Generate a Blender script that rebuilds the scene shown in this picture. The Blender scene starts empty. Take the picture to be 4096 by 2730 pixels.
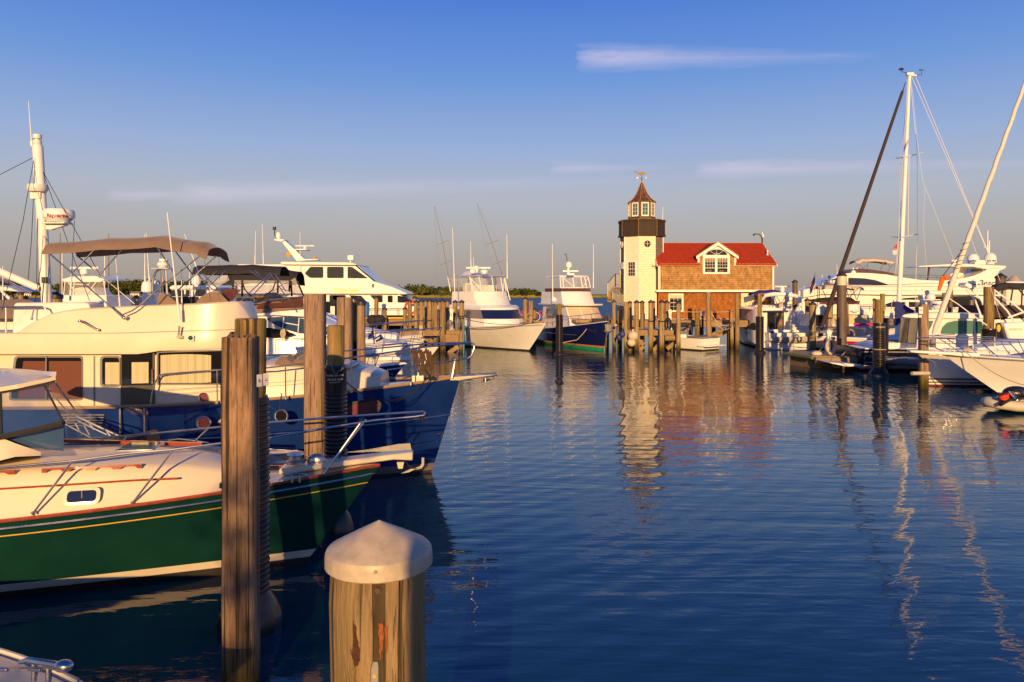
import bpy, bmesh, math, random
from mathutils import Vector, Matrix, noise
R = math.radians
random.seed(7)
sc = bpy.context.scene
COL = sc.collection
# ---------------------------------------------------------------- camera
EYE = 3.8; FOC = 2958.0; HOR = 1178.0          # eye height, focal length and horizon row on the 4096 px frame
cam = bpy.data.cameras.new('camera'); camo = bpy.data.objects.new('camera', cam); COL.objects.link(camo)
camo.location = (0, 0, EYE); camo.rotation_euler = (R(90), 0, 0)
cam.sensor_width = 36; cam.lens = FOC/4096*36; cam.shift_y = -(1365-HOR)/4096
cam.clip_start = .05; cam.clip_end = 6000
sc.camera = camo
sc.view_settings.view_transform = 'Standard'; sc.view_settings.look = 'None'
sc.view_settings.exposure = 0.3; sc.view_settings.gamma = 1; sc.view_settings.use_curve_mapping = False
sc.cycles.max_bounces = 8; sc.cycles.glossy_bounces = 4; sc.cycles.transmission_bounces = 6; sc.cycles.transparent_max_bounces = 8
sc.cycles.use_denoising = True; sc.cycles.sample_clamp_indirect = 6
# ---------------------------------------------------------------- sun
ELEV = 12.0; AZ = 1.5                          # light travels away from the camera, almost straight ahead
sd = Vector((math.sin(R(AZ))*math.cos(R(ELEV)), math.cos(R(AZ))*math.cos(R(ELEV)), -math.sin(R(ELEV))))
sl = bpy.data.lights.new('sun', 'SUN'); sl.energy = 5.0; sl.angle = R(.5); sl.color = (1, .60, .235)
so = bpy.data.objects.new('sun', sl); COL.objects.link(so); so.rotation_euler = sd.to_track_quat('-Z', 'Y').to_euler()
# ---------------------------------------------------------------- world
def s2l(c):
    return tuple((x/255/12.92 if x/255 <= .04045 else ((x/255+.055)/1.055)**2.4) for x in c)
W = bpy.data.worlds.new('World'); sc.world = W; W.use_nodes = True
nt = W.node_tree; nd = nt.nodes; lk = nt.links
for n in list(nd): nd.remove(n)
def N(t, **k):
    n = nd.new(t)
    for a, b in k.items(): setattr(n, a, b)
    return n
def mth(op, a, b=None, c=None, clamp=False):
    n = N('ShaderNodeMath', operation=op); n.use_clamp = clamp
    for i, v in enumerate((a, b, c)):
        if v is None: continue
        if isinstance(v, (int, float)): n.inputs[i].default_value = v
        else: lk.new(v, n.inputs[i])
    return n.outputs[0]
out = N('ShaderNodeOutputWorld'); bg = N('ShaderNodeBackground'); lk.new(bg.outputs[0], out.inputs[0])
sky = N('ShaderNodeTexSky', sky_type='NISHITA'); sky.sun_disc = False
sky.sun_elevation = R(ELEV); sky.sun_rotation = R(180+AZ); sky.air_density = 1.3; sky.dust_density = 1.0; sky.ozone_density = 2.5
tc = N('ShaderNodeTexCoord'); sx = N('ShaderNodeSeparateXYZ'); lk.new(tc.outputs['Generated'], sx.inputs[0])
ramp = N('ShaderNodeValToRGB'); lk.new(sx.outputs[2], ramp.inputs[0])
stops = [(0, (150, 140, 134)), (.035, (160, 151, 146)), (.08, (168, 163, 163)), (.13, (168, 173, 186)), (.19, (146, 166, 204)), (.28, (102, 143, 207)), (.38, (68, 114, 203)), (.6, (24, 78, 158)), (1, (15, 60, 124))]
er = ramp.color_ramp
while len(er.elements) < len(stops): er.elements.new(.5)
for e, (p, c) in zip(er.elements, stops): e.position = p; e.color = s2l(c)+(1,)
mixs = N('ShaderNodeMix', data_type='RGBA'); mixs.inputs[0].default_value = .93
nsk = N('ShaderNodeVectorMath', operation='SCALE'); nsk.inputs['Scale'].default_value = .1; lk.new(sky.outputs[0], nsk.inputs[0])
lk.new(nsk.outputs[0], mixs.inputs[6]); lk.new(ramp.outputs[0], mixs.inputs[7])
# clouds, laid out by compass direction and height
yy = mth('MAXIMUM', sx.outputs[1], .02)
u = mth('DIVIDE', sx.outputs[0], yy); v = mth('DIVIDE', sx.outputs[2], yy)
front = mth('GREATER_THAN', sx.outputs[1], .05)
cmb = N('ShaderNodeCombineXYZ'); lk.new(mth('MULTIPLY', u, 9), cmb.inputs[0]); lk.new(mth('MULTIPLY', v, 70), cmb.inputs[1])
nz = N('ShaderNodeTexNoise'); nz.inputs['Scale'].default_value = 1; nz.inputs['Detail'].default_value = 6; nz.inputs['Roughness'].default_value = .6
lk.new(cmb.outputs[0], nz.inputs[0])
nzo = mth('SUBTRACT', nz.outputs[0], .5)
def band(u0, u1, v0, half, slope=0.0, uf=.05):
    a = mth('DIVIDE', mth('SUBTRACT', mth('ADD', u, mth('MULTIPLY', nzo, .05)), u0), .05, clamp=True); b = mth('DIVIDE', mth('SUBTRACT', u1, u), u1-u0, clamp=True)
    vc = mth('ADD', v0, mth('MULTIPLY', mth('SUBTRACT', u, u0), slope))
    d = mth('ABSOLUTE', mth('SUBTRACT', v, mth('ADD', vc, mth('MULTIPLY', nzo, half*.9))))
    thick = mth('MULTIPLY', mth('ADD', .35, mth('MULTIPLY', b, .65)), half)
    e = mth('SUBTRACT', 1.0, mth('DIVIDE', d, thick), clamp=True)
    e = mth('MULTIPLY', e, mth('POWER', a, .5, clamp=True)); e = mth('MULTIPLY', e, mth('ADD', mth('MULTIPLY', mth('POWER', b, .5), .4), mth('MULTIPLY', mth('POWER', b, 3.0), .6)))
    return mth('MULTIPLY', e, mth('ADD', .9, mth('MULTIPLY', nzo, .9)), clamp=True)
c1 = mth('MULTIPLY', band(.088, .50, .3195, .022, .004), 1.15, clamp=True)
c2 = mth('MULTIPLY', band(-.46, .25, .135, .020, .03), .8); c3 = mth('MULTIPLY', band(.25, .8, .168, .016, .02), .85)
c4 = mth('MULTIPLY', band(.05, .22, .171, .012, .0), .9); c5 = mth('MULTIPLY', band(-.55, -.30, .135, .012, .0), .9)
cl = mth('MULTIPLY', mth('MAXIMUM', mth('MAXIMUM', c1, c2), mth('MAXIMUM', c3, mth('MAXIMUM', c4, c5))), front)
mixc = N('ShaderNodeMix', data_type='RGBA'); lk.new(mth('MULTIPLY', cl, .8), mixc.inputs[0]); lk.new(mixs.outputs[2], mixc.inputs[6])
mixc.inputs[7].default_value = s2l((205, 196, 220))+(1,)
lk.new(mixc.outputs[2], bg.inputs[0]); bg.inputs[1].default_value = .92
# ================================================================ materials
def newmat(name):
    m = bpy.data.materials.new(name); m.use_nodes = True
    return m, m.node_tree, m.node_tree.nodes['Principled BSDF']
class NB:
    def __init__(s, t): s.t = t; s._c = None
    def n(s, ty, ins=None, **k):
        x = s.t.nodes.new(ty)
        for a, b in k.items(): setattr(x, a, b)
        for a, b in (ins or {}).items():
            if isinstance(b, bpy.types.NodeSocket): s.t.links.new(b, x.inputs[a])
            else: x.inputs[a].default_value = b
        return x
    def co(s, sc=(1, 1, 1), kind='Object'):
        if s._c is None: s._c = s.n('ShaderNodeTexCoord')
        return s.n('ShaderNodeMapping', {'Vector': s._c.outputs[kind], 'Scale': sc}).outputs[0]
    def noise(s, vec, scale=1, detail=4, rough=.55, dist=0):
        return s.n('ShaderNodeTexNoise', {'Vector': vec, 'Scale': scale, 'Detail': detail, 'Roughness': rough, 'Distortion': dist}).outputs[0]
    def ramp(s, f, pts):
        r = s.n('ShaderNodeValToRGB', {0: f}); e = r.color_ramp
        while len(e.elements) < len(pts): e.elements.new(.5)
        for el, (p, c) in zip(e.elements, pts):
            el.position = p; el.color = (c, c, c, 1) if isinstance(c, (int, float)) else tuple(c)+(1,)
        return r.outputs[0]
    def mix(s, f, a, b, bt='MIX'):
        x = s.n('ShaderNodeMix', data_type='RGBA', blend_type=bt)
        for i, v in ((0, f), (6, a), (7, b)):
            if isinstance(v, bpy.types.NodeSocket): s.t.links.new(v, x.inputs[i])
            elif i == 0: x.inputs[0].default_value = v
            else: x.inputs[i].default_value = (v, v, v, 1) if isinstance(v, (int, float)) else tuple(v)[:3]+(1,)
        return x.outputs[2]
    def m(s, op, a, b=0.0, clamp=False):
        x = s.n('ShaderNodeMath', {0: a, 1: b}, operation=op); x.use_clamp = clamp
        return x.outputs[0]
    def bump(s, h, strength=.3, dist=.02, normal=None):
        ins = {'Height': h, 'Strength': strength, 'Distance': dist}
        if normal is not None: ins['Normal'] = normal
        return s.n('ShaderNodeBump', ins).outputs[0]
    def z(s):
        if s._c is None: s._c = s.n('ShaderNodeTexCoord')
        return s.n('ShaderNodeSeparateXYZ', {0: s._c.outputs['Object']}).outputs[2]
def pm(name, col, rough=.5, metal=0, var=.12, vs=2.5, coat=0, bump=0, bs=40, spec=.5, stretch=(1, 1, 1), rv=.1, sheen=0):
    m, t, b = newmat(name); q = NB(t)
    n = q.noise(q.co(stretch), vs, 5, .6)
    f = q.ramp(n, [(.25, 1-var), (.75, 1+var*.5)])
    t.links.new(q.mix(1.0, col, f, 'MULTIPLY'), b.inputs['Base Color'])
    t.links.new(q.ramp(n, [(.3, max(0, rough-rv*rough)), (.8, min(1, rough+rv))]), b.inputs['Roughness'])
    b.inputs['Metallic'].default_value = metal; b.inputs['Coat Weight'].default_value = coat; b.inputs['Coat Roughness'].default_value = .06
    b.inputs['Specular IOR Level'].default_value = spec
    if sheen: b.inputs['Sheen Weight'].default_value = sheen
    if bump: t.links.new(q.bump(q.noise(q.co(stretch), bs, 3), bump, .01), b.inputs['Normal'])
    return m
M = {}
M['gel'] = pm('white_gelcoat', (.80, .79, .76), .22, var=.07, vs=1.3, coat=.35, bump=.05, bs=1.6)
M['gelm'] = pm('worn_white_gelcoat', (.74, .73, .70), .38, var=.12, vs=3, coat=.1)
M['cream'] = pm('cream_gelcoat', (.74, .64, .47), .28, var=.08, vs=1.5, coat=.25)
M['nonskid'] = pm('nonskid_deck', (.62, .60, .56), .7, var=.1, vs=6, bump=.3, bs=300)
M['navy'] = pm('navy_paint', (.008, .030, .165), .14, var=.3, vs=1.2, coat=.4, bump=.06, bs=1.5)
M['navy_deep'] = pm('deep_navy_paint', (.007, .012, .085), .14, var=.3, vs=1.2, coat=.4)
M['black_navy'] = pm('dark_navy_paint', (.007, .010, .034), .14, var=.3, vs=1.2, coat=.4, bump=.04, bs=1.5)
M['green'] = pm('dark_green_paint', (.006, .042, .030), .14, var=.3, vs=1.2, coat=.35, bump=.04, bs=1.5)
M['red'] = pm('red_paint', (.50, .014, .018), .25, var=.1, coat=.4)
M['bottom_black'] = pm('dark_bottom_paint', (.025, .02, .016), .7, var=.4, vs=6)
M['bottom_red'] = pm('red_bottom_paint', (.13, .015, .015), .6, var=.3, vs=5)
M['bottom_green'] = pm('green_bottom_paint', (.02, .34, .19), .6, var=.3, vs=5)
M['orange'] = pm('orange_stripe', (.62, .18, .03), .5)
M['gold'] = pm('gold_leaf', (.85, .52, .08), .3, metal=.35)
M['boot'] = pm('pale_boot_stripe', (.62, .55, .42), .4, var=.15)
M['greystripe'] = pm('grey_stripe', (.17, .14, .12), .4)
M['chrome'] = pm('polished_steel', (.56, .54, .51), .28, metal=1, var=.15)
M['teak'] = pm('varnished_teak', (.34, .060, .018), .22, var=.45, vs=9, coat=.7, stretch=(1, 6, 6))
M['teakgrey'] = pm('weathered_teak', (.36, .24, .13), .6, var=.35, vs=9, stretch=(1, 8, 8))
M['canvas'] = pm('taupe_canvas', (.205, .140, .105), .9, var=.22, vs=3, bump=.25, bs=9, sheen=.2)
M['canvas_dark'] = pm('dark_brown_canvas', (.045, .028, .026), .9, var=.25, vs=3, bump=.25, bs=9)
M['canvas_blk'] = pm('black_canvas', (.020, .018, .022), .85, var=.25, vs=3, bump=.25, bs=9)
M['canvas_navy'] = pm('navy_canvas', (.018, .026, .16), .9, var=.25, vs=3, bump=.3, bs=8)
M['canvas_cream'] = pm('cream_canvas', (.58, .48, .36), .9, var=.12, vs=3, bump=.2, bs=8)
M['sailcloth'] = pm('furled_sailcloth', (.72, .64, .56), .8, var=.18, vs=5, bump=.4, bs=6, stretch=(3, 3, .7))
M['spar'] = pm('white_spar', (.80, .78, .75), .35, var=.06)
M['black'] = pm('black_plastic', (.012, .011, .012), .35, var=.2)
M['capblk'] = pm('black_cap', (.030, .024, .026), .5, var=.25)
M['rubber'] = pm('ribbed_black_pipe', (.020, .015, .012), .28, var=.35, vs=6)
M['whiteplastic'] = pm('white_plastic', (.74, .71, .66), .4, var=.06)
M['capwhite'] = pm('ivory_pile_cap', (.50, .42, .31), .45, var=.28, vs=14, bump=.10, bs=60)
M['rope'] = pm('pale_rope', (.52, .44, .32), .9, var=.3, vs=30, bump=.5, bs=120)
M['ropeblk'] = pm('dark_rope', (.03, .024, .02), .9, var=.3, vs=30, bump=.5, bs=120)
M['ropebrown'] = pm('brown_rope', (.085, .045, .022), .95, var=.4, vs=20, bump=.8, bs=60)
M['white'] = pm('white_trim_paint', (.80, .77, .71), .5, var=.08, vs=4)
M['steelpile'] = pm('rusty_brown_steel_pile', (.115, .078, .060), .6, var=.45, vs=5, bump=.3, bs=14, stretch=(1, 1, .25))
M['roofbrown'] = pm('patchy_copper_brown_roof', (.115, .052, .030), .6, var=.5, vs=5, bump=.3, bs=20)
M['darkbrown'] = pm('dark_brown_paint', (.060, .036, .026), .6, var=.25, vs=4)
M['bronze'] = pm('gilt_bronze', (.13, .080, .022), .45, metal=.3, var=.3, vs=8)
M['pink'] = pm('pink_towel', (.80, .03, .22), .9)
M['blue'] = pm('blue_plastic', (.02, .14, .48), .5)
M['teal'] = pm('teal_plastic', (.02, .22, .30), .6)
M['bluefender'] = pm('navy_fender', (.03, .045, .17), .5)
M['orangefab'] = pm('orange_fabric', (.85, .15, .008), .8, var=.15)
M['redfab'] = pm('red_fabric', (.80, .05, .02), .8, var=.2, bump=.4, bs=12)
M['grey'] = pm('grey_hypalon', (.50, .46, .38), .6, var=.12)
M['greyd'] = pm('slate_grey', (.20, .19, .19), .6)
M['galv'] = pm('galvanised_steel', (.30, .285, .26), .5, metal=.6, var=.2, vs=8)
M['leather'] = pm('brown_upholstery', (.075, .042, .030), .5, var=.2)
M['letter_red'] = pm('dark_red_lettering', (.30, .006, .02), .5)
M['letter_blue'] = pm('blue_lettering', (.03, .07, .30), .5)
M['letter_blk'] = pm('dark_lettering', (.03, .03, .04), .5)
M['letter_white'] = pm('white_lettering', (.6, .56, .5), .5)
M['skin_ball'] = pm('buoy_white', (.60, .50, .38), .6, var=.15)
M['sailflag'] = pm('white_flag_cloth', (.62, .60, .60), .9)
M['flagred'] = pm('red_flag_cloth', (.50, .02, .03), .9)
M['flagblue'] = pm('blue_flag_cloth', (.02, .03, .20), .9)
M['gate'] = pm('olive_door_panel', (.085, .075, .050), .35)
M['reddeck'] = pm('yellow_painted_edge', (.66, .45, .03), .6)
def glassmat(name, col, rough=.04, coat=1.0, spec=.8):
    m = pm(name, col, rough, var=.25, vs=.8, coat=coat, spec=spec); m.node_tree.nodes['Principled BSDF'].inputs['Coat Roughness'].default_value = .02
    return m
M['glass'] = glassmat('dark_tinted_glass', (.012, .012, .014))
M['glassblue'] = glassmat('blue_tinted_glass', (.035, .075, .17))
M['glassgreen'] = glassmat('green_shaded_glass', (.035, .11, .09))
M['glassnavy'] = glassmat('navy_wrap_window', (.010, .014, .065), .15)
M['plum'] = glassmat('plum_port_glass', (.20, .060, .070))
def vinyl(name, tint, a):
    m, t, b = newmat(name); q = NB(t)
    b.inputs['Base Color'].default_value = tint+(1,); b.inputs['Roughness'].default_value = .08; b.inputs['Coat Weight'].default_value = .6
    n = q.noise(q.co((1, 1, 1)), 3, 4); t.links.new(q.ramp(n, [(.3, a*.7), (.8, min(1, a*1.4))]), b.inputs['Alpha'])
    t.links.new(q.bump(q.noise(q.co(), 5, 2), .3, .02), b.inputs['Normal'])
    return m
M['vinyl'] = vinyl('clear_vinyl', (.62, .62, .62), .28)
M['bluevinyl'] = vinyl('tinted_clear_screen', (.04, .09, .26), .52)
M['smoke'] = vinyl('smoked_acrylic', (.10, .035, .030), .72)
# blinds and curtains behind glossy panes
def slats(name, c1, c2, per, axis=2, gl=1.0):
    m, t, b = newmat(name); q = NB(t)
    s = [0, 0, 0]; s[axis] = 1
    w = q.n('ShaderNodeTexWave', {'Vector': q.co(), 'Scale': .314/per, 'Distortion': .4, 'Detail': 1.5}, wave_type='BANDS', bands_direction='XYZ'[axis]).outputs[0]
    t.links.new(q.mix(w, c1, c2), b.inputs['Base Color']); b.inputs['Roughness'].default_value = .5; b.inputs['Coat Weight'].default_value = gl; b.inputs['Coat Roughness'].default_value = .02
    return m
M['blinds'] = slats('wooden_blinds_behind_glass', (.05, .010, .004), (.20, .048, .014), .018, 2, .35)
M['curtain'] = slats('pale_curtain_behind_glass', (.47, .43, .24), (.54, .49, .29), .16, 0)
M['curtain_g'] = slats('green_blind_behind_glass', (.04, .14, .105), (.065, .19, .145), .03)
M['interior'] = slats('warm_interior_behind_glass', (.03, .02, .014), (.26, .12, .035), .7)
# wood pilings: object z is height above the water
def wood(name, base, dark, grn, wet=.75, gamt=.35, crk=0.0):
    m, t, b = newmat(name); q = NB(t)
    oi = q.n('ShaderNodeObjectInfo'); ofs = q.n('ShaderNodeVectorMath', {0: q.co(), 1: q.n('ShaderNodeCombineXYZ', {0: q.m('MULTIPLY', oi.outputs['Random'], 37.0), 1: q.m('MULTIPLY', oi.outputs['Random'], 11.0)}).outputs[0]}, operation='ADD').outputs[0]
    def st(v): return q.n('ShaderNodeVectorMath', {0: ofs, 1: v}, operation='MULTIPLY').outputs[0]
    big = q.noise(st((5, 5, .7)), 1, 4, .6, .4); grain = q.noise(st((48, 48, 3.2)), 1, 6, .7); knots = q.noise(st((9, 9, 4)), 1, 3, .5, 1)
    c = q.mix(q.ramp(big, [(.3, 0), (.7, 1)]), dark, base)
    c = q.mix(1.0, c, q.ramp(grain, [(.3, .66), (.64, 1.1)]), 'MULTIPLY')
    c = q.mix(q.m('MULTIPLY', q.ramp(knots, [(.62, 0), (.74, 1)]), .5), c, dark)
    crack = q.ramp(q.noise(st((26, 26, .35)), 1, 3, .5, .3), [(.36+crk, .22-crk*2), (.42+crk*1.3, 1)])
    chk = q.ramp(q.noise(st((34, 34, 3.2)), 1, 4, .6, .8), [(.33, .72), (.44, 1)]); crack = q.mix(1.0, crack, chk, 'MULTIPLY')
    c = q.mix(1.0, c, crack, 'MULTIPLY')
    g = q.noise(st((4, 4, .5)), 1, 4, .6)
    c = q.mix(q.m('MULTIPLY', q.ramp(g, [(.48, 0), (.66, 1)]), gamt), c, grn)
    hz = q.m('ADD', q.z(), q.m('MULTIPLY', q.m('SUBTRACT', q.noise(st((14, 14, 1.6)), 1, 4, .7), .5), .9))
    c = q.mix(q.ramp(hz, [(max(0, wet-.45), 1), (wet, 0)]), c, (.105, .082, .014))
    c = q.mix(q.ramp(hz, [(-.0, 1), (.32, 0)]), c, (.030, .020, .008))
    t.links.new(c, b.inputs['Base Color']); b.inputs['Roughness'].default_value = .85; b.inputs['Specular IOR Level'].default_value = .25
    t.links.new(q.bump(q.mix(.6, grain, crack), 1.0, .035), b.inputs['Normal'])
    return m
M['wood'] = wood('weathered_pile_wood', (.50, .37, .19), (.27, .19, .10), (.17, .155, .045))
M['woodgrey'] = wood('grey_brown_pile_wood', (.47, .29, .165), (.20, .12, .07), (.13, .115, .045), wet=.62, gamt=.2, crk=.02)
M['woodgreen'] = wood('mossy_pile_wood', (.40, .26, .10), (.17, .11, .045), (.21, .21, .035), gamt=.9)
M['woodtan'] = wood('tan_pile_wood', (.46, .315, .165), (.20, .125, .062), (.19, .17, .05), gamt=.4)
M['woodwarm'] = wood('warm_pile_wood', (.41, .28, .19), (.25, .165, .115), (.19, .16, .06), gamt=.15)
M['timber'] = pm('dock_timber', (.30, .20, .095), .85, var=.5, vs=4, bump=.4, bs=25, stretch=(1, 1, 4))
M['timberdk'] = pm('old_dark_dock_timber', (.17, .115, .055), .85, var=.5, vs=4, bump=.4, bs=25)
M['planks'] = pm('dock_planking', (.34, .26, .17), .85, var=.3, vs=4, bump=.3, bs=25, stretch=(8, 1, 1))
# shingles (uv in metres)
def shingle(name, c1, c2, mort, bw, rh, vary, c3=None, rough=.8, bmp=.5):
    m, t, b = newmat(name); q = NB(t)
    uv = q.n('ShaderNodeUVMap').outputs[0]
    br = q.n('ShaderNodeTexBrick', {'Vector': uv, 'Color1': c1+(1,), 'Color2': c2+(1,), 'Mortar': mort+(1,), 'Scale': 1, 'Mortar Size': .006, 'Mortar Smooth': .2, 'Bias': -.1, 'Brick Width': bw, 'Row Height': rh}, offset=.45)
    n = q.noise(q.n('ShaderNodeVectorMath', {0: uv, 1: (3, 1.6, 1)}, operation='MULTIPLY').outputs[0], 1.2, 6, .65)
    c = q.mix(1.0, br.outputs[0], q.ramp(n, [(.25, 1-vary), (.72, 1+vary*.6)]), 'MULTIPLY')
    if c3:
        n2 = q.noise(q.n('ShaderNodeVectorMath', {0: uv, 1: (9, 2.2, 1)}, operation='MULTIPLY').outputs[0], 1, 5, .7)
        c = q.mix(q.ramp(n2, [(.56, 0), (.72, .75)]), c, c3)
    t.links.new(c, b.inputs['Base Color']); b.inputs['Roughness'].default_value = rough; b.inputs['Specular IOR Level'].default_value = .2
    t.links.new(q.bump(q.mix(.6, br.outputs[1], n), bmp, .03), b.inputs['Normal'])
    return m
M['shing_up'] = shingle('tan_cedar_shingles', (.46, .27, .105), (.34, .185, .068), (.12, .065, .028), .15, .155, .5, (.17, .095, .045))
M['shing_lo'] = shingle('red_brown_cedar_shingles', (.40, .155, .038), (.27, .095, .022), (.07, .025, .008), .16, .155, .45, (.42, .20, .05))
M['shing_w'] = shingle('cream_painted_shingles', (.84, .75, .56), (.80, .71, .52), (.56, .47, .32), .24, .19, .10, None)
M['shing_g'] = shingle('bare_grey_shingles', (.25, .20, .17), (.20, .16, .14), (.09, .07, .06), .2, .19, .3)
M['roofred'] = shingle('red_asphalt_roof', (.42, .046, .014), (.35, .036, .012), (.25, .022, .008), .3, .14, .22, (.38, .045, .03), .9, .4)
M['slatbrown'] = shingle('brown_vertical_boarding', (.055, .037, .028), (.046, .030, .023), (.026, .016, .012), .095, 9.0, .2, None, .6)
# foliage
def leafmat(name, a, b2, c3):
    m, t, b = newmat(name); q = NB(t)
    n = q.noise(q.co(kind='Object'), .09, 3, .6); n2 = q.noise(q.co(kind='Object'), .9, 2)
    c = q.mix(q.ramp(n, [(.35, 0), (.65, 1)]), a, b2); c = q.mix(q.ramp(n2, [(.5, 0), (.75, .7)]), c, c3)
    t.links.new(c, b.inputs['Base Color']); b.inputs['Roughness'].default_value = .7
    b.inputs['Specular IOR Level'].default_value = .1
    return m
M['leaf'] = leafmat('wood_foliage', (.050, .068, .012), (.080, .092, .018), (.024, .034, .008))
M['leaf2'] = leafmat('pale_foliage', (.13, .14, .03), (.09, .105, .025), (.055, .065, .015))
M['leaf3'] = leafmat('dark_foliage', (.022, .032, .008), (.034, .044, .012), (.014, .020, .006))
M['bark'] = pm('bark', (.09, .06, .04), .9)
M['marsh'] = pm('marsh_grass', (.23, .19, .030), .95, var=.35, vs=.05)
M['marsh2'] = pm('green_marsh_grass', (.14, .16, .03), .95, var=.4, vs=.08)
M['sand'] = pm('shore_mud', (.16, .10, .06), .95, var=.3, vs=.1)
# water
def watermat():
    m, t, b = newmat('harbour_water'); q = NB(t)
    b.inputs['Base Color'].default_value = (.0022, .028, .056, 1); b.inputs['Roughness'].default_value = .035; b.inputs['IOR'].default_value = 1.56
    b.inputs['Specular IOR Level'].default_value = .5
    g = q.n('ShaderNodeNewGeometry').outputs['Position']
    def w(sx, sy, rot=0, d=3, r=.5, dist=0):
        mp = q.n('ShaderNodeMapping', {'Vector': g, 'Scale': (sx, sy, 1), 'Rotation': (0, 0, rot)}).outputs[0]
        return q.noise(mp, 1, d, r, dist)
    long = w(.22, .80, .12, 2, .45, .6); mid = w(.42, 3.3, -.06, 2, .45, .5); mid2 = w(1.7, 4.6, .35, 2, .5, .4); fine = w(4, 12, .08, 2, .5, .3)
    patch = q.ramp(w(.05, .09, .3, 2), [(.35, .35), (.65, 1)])
    mp = q.n('ShaderNodeMapping', {'Vector': g, 'Location': (14, -30, 0), 'Scale': (1, 1, 1)}).outputs[0]
    rings = q.n('ShaderNodeTexWave', {'Vector': mp, 'Scale': .62, 'Distortion': 3.2, 'Detail': 2.5, 'Detail Scale': .5}, wave_type='RINGS', rings_direction='SPHERICAL').outputs[0]
    h = q.m('ADD', q.m('MULTIPLY', long, .055), q.m('MULTIPLY', q.m('ADD', q.m('MULTIPLY', mid, .034), q.m('MULTIPLY', mid2, .021)), patch))
    h = q.m('ADD', h, q.m('MULTIPLY', q.m('MULTIPLY', fine, patch), .0065)); h = q.m('ADD', h, q.m('MULTIPLY', rings, .006))
    far = q.ramp(q.m('MULTIPLY', q.n('ShaderNodeSeparateXYZ', {0: g}).outputs[1], .005), [(.33, 0), (.55, 1)]); h = q.m('ADD', h, q.m('MULTIPLY', q.m('MULTIPLY', w(.5, 1.2, .1, 3), far), 1.1))
    t.links.new(q.bump(h, 1.0, .42), b.inputs['Normal'])
    t.links.new(q.ramp(q.m('MULTIPLY', q.n('ShaderNodeSeparateXYZ', {0: g}).outputs[1], .005), [(.33, .035), (.55, .42)]), b.inputs['Roughness']); t.links.new(q.mix(q.ramp(q.m('MULTIPLY', q.n('ShaderNodeSeparateXYZ', {0: g}).outputs[1], .005), [(.33, 0), (.6, 1)]), (.003, .035, .064), (.006, .055, .13)), b.inputs['Base Color'])  # base colour turns bluer far out, standing in for reflected higher sky
    return m
M['water'] = watermat()
# ================================================================ geometry helpers
def P(px, py, d):                                # the point seen at photo pixel (px, py) at distance d
    return Vector(((px-2048)/FOC*d, d, EYE-(py-HOR)/FOC*d))
class Cr:
    def __init__(s, x0, y0, k): s.a = (x0, y0, k)
    def __call__(s, x, y, d): return P(s.a[0]+x*s.a[2], s.a[1]+y*s.a[2], d)
FU = Cr(0, 0, 1.7408); C1 = Cr(0, 380, .574); C2 = Cr(0, 1180, .5102); C3 = Cr(2400, 650, .5102); C4 = Cr(2450, 1150, .3825)
C5 = Cr(3100, 950, .4464); CG = Cr(0, 1930, .5102); CP = Cr(800, 1900, .5294); CB = Cr(800, 1150, .5102); CL = Cr(650, 860, .34)
CS = Cr(1350, 780, .4464); CD = Cr(1420, 1150, .204); CE = Cr(2450, 1150, .1913); CM = Cr(3450, 230, .5742); CW = Cr(0, 1450, .2551); CF = Cr(1300, 1500, .34)
def lerp(a, b, t): return a+(b-a)*t
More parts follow.
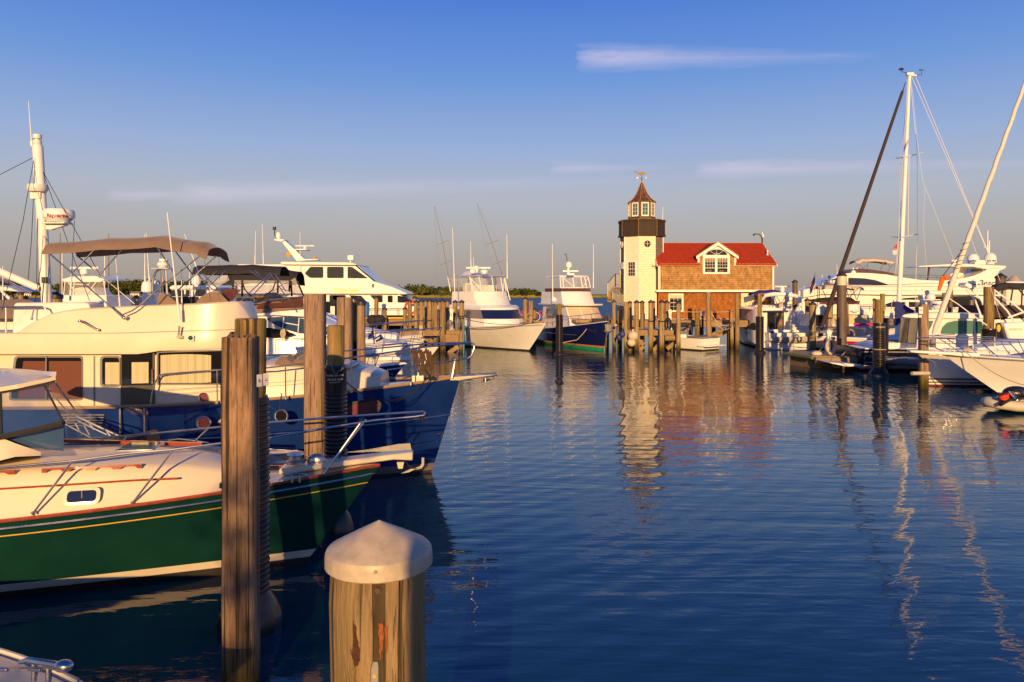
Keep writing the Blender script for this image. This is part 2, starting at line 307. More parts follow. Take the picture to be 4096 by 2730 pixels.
class MB:
    def __init__(s): s.b = bmesh.new(); s.mi = 0
    def f(s, vs):
        try: fc = s.b.faces.new(vs); fc.material_index = s.mi; return fc
        except ValueError: return None
    def v(s, p): return s.b.verts.new(p)
    def poly(s, pts): return s.f([s.v(p) for p in pts])
    def box(s, c, sz, rz=0, mat=None):
        mt = Matrix.Translation(Vector(c)) @ Matrix.Rotation(rz, 4, 'Z')
        if mat is not None: mt = Matrix.Translation(Vector(c)) @ mat
        x, y, z = (k/2 for k in sz)
        v = [s.v(mt @ Vector(p)) for p in ((-x, -y, -z), (x, -y, -z), (x, y, -z), (-x, y, -z), (-x, -y, z), (x, -y, z), (x, y, z), (-x, y, z))]
        for q in ((0, 3, 2, 1), (4, 5, 6, 7), (0, 1, 5, 4), (1, 2, 6, 5), (2, 3, 7, 6), (3, 0, 4, 7)): s.f([v[i] for i in q])
        return s
    def loft(s, secs, closed=True, cap=True, loop=False):
        rs = [[s.v(p) for p in r] for r in secs]; n = len(rs[0])
        prs = list(zip(rs, rs[1:])) + ([(rs[-1], rs[0])] if loop else [])
        for a, b in prs:
            for i in range(n if closed else n-1):
                j = (i+1) % n; s.f((a[i], a[j], b[j], b[i]))
        if cap and closed and not loop: s.f(rs[0][::-1]); s.f(rs[-1])
        return s
    def tube(s, pts, r, n=8, cap=True, loop=False):
        pts = [Vector(p) for p in pts]; m = len(pts); rr = r if isinstance(r, (list, tuple)) else [r]*m
        up = None; secs = []
        for i, p in enumerate(pts):
            a = pts[i-1] if (i or loop) else p; b = pts[(i+1) % m] if (i < m-1 or loop) else p
            t = (b-a)
            if t.length < 1e-9: t = Vector((0, 0, 1))
            t.normalize()
            if up is None: up = Vector((0, 0, 1)) if abs(t.z) < .9 else Vector((1, 0, 0))
            x = t.cross(up)
            if x.length < 1e-6: x = t.cross(Vector((0, 1, 0)))
            x.normalize(); up = x.cross(t)
            secs.append([p+(x*math.cos(k*6.28318/n)+up*math.sin(k*6.28318/n))*rr[i] for k in range(n)])
        return s.loft(secs, True, cap, loop)
    def cyl(s, p0, p1, r0, r1=None, n=12): return s.tube([p0, p1], [r0, r0 if r1 is None else r1], n)
    def lathe(s, prof, c=(0, 0, 0), n=24, jit=0):
        c = Vector(c); secs = []
        for r, z in prof:
            secs.append([c+Vector((r*math.cos(k*6.28318/n), r*math.sin(k*6.28318/n), z)) for k in range(n)])
        return s.loft(secs, True, True)
    def ball(s, c, r, sq=(1, 1, 1), n=14, lo=-1.0):
        m = 9; a0 = math.asin(max(-1, lo)); prof = []
        c = Vector(c); secs = []
        for i in range(m+1):
            a = lerp(a0, math.pi/2*.999, i/m); q = max(.002, math.cos(a))*r
            secs.append([c+Vector((q*math.cos(k*6.28318/n)*sq[0], q*math.sin(k*6.28318/n)*sq[1], math.sin(a)*r*sq[2])) for k in range(n)])
        return s.loft(secs)
    def prism(s, pts, vec):
        vec = Vector(vec); a = [s.v(p) for p in pts]; b = [s.v(Vector(p)+vec) for p in pts]; n = len(a)
        s.f(a[::-1]); s.f(b)
        for i in range(n): s.f((a[i], a[(i+1) % n], b[(i+1) % n], b[i]))
        return s
    def slab(s, pts, th):                        # a thin plate with thickness along its normal
        p = [Vector(q) for q in pts]; n = Vector((0, 0, 0))
        for i in range(len(p)):
            a, b = p[i], p[(i+1) % len(p)]; n += a.cross(b)
        n.normalize()
        if n.y > 0 and abs(n.y) > .3: n = -n
        return s.prism(p, n*th)
def rounded(pts, r, k=4):                        # rounds the corners of a polygon of vectors
    p = [Vector(q) for q in pts]; o = []; n = len(p)
    for i in range(n):
        a, b, c = p[i-1], p[i], p[(i+1) % n]
        u, w = (a-b), (c-b); m = min(r, u.length*.45, w.length*.45)
        s, e = b+u.normalized()*m, b+w.normalized()*m
        for j in range(k+1):
            t = j/k; o.append(s*(1-t)**2+b*2*t*(1-t)+e*t*t)
    return o
def autouv(me):
    uv = me.uv_layers.new(name='UVMap')
    for p in me.polygons:
        n = p.normal; t = Vector((0, 0, 1)).cross(n)
        if t.length < .05: t = Vector((1, 0, 0))
        t.normalize(); w = n.cross(t)
        for li in p.loop_indices:
            c = me.vertices[me.loops[li].vertex_index].co; uv.data[li].uv = (c.dot(t), c.dot(w))
def finish(name, mb, mats, parent=None, mtx=None, ang=35, bev=0, uv=False, label=None, kind=None):
    if mtx is not None: mb.b.transform(mtx)
    bmesh.ops.recalc_face_normals(mb.b, faces=mb.b.faces)
    me = bpy.data.meshes.new(name); mb.b.to_mesh(me); mb.b.free()
    for m in (mats if isinstance(mats, (list, tuple)) else [mats]): me.materials.append(M[m])
    if ang:
        me.polygons.foreach_set('use_smooth', [True]*len(me.polygons)); me.set_sharp_from_angle(angle=R(ang))
    if uv: autouv(me)
    o = bpy.data.objects.new(name, me); COL.objects.link(o)
    if parent is not None: o.parent = parent
    if bev:
        b = o.modifiers.new('bevel', 'BEVEL'); b.width = bev; b.segments = 2; b.limit_method = 'ANGLE'; b.angle_limit = R(40); b.harden_normals = False
    if label: o['label'] = label
    if kind: o['kind'] = kind
    return o
class T:                                          # a thing: an Empty at its base and its parts
    def __init__(s, name, label, cat, loc=(0, 0, 0), rz=0, group=None, par=None):
        o = bpy.data.objects.new(name, None); COL.objects.link(o); o.empty_display_size = .3
        o.location = loc; o.rotation_euler = (0, 0, rz); o['label'] = label; o['category'] = cat
        if group: o['group'] = group
        s.o = o; s.m = Matrix.Translation(Vector(loc)) @ Matrix.Rotation(rz, 4, 'Z'); s.i = s.m.inverted()
    def w(s, p): return s.m @ Vector(p)
    def part(s, name, mb, mats, parent=None, world=False, **k):
        return finish(name, mb, mats, parent or s.o, s.i if world else None, **k)
def solo(name, label, cat, mb, mats, loc=(0, 0, 0), group=None, world=True, **k):
    o = finish(name, mb, mats, None, Matrix.Translation(-Vector(loc)) if world else None, **k)
    o.location = loc; o['label'] = label; o['category'] = cat
    if group: o['group'] = group
    return o
def struct(name, mb, mats, kind='structure', **k):
    return finish(name, mb, mats, None, None, kind=kind, **k)
def textmb(txt, size, M4, depth=.004, shear=0.0, bold=0.0, bend=None):
    cu = bpy.data.curves.new('lettering', 'FONT'); cu.body = txt; cu.size = size; cu.extrude = depth; cu.align_x = 'CENTER'; cu.align_y = 'CENTER'; cu.shear = shear; cu.offset = bold
    cu.resolution_u = 3
    o = bpy.data.objects.new('lettering', cu); me = bpy.data.meshes.new_from_object(o)
    mb = MB(); mb.b.from_mesh(me)
    if bend:
        for v in mb.b.verts:
            a = v.co.x/bend; rr = bend+v.co.z; v.co = Vector((math.sin(a)*rr, v.co.y, math.cos(a)*rr-bend))
    mb.b.transform(M4); bpy.data.objects.remove(o); bpy.data.curves.remove(cu); bpy.data.meshes.remove(me)
    return mb
def facing(p, yaw=0.0, tilt=0.0):                # text plane: reads left to right along +x when yaw 0, facing -y
    return Matrix.Translation(Vector(p)) @ Matrix.Rotation(yaw, 4, 'Z') @ Matrix.Rotation(R(90)+tilt, 4, 'X')
# ---------------------------------------------------------------- hull generator (local x forward from the stern, y to port, z up)
class Hull:
    def __init__(s, L, B, sheer, rake=1.0, ps=2.2, pw=1.35, tr=.9, bw=.86, draft=-.45, flare0=.35, transom_rake=.0):
        s.L, s.B, s.sheer, s.rake, s.ps, s.pw, s.tr, s.bw, s.draft, s.t0, s.trk = L, B, sheer, rake, ps, pw, tr, bw, draft, flare0, transom_rake
    def pt(s, t, z, side):
        zs = s.sheer(t); v = (z)/zs if zs else 0; vv = max(-.4, min(1.0, v)); vp = max(0, vv)
        p = lerp(s.pw, s.ps, vp); k = max(0, (t-s.t0)/(1-s.t0)); sh = max(0.0, 1-k**p)
        aft = lerp(s.tr, 1, min(1, t/.35)**.7)
        b = s.B/2*sh*aft*lerp(s.bw, 1, vp**.8 if vp else 0)*(1.0 if vv >= 0 else lerp(1, .5, -vv/.4))
        x = t*(s.L-s.rake*(1-vp)**1.05 - (0.9*(-vv) if vv < 0 else 0)) - s.trk*(1-vp)*0 + (1-t)*s.trk*vp
        return Vector((x, side*b, z))
    def edge(s, t, side, inset=0.0, dz=0.0):
        q = s.pt(t, s.sheer(t), side); q.y -= side*min(abs(q.y), inset); q.z += dz; return q
    def mb(s, bands, nt=30):
        """bands: list of (z_top or fraction marker, material index) from the bottom up; fractions given as ('f', v)"""
        m = MB(); ts = [1-(1-i/nt)**1.35 for i in range(nt+1)]
        for side in (1, -1):
            prev = None; zp = [s.draft]; mats = []
            levels = [(lambda t, d=s.draft: d)]
            for top, mi in bands:
                lo = levels[-1]
                hi = (lambda t, f=top[1]: s.sheer(t)*f) if isinstance(top, tuple) else (lambda t, z=top: z)
                sub = 5 if isinstance(top, tuple) and top[1] > .7 else 1
                for j in range(1, sub+1):
                    levels.append(lambda t, a=lo, b=hi, q=j/sub: lerp(a(t), b(t), q)); mats.append(mi)
            rows = [[m.v(s.pt(t, lv(t), side)) for t in ts] for lv in levels]
            for r in range(len(rows)-1):
                m.mi = mats[r]
                for i in range(nt): m.f((rows[r][i], rows[r][i+1], rows[r+1][i+1], rows[r+1][i]))
            if side == 1: tr1 = [r[0] for r in rows]; st1 = [r[-1] for r in rows]; mm = mats
            else: tr2 = [r[0] for r in rows]; st2 = [r[-1] for r in rows]
        for r in range(len(tr1)-1):
            m.mi = mm[r]; m.f((tr1[r], tr1[r+1], tr2[r+1], tr2[r]))
        m.mi = 0
        bmesh.ops.remove_doubles(m.b, verts=m.b.verts, dist=.0005)
        return m
    def deck(s, dz=-.04, inset=.03, camber=.04, t0=0.0, t1=.995, n=24):
        m = MB(); rows = []
        for i in range(n+1):
            t = lerp(t0, t1, i/n); a = s.edge(t, 1, inset, dz); b = s.edge(t, -1, inset, dz); c = (a+b)/2; c.z += camber
            rows.append([a, lerp(a, c, .6)+Vector((0, 0, camber*.25)), c, lerp(b, c, .6)+Vector((0, 0, camber*.25)), b])
        return m.loft(rows, False, False)
    def caprail(s, r=.03, inset=.0, dz=.0, t0=0.0, n=30, zf=1.0):
        m = MB()
        pts = [s.pt(t, s.sheer(t)*zf, 1)+Vector((0, 0, dz)) for t in [1-(1-lerp(t0, 1, i/n))**1.2 for i in range(n+1)]]
        pts = [p-Vector((0, min(abs(p.y), inset), 0)) for p in pts]
        pts2 = [Vector((p.x, -p.y, p.z)) for p in pts]
        return m.tube(pts+pts2[::-1][1:], r, 6)
    def rail(s, mb, t0, t1, h, nst, inset=.1, r=.016, mid=False, close=True, ext=0.0, lean=.0, h1=None, zb=0.0):
        h1 = h if h1 is None else h1; top = {}
        for side in (1, -1):
            tp = [s.edge(lerp(t0, t1, i/14), side, inset)+Vector((ext*(i/14)**2+lean, 0, zb+lerp(h, h1, i/14))) for i in range(15)]
            top[side] = tp
            for i in range(nst):
                q = i/(nst-1) if nst > 1 else 0; a = s.edge(lerp(t0, t1, q), side, inset)+Vector((0, 0, zb))
                b = a+Vector((ext*q*q+lean, 0, lerp(h, h1, q))); mb.cyl(a, b, r*.85, n=6)
            if mid:
                tm = [s.edge(lerp(t0, t1, i/14), side, inset)+Vector(((ext*(i/14)**2+lean)*.5, 0, zb+lerp(h, h1, i/14)*.5)) for i in range(15)]
                mb.tube(tm, r*.7, 6)
        if close: mb.tube(top[1]+top[-1][::-1], r, 8)
        else: mb.tube(top[1], r, 8); mb.tube(top[-1], r, 8)
        return mb
# superstructure shell: stations along x of (x, z_low, z_top, half width low, half width top)
def shell(st, camber=.0, rnd=.0):
    m = MB(); secs = []
    for x, z0, z1, w0, w1 in st:
        if rnd:
            r = min(rnd, (z1-z0)*.5, w1*.6); ring = [(-w0, z0), (-w1, z1-r), (-w1+r*.3, z1-r*.3), (-w1+r, z1), (0, z1+camber), (w1-r, z1), (w1-r*.3, z1-r*.3), (w1, z1-r), (w0, z0)]
        else: ring = [(-w0, z0), (-w1, z1), (0, z1+camber), (w1, z1), (w0, z0)]
        secs.append([Vector((x, y, z)) for y, z in ring])
    return m.loft(secs)
class House:                                      # plan-form house: levels of (z, x_aft, x_front, half width aft, half width front, bulge)
    def __init__(s, lv): s.lv = lv
    def at(s, z):
        l = s.lv
        for a, b in zip(l, l[1:]):
            if z <= b[0] or b is l[-1]:
                t = (z-a[0])/(b[0]-a[0]); return [lerp(p, q, t) for p, q in zip(a, b)]
    def ring(s, z, off=0.0, n=9):
        _, xa, xf, wa, wf, bu = s.at(z); r = [Vector((xa-off, wa+off, z))]
        for i in range(n):
            y = lerp(1, -1, i/(n-1)); r.append(Vector((xf+bu*(1-y*y)+off, y*(wf+off), z)))
        r.append(Vector((xa-off, -wa-off, z))); return r
    def mb(s):
        return MB().loft([s.ring(l[0]) for l in s.lv])
    def side(s, x, z, sd, off=.012):
        _, xa, xf, wa, wf, bu = s.at(z); return Vector((x, sd*(lerp(wa, wf, (x-xa)/(xf-xa))+off), z))
    def front(s, y, z, off=.012):                 # y as a fraction of half width
        _, xa, xf, wa, wf, bu = s.at(z); return Vector((xf+bu*(1-y*y)+off, y*wf, z))
    def win(s, mb, pts, sds=(1, -1), off=.012, r=.05):
        for sd in sds: mb.poly(rounded([s.side(x, z, sd, off) for x, z in pts], r, 3))
        return mb
    def fwin(s, mb, y0, y1, z0, z1, off=.014, n=5):
        return mb.loft([[s.front(lerp(y0, y1, i/n), z0, off), s.front(lerp(y0, y1, i/n), z1, off)] for i in range(n+1)], False, False)
def bimini(th, st, y0, y1, mat='canvas', crown=.18, drop=.12, parent=None, world=True, name='canopy', th_=.02):
    """canvas top: st = list of (x, z) of bows, from y0 (near) to y1 (far)"""
    m = MB(); secs = []; k = 9
    dense = []
    for (xa, za), (xb, zb) in zip(st, st[1:]):
        for j in range(4):
            t = j/4; dense.append((lerp(xa, xb, t), lerp(za, zb, t)-.018*math.sin(math.pi*t)))
    dense.append(st[-1])
    for x, z in dense:
        r = [];
        for i in range(k+1):
            v = i/k*2-1; e = abs(v); zz = z+crown*(1-v*v)-(drop*max(0, (e-.86)/.14)**1.2 if e > .86 else 0)
            r.append(Vector((x, lerp(y0, y1, i/k), zz)))
        under = [p-Vector((0, 0, th_)) for p in r[::-1]]
        secs.append(r+under)
    m.loft(secs)
    return th.part(name, m, mat, parent, world=world, ang=50)
def rope(p0, p1, sag, r=.012, n=10):
    p0, p1 = Vector(p0), Vector(p1)
    return MB().tube([p0.lerp(p1, i/n)-Vector((0, 0, sag*4*(i/n)*(1-i/n))) for i in range(n+1)], r, 6)
def sagpts(p0, p1, sag, n=10):
    p0, p1 = Vector(p0), Vector(p1)
    return [p0.lerp(p1, i/n)-Vector((0, 0, sag*4*(i/n)*(1-i/n))) for i in range(n+1)]
# ================================================================ water, shore, woods
m = MB(); m.poly([(-2600, -80, 0), (2600, -80, 0), (2600, 3500, 0), (-2600, 3500, 0)]); struct('harbour_water', m, 'water', ang=0)
m = MB(); secs = []
for i in range(60):
    x = lerp(-900, 900, i/59); e = 722+6*math.sin(x*.021)+4*math.sin(x*.07+1)+max(0, x-60)*.9
    secs.append([Vector((x, e, -.6)), Vector((x, e+2, .35)), Vector((x, e+9, .8)), Vector((x, e+30, 1.3)), Vector((x, 860+max(0, x-60), 2.0)), Vector((x, 2200, 4))])
m.loft(secs, False, False); struct('far_shore', m, 'sand')
rs = random.Random(3)
m = MB()
for i in range(9000):
    x = rs.uniform(-640, 330); e = 722+6*math.sin(x*.021)+4*math.sin(x*.07+1)+max(0, x-60)*.9; y = e+3+abs(rs.gauss(0, 22)); h = rs.uniform(.7, 1.5)*(1.0 if y < e+25 else 1.3); w = rs.uniform(1.2, 2.6); a = rs.uniform(-.6, .6)
    z = .5+min(1.0, (y-e)*.03); c, s_ = math.cos(a)*w/2, math.sin(a)*w/2
    m.mi = 0 if noise.noise((x*.012, y*.03, 0)) > -.12 else 1
    m.poly([(x-c, y-s_, z-.3), (x+c, y+s_, z-.3), (x+c*.8, y+s_, z+h), (x-c*.7, y-s_, z+h*.9)])
struct('marsh_grass', m, ['marsh', 'marsh2'], kind='stuff', ang=0)
def crown(m, c, rx, rz, n, q, rnd):
    lobes = [(rnd.gauss(0, .45)*rx, rnd.gauss(0, .4)*rx, rnd.uniform(-.35, .55)*rz, rnd.uniform(.4, .68)) for _ in range(6)]
    for _ in range(n):
        lx, ly, lz, lr = rnd.choice(lobes)
        d = Vector((rnd.gauss(0, 1), rnd.gauss(0, 1), rnd.gauss(0, 1))).normalized()*(rnd.uniform(.6, 1)**.5)
        p = Vector(c)+Vector((lx+d.x*rx*lr, ly+d.y*rx*lr, lz+d.z*rz*lr)); s = q*rnd.uniform(.6, 1.3)
        u = Vector((rnd.gauss(0, 1), rnd.gauss(0, 1), rnd.gauss(0, 1))).normalized(); v = (d+Vector((0, 0, .3))).cross(u)
        if v.length < .01: continue
        v.normalize(); u = v.cross(d).normalized()
        m.poly([p-u*s*.5-v*s*.35, p+u*s*.15-v*s*.5, p+u*s*.5+v*s*.3, p-u*s*.1+v*s*.5])
def topz(X, Y):                                   # skyline height of the wood along the shore
    px = 2048+X/Y*FOC
    tb = [(-600, 1122), (0, 1118), (160, 1130), (420, 1126), (480, 1119), (640, 1124), (760, 1126), (1000, 1132), (1480, 1135), (1600, 1142), (1700, 1141), (1800, 1148), (1900, 1152), (2040, 1158), (2080, 1152), (2125, 1155), (2190, 1176), (2300, 1186)]
    for (a, b), (c, d) in zip(tb, tb[1:]):
        if a <= px <= c:
            return EYE+(HOR-lerp(b, d, (px-a)/(c-a)))/FOC*Y
    return 0
m = MB()
for i in range(760):
    X = rs.uniform(-690, 44); Y = rs.uniform(756, 845); t = topz(X, Y)*rs.uniform(.82, 1.10)
    if t < 3: continue
    rx = rs.uniform(4, 8)*min(1, t/11); rz = min(t*.55, rs.uniform(4.5, 8)); crown(m, (X, Y, max(rz*.8, t-rz)), rx, rz, 60, 2.0, rs)
    if t > 9: crown(m, (X+rs.uniform(-3, 3), Y-5, t*.32), rx, t*.3, 22, 2.2, rs)
struct('far_woods', m, 'leaf', kind='stuff', ang=0)
ft = [(1262, 1150, 'leaf2', 'round pale green tree at the shore just left of the white sportfisher'), (1550, 1158, 'leaf2', 'pale rounded tree on the far shore behind the yacht bow'), (1690, 1150, 'leaf2', 'broad yellow-green tree with a visible trunk on the far shore'), (1772, 1160, 'leaf2', 'silvery green bushy tree on the far shore beside the sportfisher'), (2094, 1152, 'leaf3', 'dark tall tree clump at the end of the far shore wood'), (2160, 1168, 'leaf3', 'low dark tree at the right tip of the far shore wood'), (1620, 1166, 'leaf3', 'small dark tree standing low on the far shore'), (2020, 1160, 'leaf3', 'dark rounded tree on the far shore right of the sportfisher'), (720, 1150, 'leaf2', 'pale tree on the far shore under the taupe canvas top'), (330, 1158, 'leaf2', 'pale shoreline tree seen beside the white mast')]
for px, py, lf, lab in ft:
    Y = 742.; b = P(px, HOR, Y); b.z = 1.0; top = P(px, py, Y).z; h = top-1; t = T('shore_tree', lab, 'tree', b, group='trees along the far shore')
    m = MB(); crown(m, (0, 0, h*.58), h*.52, h*.46, 260, 1.25, rs); t.part('crown', m, lf, ang=0)
    m = MB(); m.tube([(0, 0, -.5), (.2, 0, h*.3), (.1, 0, h*.6)], [h*.05, h*.035, h*.015], 7); m.tube([(.15, 0, h*.3), (h*.2, 0, h*.6)], [h*.025, h*.01], 5); m.tube([(.15, 0, h*.32), (-h*.2, .3, h*.62)], [h*.025, h*.01], 5); t.part('trunk', m, 'bark')
for px, w, lab in ((545, 9, 'small cream far-off house among the woods'), (118, 7, 'tiny pale far-off house left of the white mast')):
    b = P(px, HOR, 748.); b.z = 1.2; t = T('far_house', lab, 'house', b, group='houses on the far shore')
    m = MB(); m.box((0, 0, 1.6), (w, 6, 3.2)); t.part('wall', m, 'white')
    m = MB(); m.prism([(-w/2-.4, -3.4, 3.2), (w/2+.4, -3.4, 3.2), (w/2+.4, 0, 5.4), (-w/2-.4, 0, 5.4)], (0, 0, .2)); m.prism([(-w/2-.4, 3.4, 3.2), (w/2+.4, 3.4, 3.2), (w/2+.4, 0, 5.4), (-w/2-.4, 0, 5.4)], (0, 0, .2)); t.part('roof', m, 'greyd')
    m = MB(); [m.box((lerp(-w*.32, w*.32, i/2), -3.02, 1.8), (1.0, .06, 1.4)) for i in range(3)]; t.part('window', m, 'glass')
# ================================================================ lighthouse building
HD = 56.0
def H3(x, y, d=HD): return C3(x, y, d)
X0, X1 = H3(457, 0).x, H3(1362, 0).x; ZB = H3(0, 1003).z; ZE = H3(0, 812).z; ZD = 1.90
lh = T('lighthouse_house', 'shingled two-storey wharf house with red roof and arched dormer window', 'house', (15.4, HD, ZD))
BK = HD+5.8
m = MB(); m.box(((X0+X1)/2, (HD+BK)/2, (ZB+ZE)/2), (X1-X0, BK-HD, ZE-ZB)); lh.part('upper_wall', m, 'shing_up', world=True, uv=True, ang=0)
LF = HD+.42
m = MB(); m.box(((X0+X1)/2-.0, (LF+BK)/2-.05, (ZD+ZB)/2), (X1-X0-.12, BK-LF, ZB-ZD-.004)); lh.part('lower_wall', m, 'shing_lo', world=True, uv=True, ang=0)
# roof
RY = HD+2.9; RZ = C3(0, 633, RY).z; ex = .14
def roofz(y): return lerp(ZE+.13, RZ, (y-(HD-.28))/(RY-(HD-.28)))
m = MB(); th = Vector((0, 0, -.11))
DXL, DXR = H3(780, 0).x, H3(1060, 0).x
for xa, xb, ya in ((X0-ex, DXL, HD-.28), (DXR, X1+ex, HD-.28), (DXL, DXR, HD+.2)): m.prism([(xa, ya, roofz(ya)), (xb, ya, roofz(ya)), (xb, RY, RZ), (xa, RY, RZ)], th)
m.prism([(X0-ex, BK+.28, ZE+.13), (X1+ex, BK+.28, ZE+.13), (X1+ex, RY, RZ), (X0-ex, RY, RZ)], th)
roof = lh.part('roof', m, 'roofred', world=True, uv=True, ang=0)
m = MB()
for X in (X0+.01, X1-.05): m.prism([(X, HD, ZE), (X, BK, ZE), (X, RY, RZ-.14)], (.04, 0, 0))
lh.part('gable_wall', m, 'shing_lo', world=True, uv=True, ang=0)
m = MB()                                          # white trim: eaves, bands, corner boards, rake boards
def bar(xa, xb, ya, yb, d, t=.05, dep=.06): a, b = H3(xa, ya, d), H3(xb, yb, d); m.box(((a.x+b.x)/2, d-dep/2+.001, (a.z+b.z)/2), (abs(b.x-a.x), dep, abs(a.z-b.z)))
bar(455, 776, 799, 813, HD, dep=.20); bar(1058, 1368, 803, 815, HD, dep=.20); bar(440, 1366, 1000, 1017, HD, dep=.10)
bar(456, 471, 815, 999, HD); bar(1350, 1363, 817, 999, HD, dep=.055)
a = H3(441, 0, LF).x; 
bar(428, 442, 1019, 1228, LF, dep=.05); bar(442, 1220, 1228, 1246, LF, dep=.08); bar(1318, 1330, 1019, 1228, LF, dep=.05)
for X, sg in ((X0-ex-.03, 1), (X1+ex-.02, 1)): m.prism([(X, HD-.3, ZE-.06), (X, HD-.3, ZE+.10), (X, RY, RZ-.03), (X, RY, RZ-.2)], (.05, 0, 0))
lh.part('trim', m, 'white', world=True, ang=0)
# dormer with arched window
pk = H3(917, 632); gl, gr = H3(748, 742), H3(1078, 742); dl, dr = H3(778, 742), H3(1062, 742); DY = HD-.02
m = MB(); m.prism([(dl.x, DY, ZE-.35), (dr.x, DY, ZE-.35), (dr.x, DY, dr.z), (pk.x, DY, pk.z-.12), (dl.x, DY, dl.z)], (0, 2.2, 0)); dorm = lh.part('dormer', m, 'shing_up', world=True, uv=True, ang=0)
m = MB()
for e in (gl, gr): m.prism([(e.x, DY-.22, e.z), (pk.x, DY-.22, pk.z), (pk.x, HD+2.95, pk.z), (e.x, HD+2.4, e.z)], (0, 0, .07))
lh.part('roof', m, 'roofred', dorm, world=True, uv=True, ang=0)
m = MB()
for e, s in ((gl, 1), (gr, -1)): m.prism([(e.x, DY-.26, e.z-.17), (e.x, DY-.26, e.z+.04), (pk.x, DY-.26, pk.z+.05), (pk.x, DY-.26, pk.z-.2)], (0, .09, 0)); 
for xx in (764, 1052): a, b = H3(xx, 745), H3(xx+14, 812); m.box(((a.x+b.x)/2, DY-.03, (a.z+b.z)/2), (b.x-a.x, .06, a.z-b.z))
lh.part('trim', m, 'white', dorm, world=True, ang=0)
def arcpts(cx, cy, rx, ry, d, n=14, a0=0, a1=180): return [H3(cx-rx*math.cos(R(lerp(a0, a1, i/n))), cy-ry*math.sin(R(lerp(a0, a1, i/n))), d) for i in range(n+1)]
wd = HD-.05
m = MB(); m.prism([H3(806, 876, wd), H3(1019, 876, wd), H3(1019, 742, wd)]+arcpts(912, 742, 107, 82, wd)[::-1]+[H3(806, 742, wd)], (0, .10, 0)); wf = lh.part('window', m, 'white', dorm, world=True, ang=0)
m = MB(); w2 = wd-.006
m.poly(arcpts(914, 727, 85, 46, w2)+[H3(828, 727, w2)])
for a, b in ((824, 902), (921, 1000)): m.poly([H3(a, 862, w2), H3(b, 862, w2), H3(b, 752, w2), H3(a, 752, w2)])
m.mi = 1
for a, b in ((824, 902), (921, 1000)): m.poly([H3(a, 781, w2-.004), H3(b, 781, w2-.004), H3(b, 752, w2-.004), H3(a, 752, w2-.004)]); m.poly([H3(a+14, 862, w2-.003), H3(a+50, 862, w2-.003), H3(a+50, 846, w2-.003), H3(a+14, 846, w2-.003)])
lh.part('pane', m, ['glass', 'interior'], dorm, world=True, ang=0)
m = MB()
def hb(xa, ya, xb, yb, d, r=.012): m.cyl(H3(xa, ya, d), H3(xb, yb, d), r, n=6)
for a, b in ((824, 902), (921, 1000)):
    for i in range(1, 4): hb(lerp(a, b, i/4), 752, lerp(a, b, i/4), 828, w2-.01, .011)
    for y in (781, 804): hb(a, y, b, y, w2-.01, .011)
    hb(a, 829, b, 829, w2-.01, .028)
hb(914, 682, 914, 727, w2-.01, .013); hb(914, 727, 860, 695, w2-.01, .013); hb(914, 727, 968, 695, w2-.01, .013)
m.tube(arcpts(914, 727, 22, 14, w2-.01), .012, 5); m.tube(arcpts(914, 728, 86, 47, w2-.02), .03, 6)
lh.part('muntin', m, 'white', dorm, world=True, ang=0)
# lower window and door
def dhwin(parent, x0, x1, y0, y1, d, cols=3, rows=4, tr=12, world=True):
    m = MB(); a, b = H3(x0, y0, d), H3(x1, y1, d); m.box(((a.x+b.x)/2, d-.03, (a.z+b.z)/2), (b.x-a.x, .07, a.z-b.z)); w = lh.part('window', m, 'white', world=True, ang=0)
    m = MB(); q = d-.07; m.poly([H3(x0+tr, y1-tr, q), H3(x1-tr, y1-tr, q), H3(x1-tr, y0+tr, q), H3(x0+tr, y0+tr, q)]); m.mi = 1
    m.poly([H3(x0+tr, y0+tr+24, q-.003), H3(x1-tr, y0+tr+24, q-.003), H3(x1-tr, y0+tr, q-.003), H3(x0+tr, y0+tr, q-.003)]); lh.part('pane', m, ['glass', 'curtain'], w, world=True, ang=0)
    m = MB()
    for i in range(1, cols): m.cyl(H3(lerp(x0+tr, x1-tr, i/cols), y0+tr, q-.01), H3(lerp(x0+tr, x1-tr, i/cols), y1-tr, q-.01), .010, n=5)
    for i in range(1, rows): m.cyl(H3(x0+tr, lerp(y0+tr, y1-tr, i/rows), q-.01), H3(x1-tr, lerp(y0+tr, y1-tr, i/rows), q-.01), .022 if i == rows//2 else .010, n=5)
    lh.part('muntin', m, 'white', w, world=True, ang=0)
dhwin(lh, 536, 653, 1030, 1172, LF)
m = MB(); a, b = H3(1105, 1026, LF), H3(1208, 1240, LF); m.box(((a.x+b.x)/2, LF-.03, (a.z+b.z)/2), (b.x-a.x, .06, a.z-b.z)); dr_ = lh.part('door', m, 'cream', world=True, ang=0)
m = MB(); m.prism(rounded([H3(1124, 1120, LF-.06), H3(1192, 1120, LF-.06), H3(1192, 1046, LF-.06), H3(1124, 1046, LF-.06)], .12), (0, -.015, 0)); m.prism([H3(1124, 1190, LF-.06), H3(1192, 1190, LF-.06), H3(1192, 1138, LF-.06), H3(1124, 1138, LF-.06)], (0, -.015, 0)); lh.part('door_panel', m, 'cream', dr_, world=True)
m = MB(); m.ball(H3(1198, 1135, LF-.1), .04); lh.part('handle', m, 'chrome', dr_, world=True)
m = MB(); p = H3(1313, 745, HD+1.0); p.z = roofz(HD+1.0); m.cyl(p-Vector((0, 0, .1)), p+Vector((0, 0, .42)), .055); m.cyl(p, p+Vector((0, 0, .06)), .14, .08); lh.part('vent_pipe', m, 'white', roof, world=True)
m = MB()                                          # strings of little lights along the roof edges
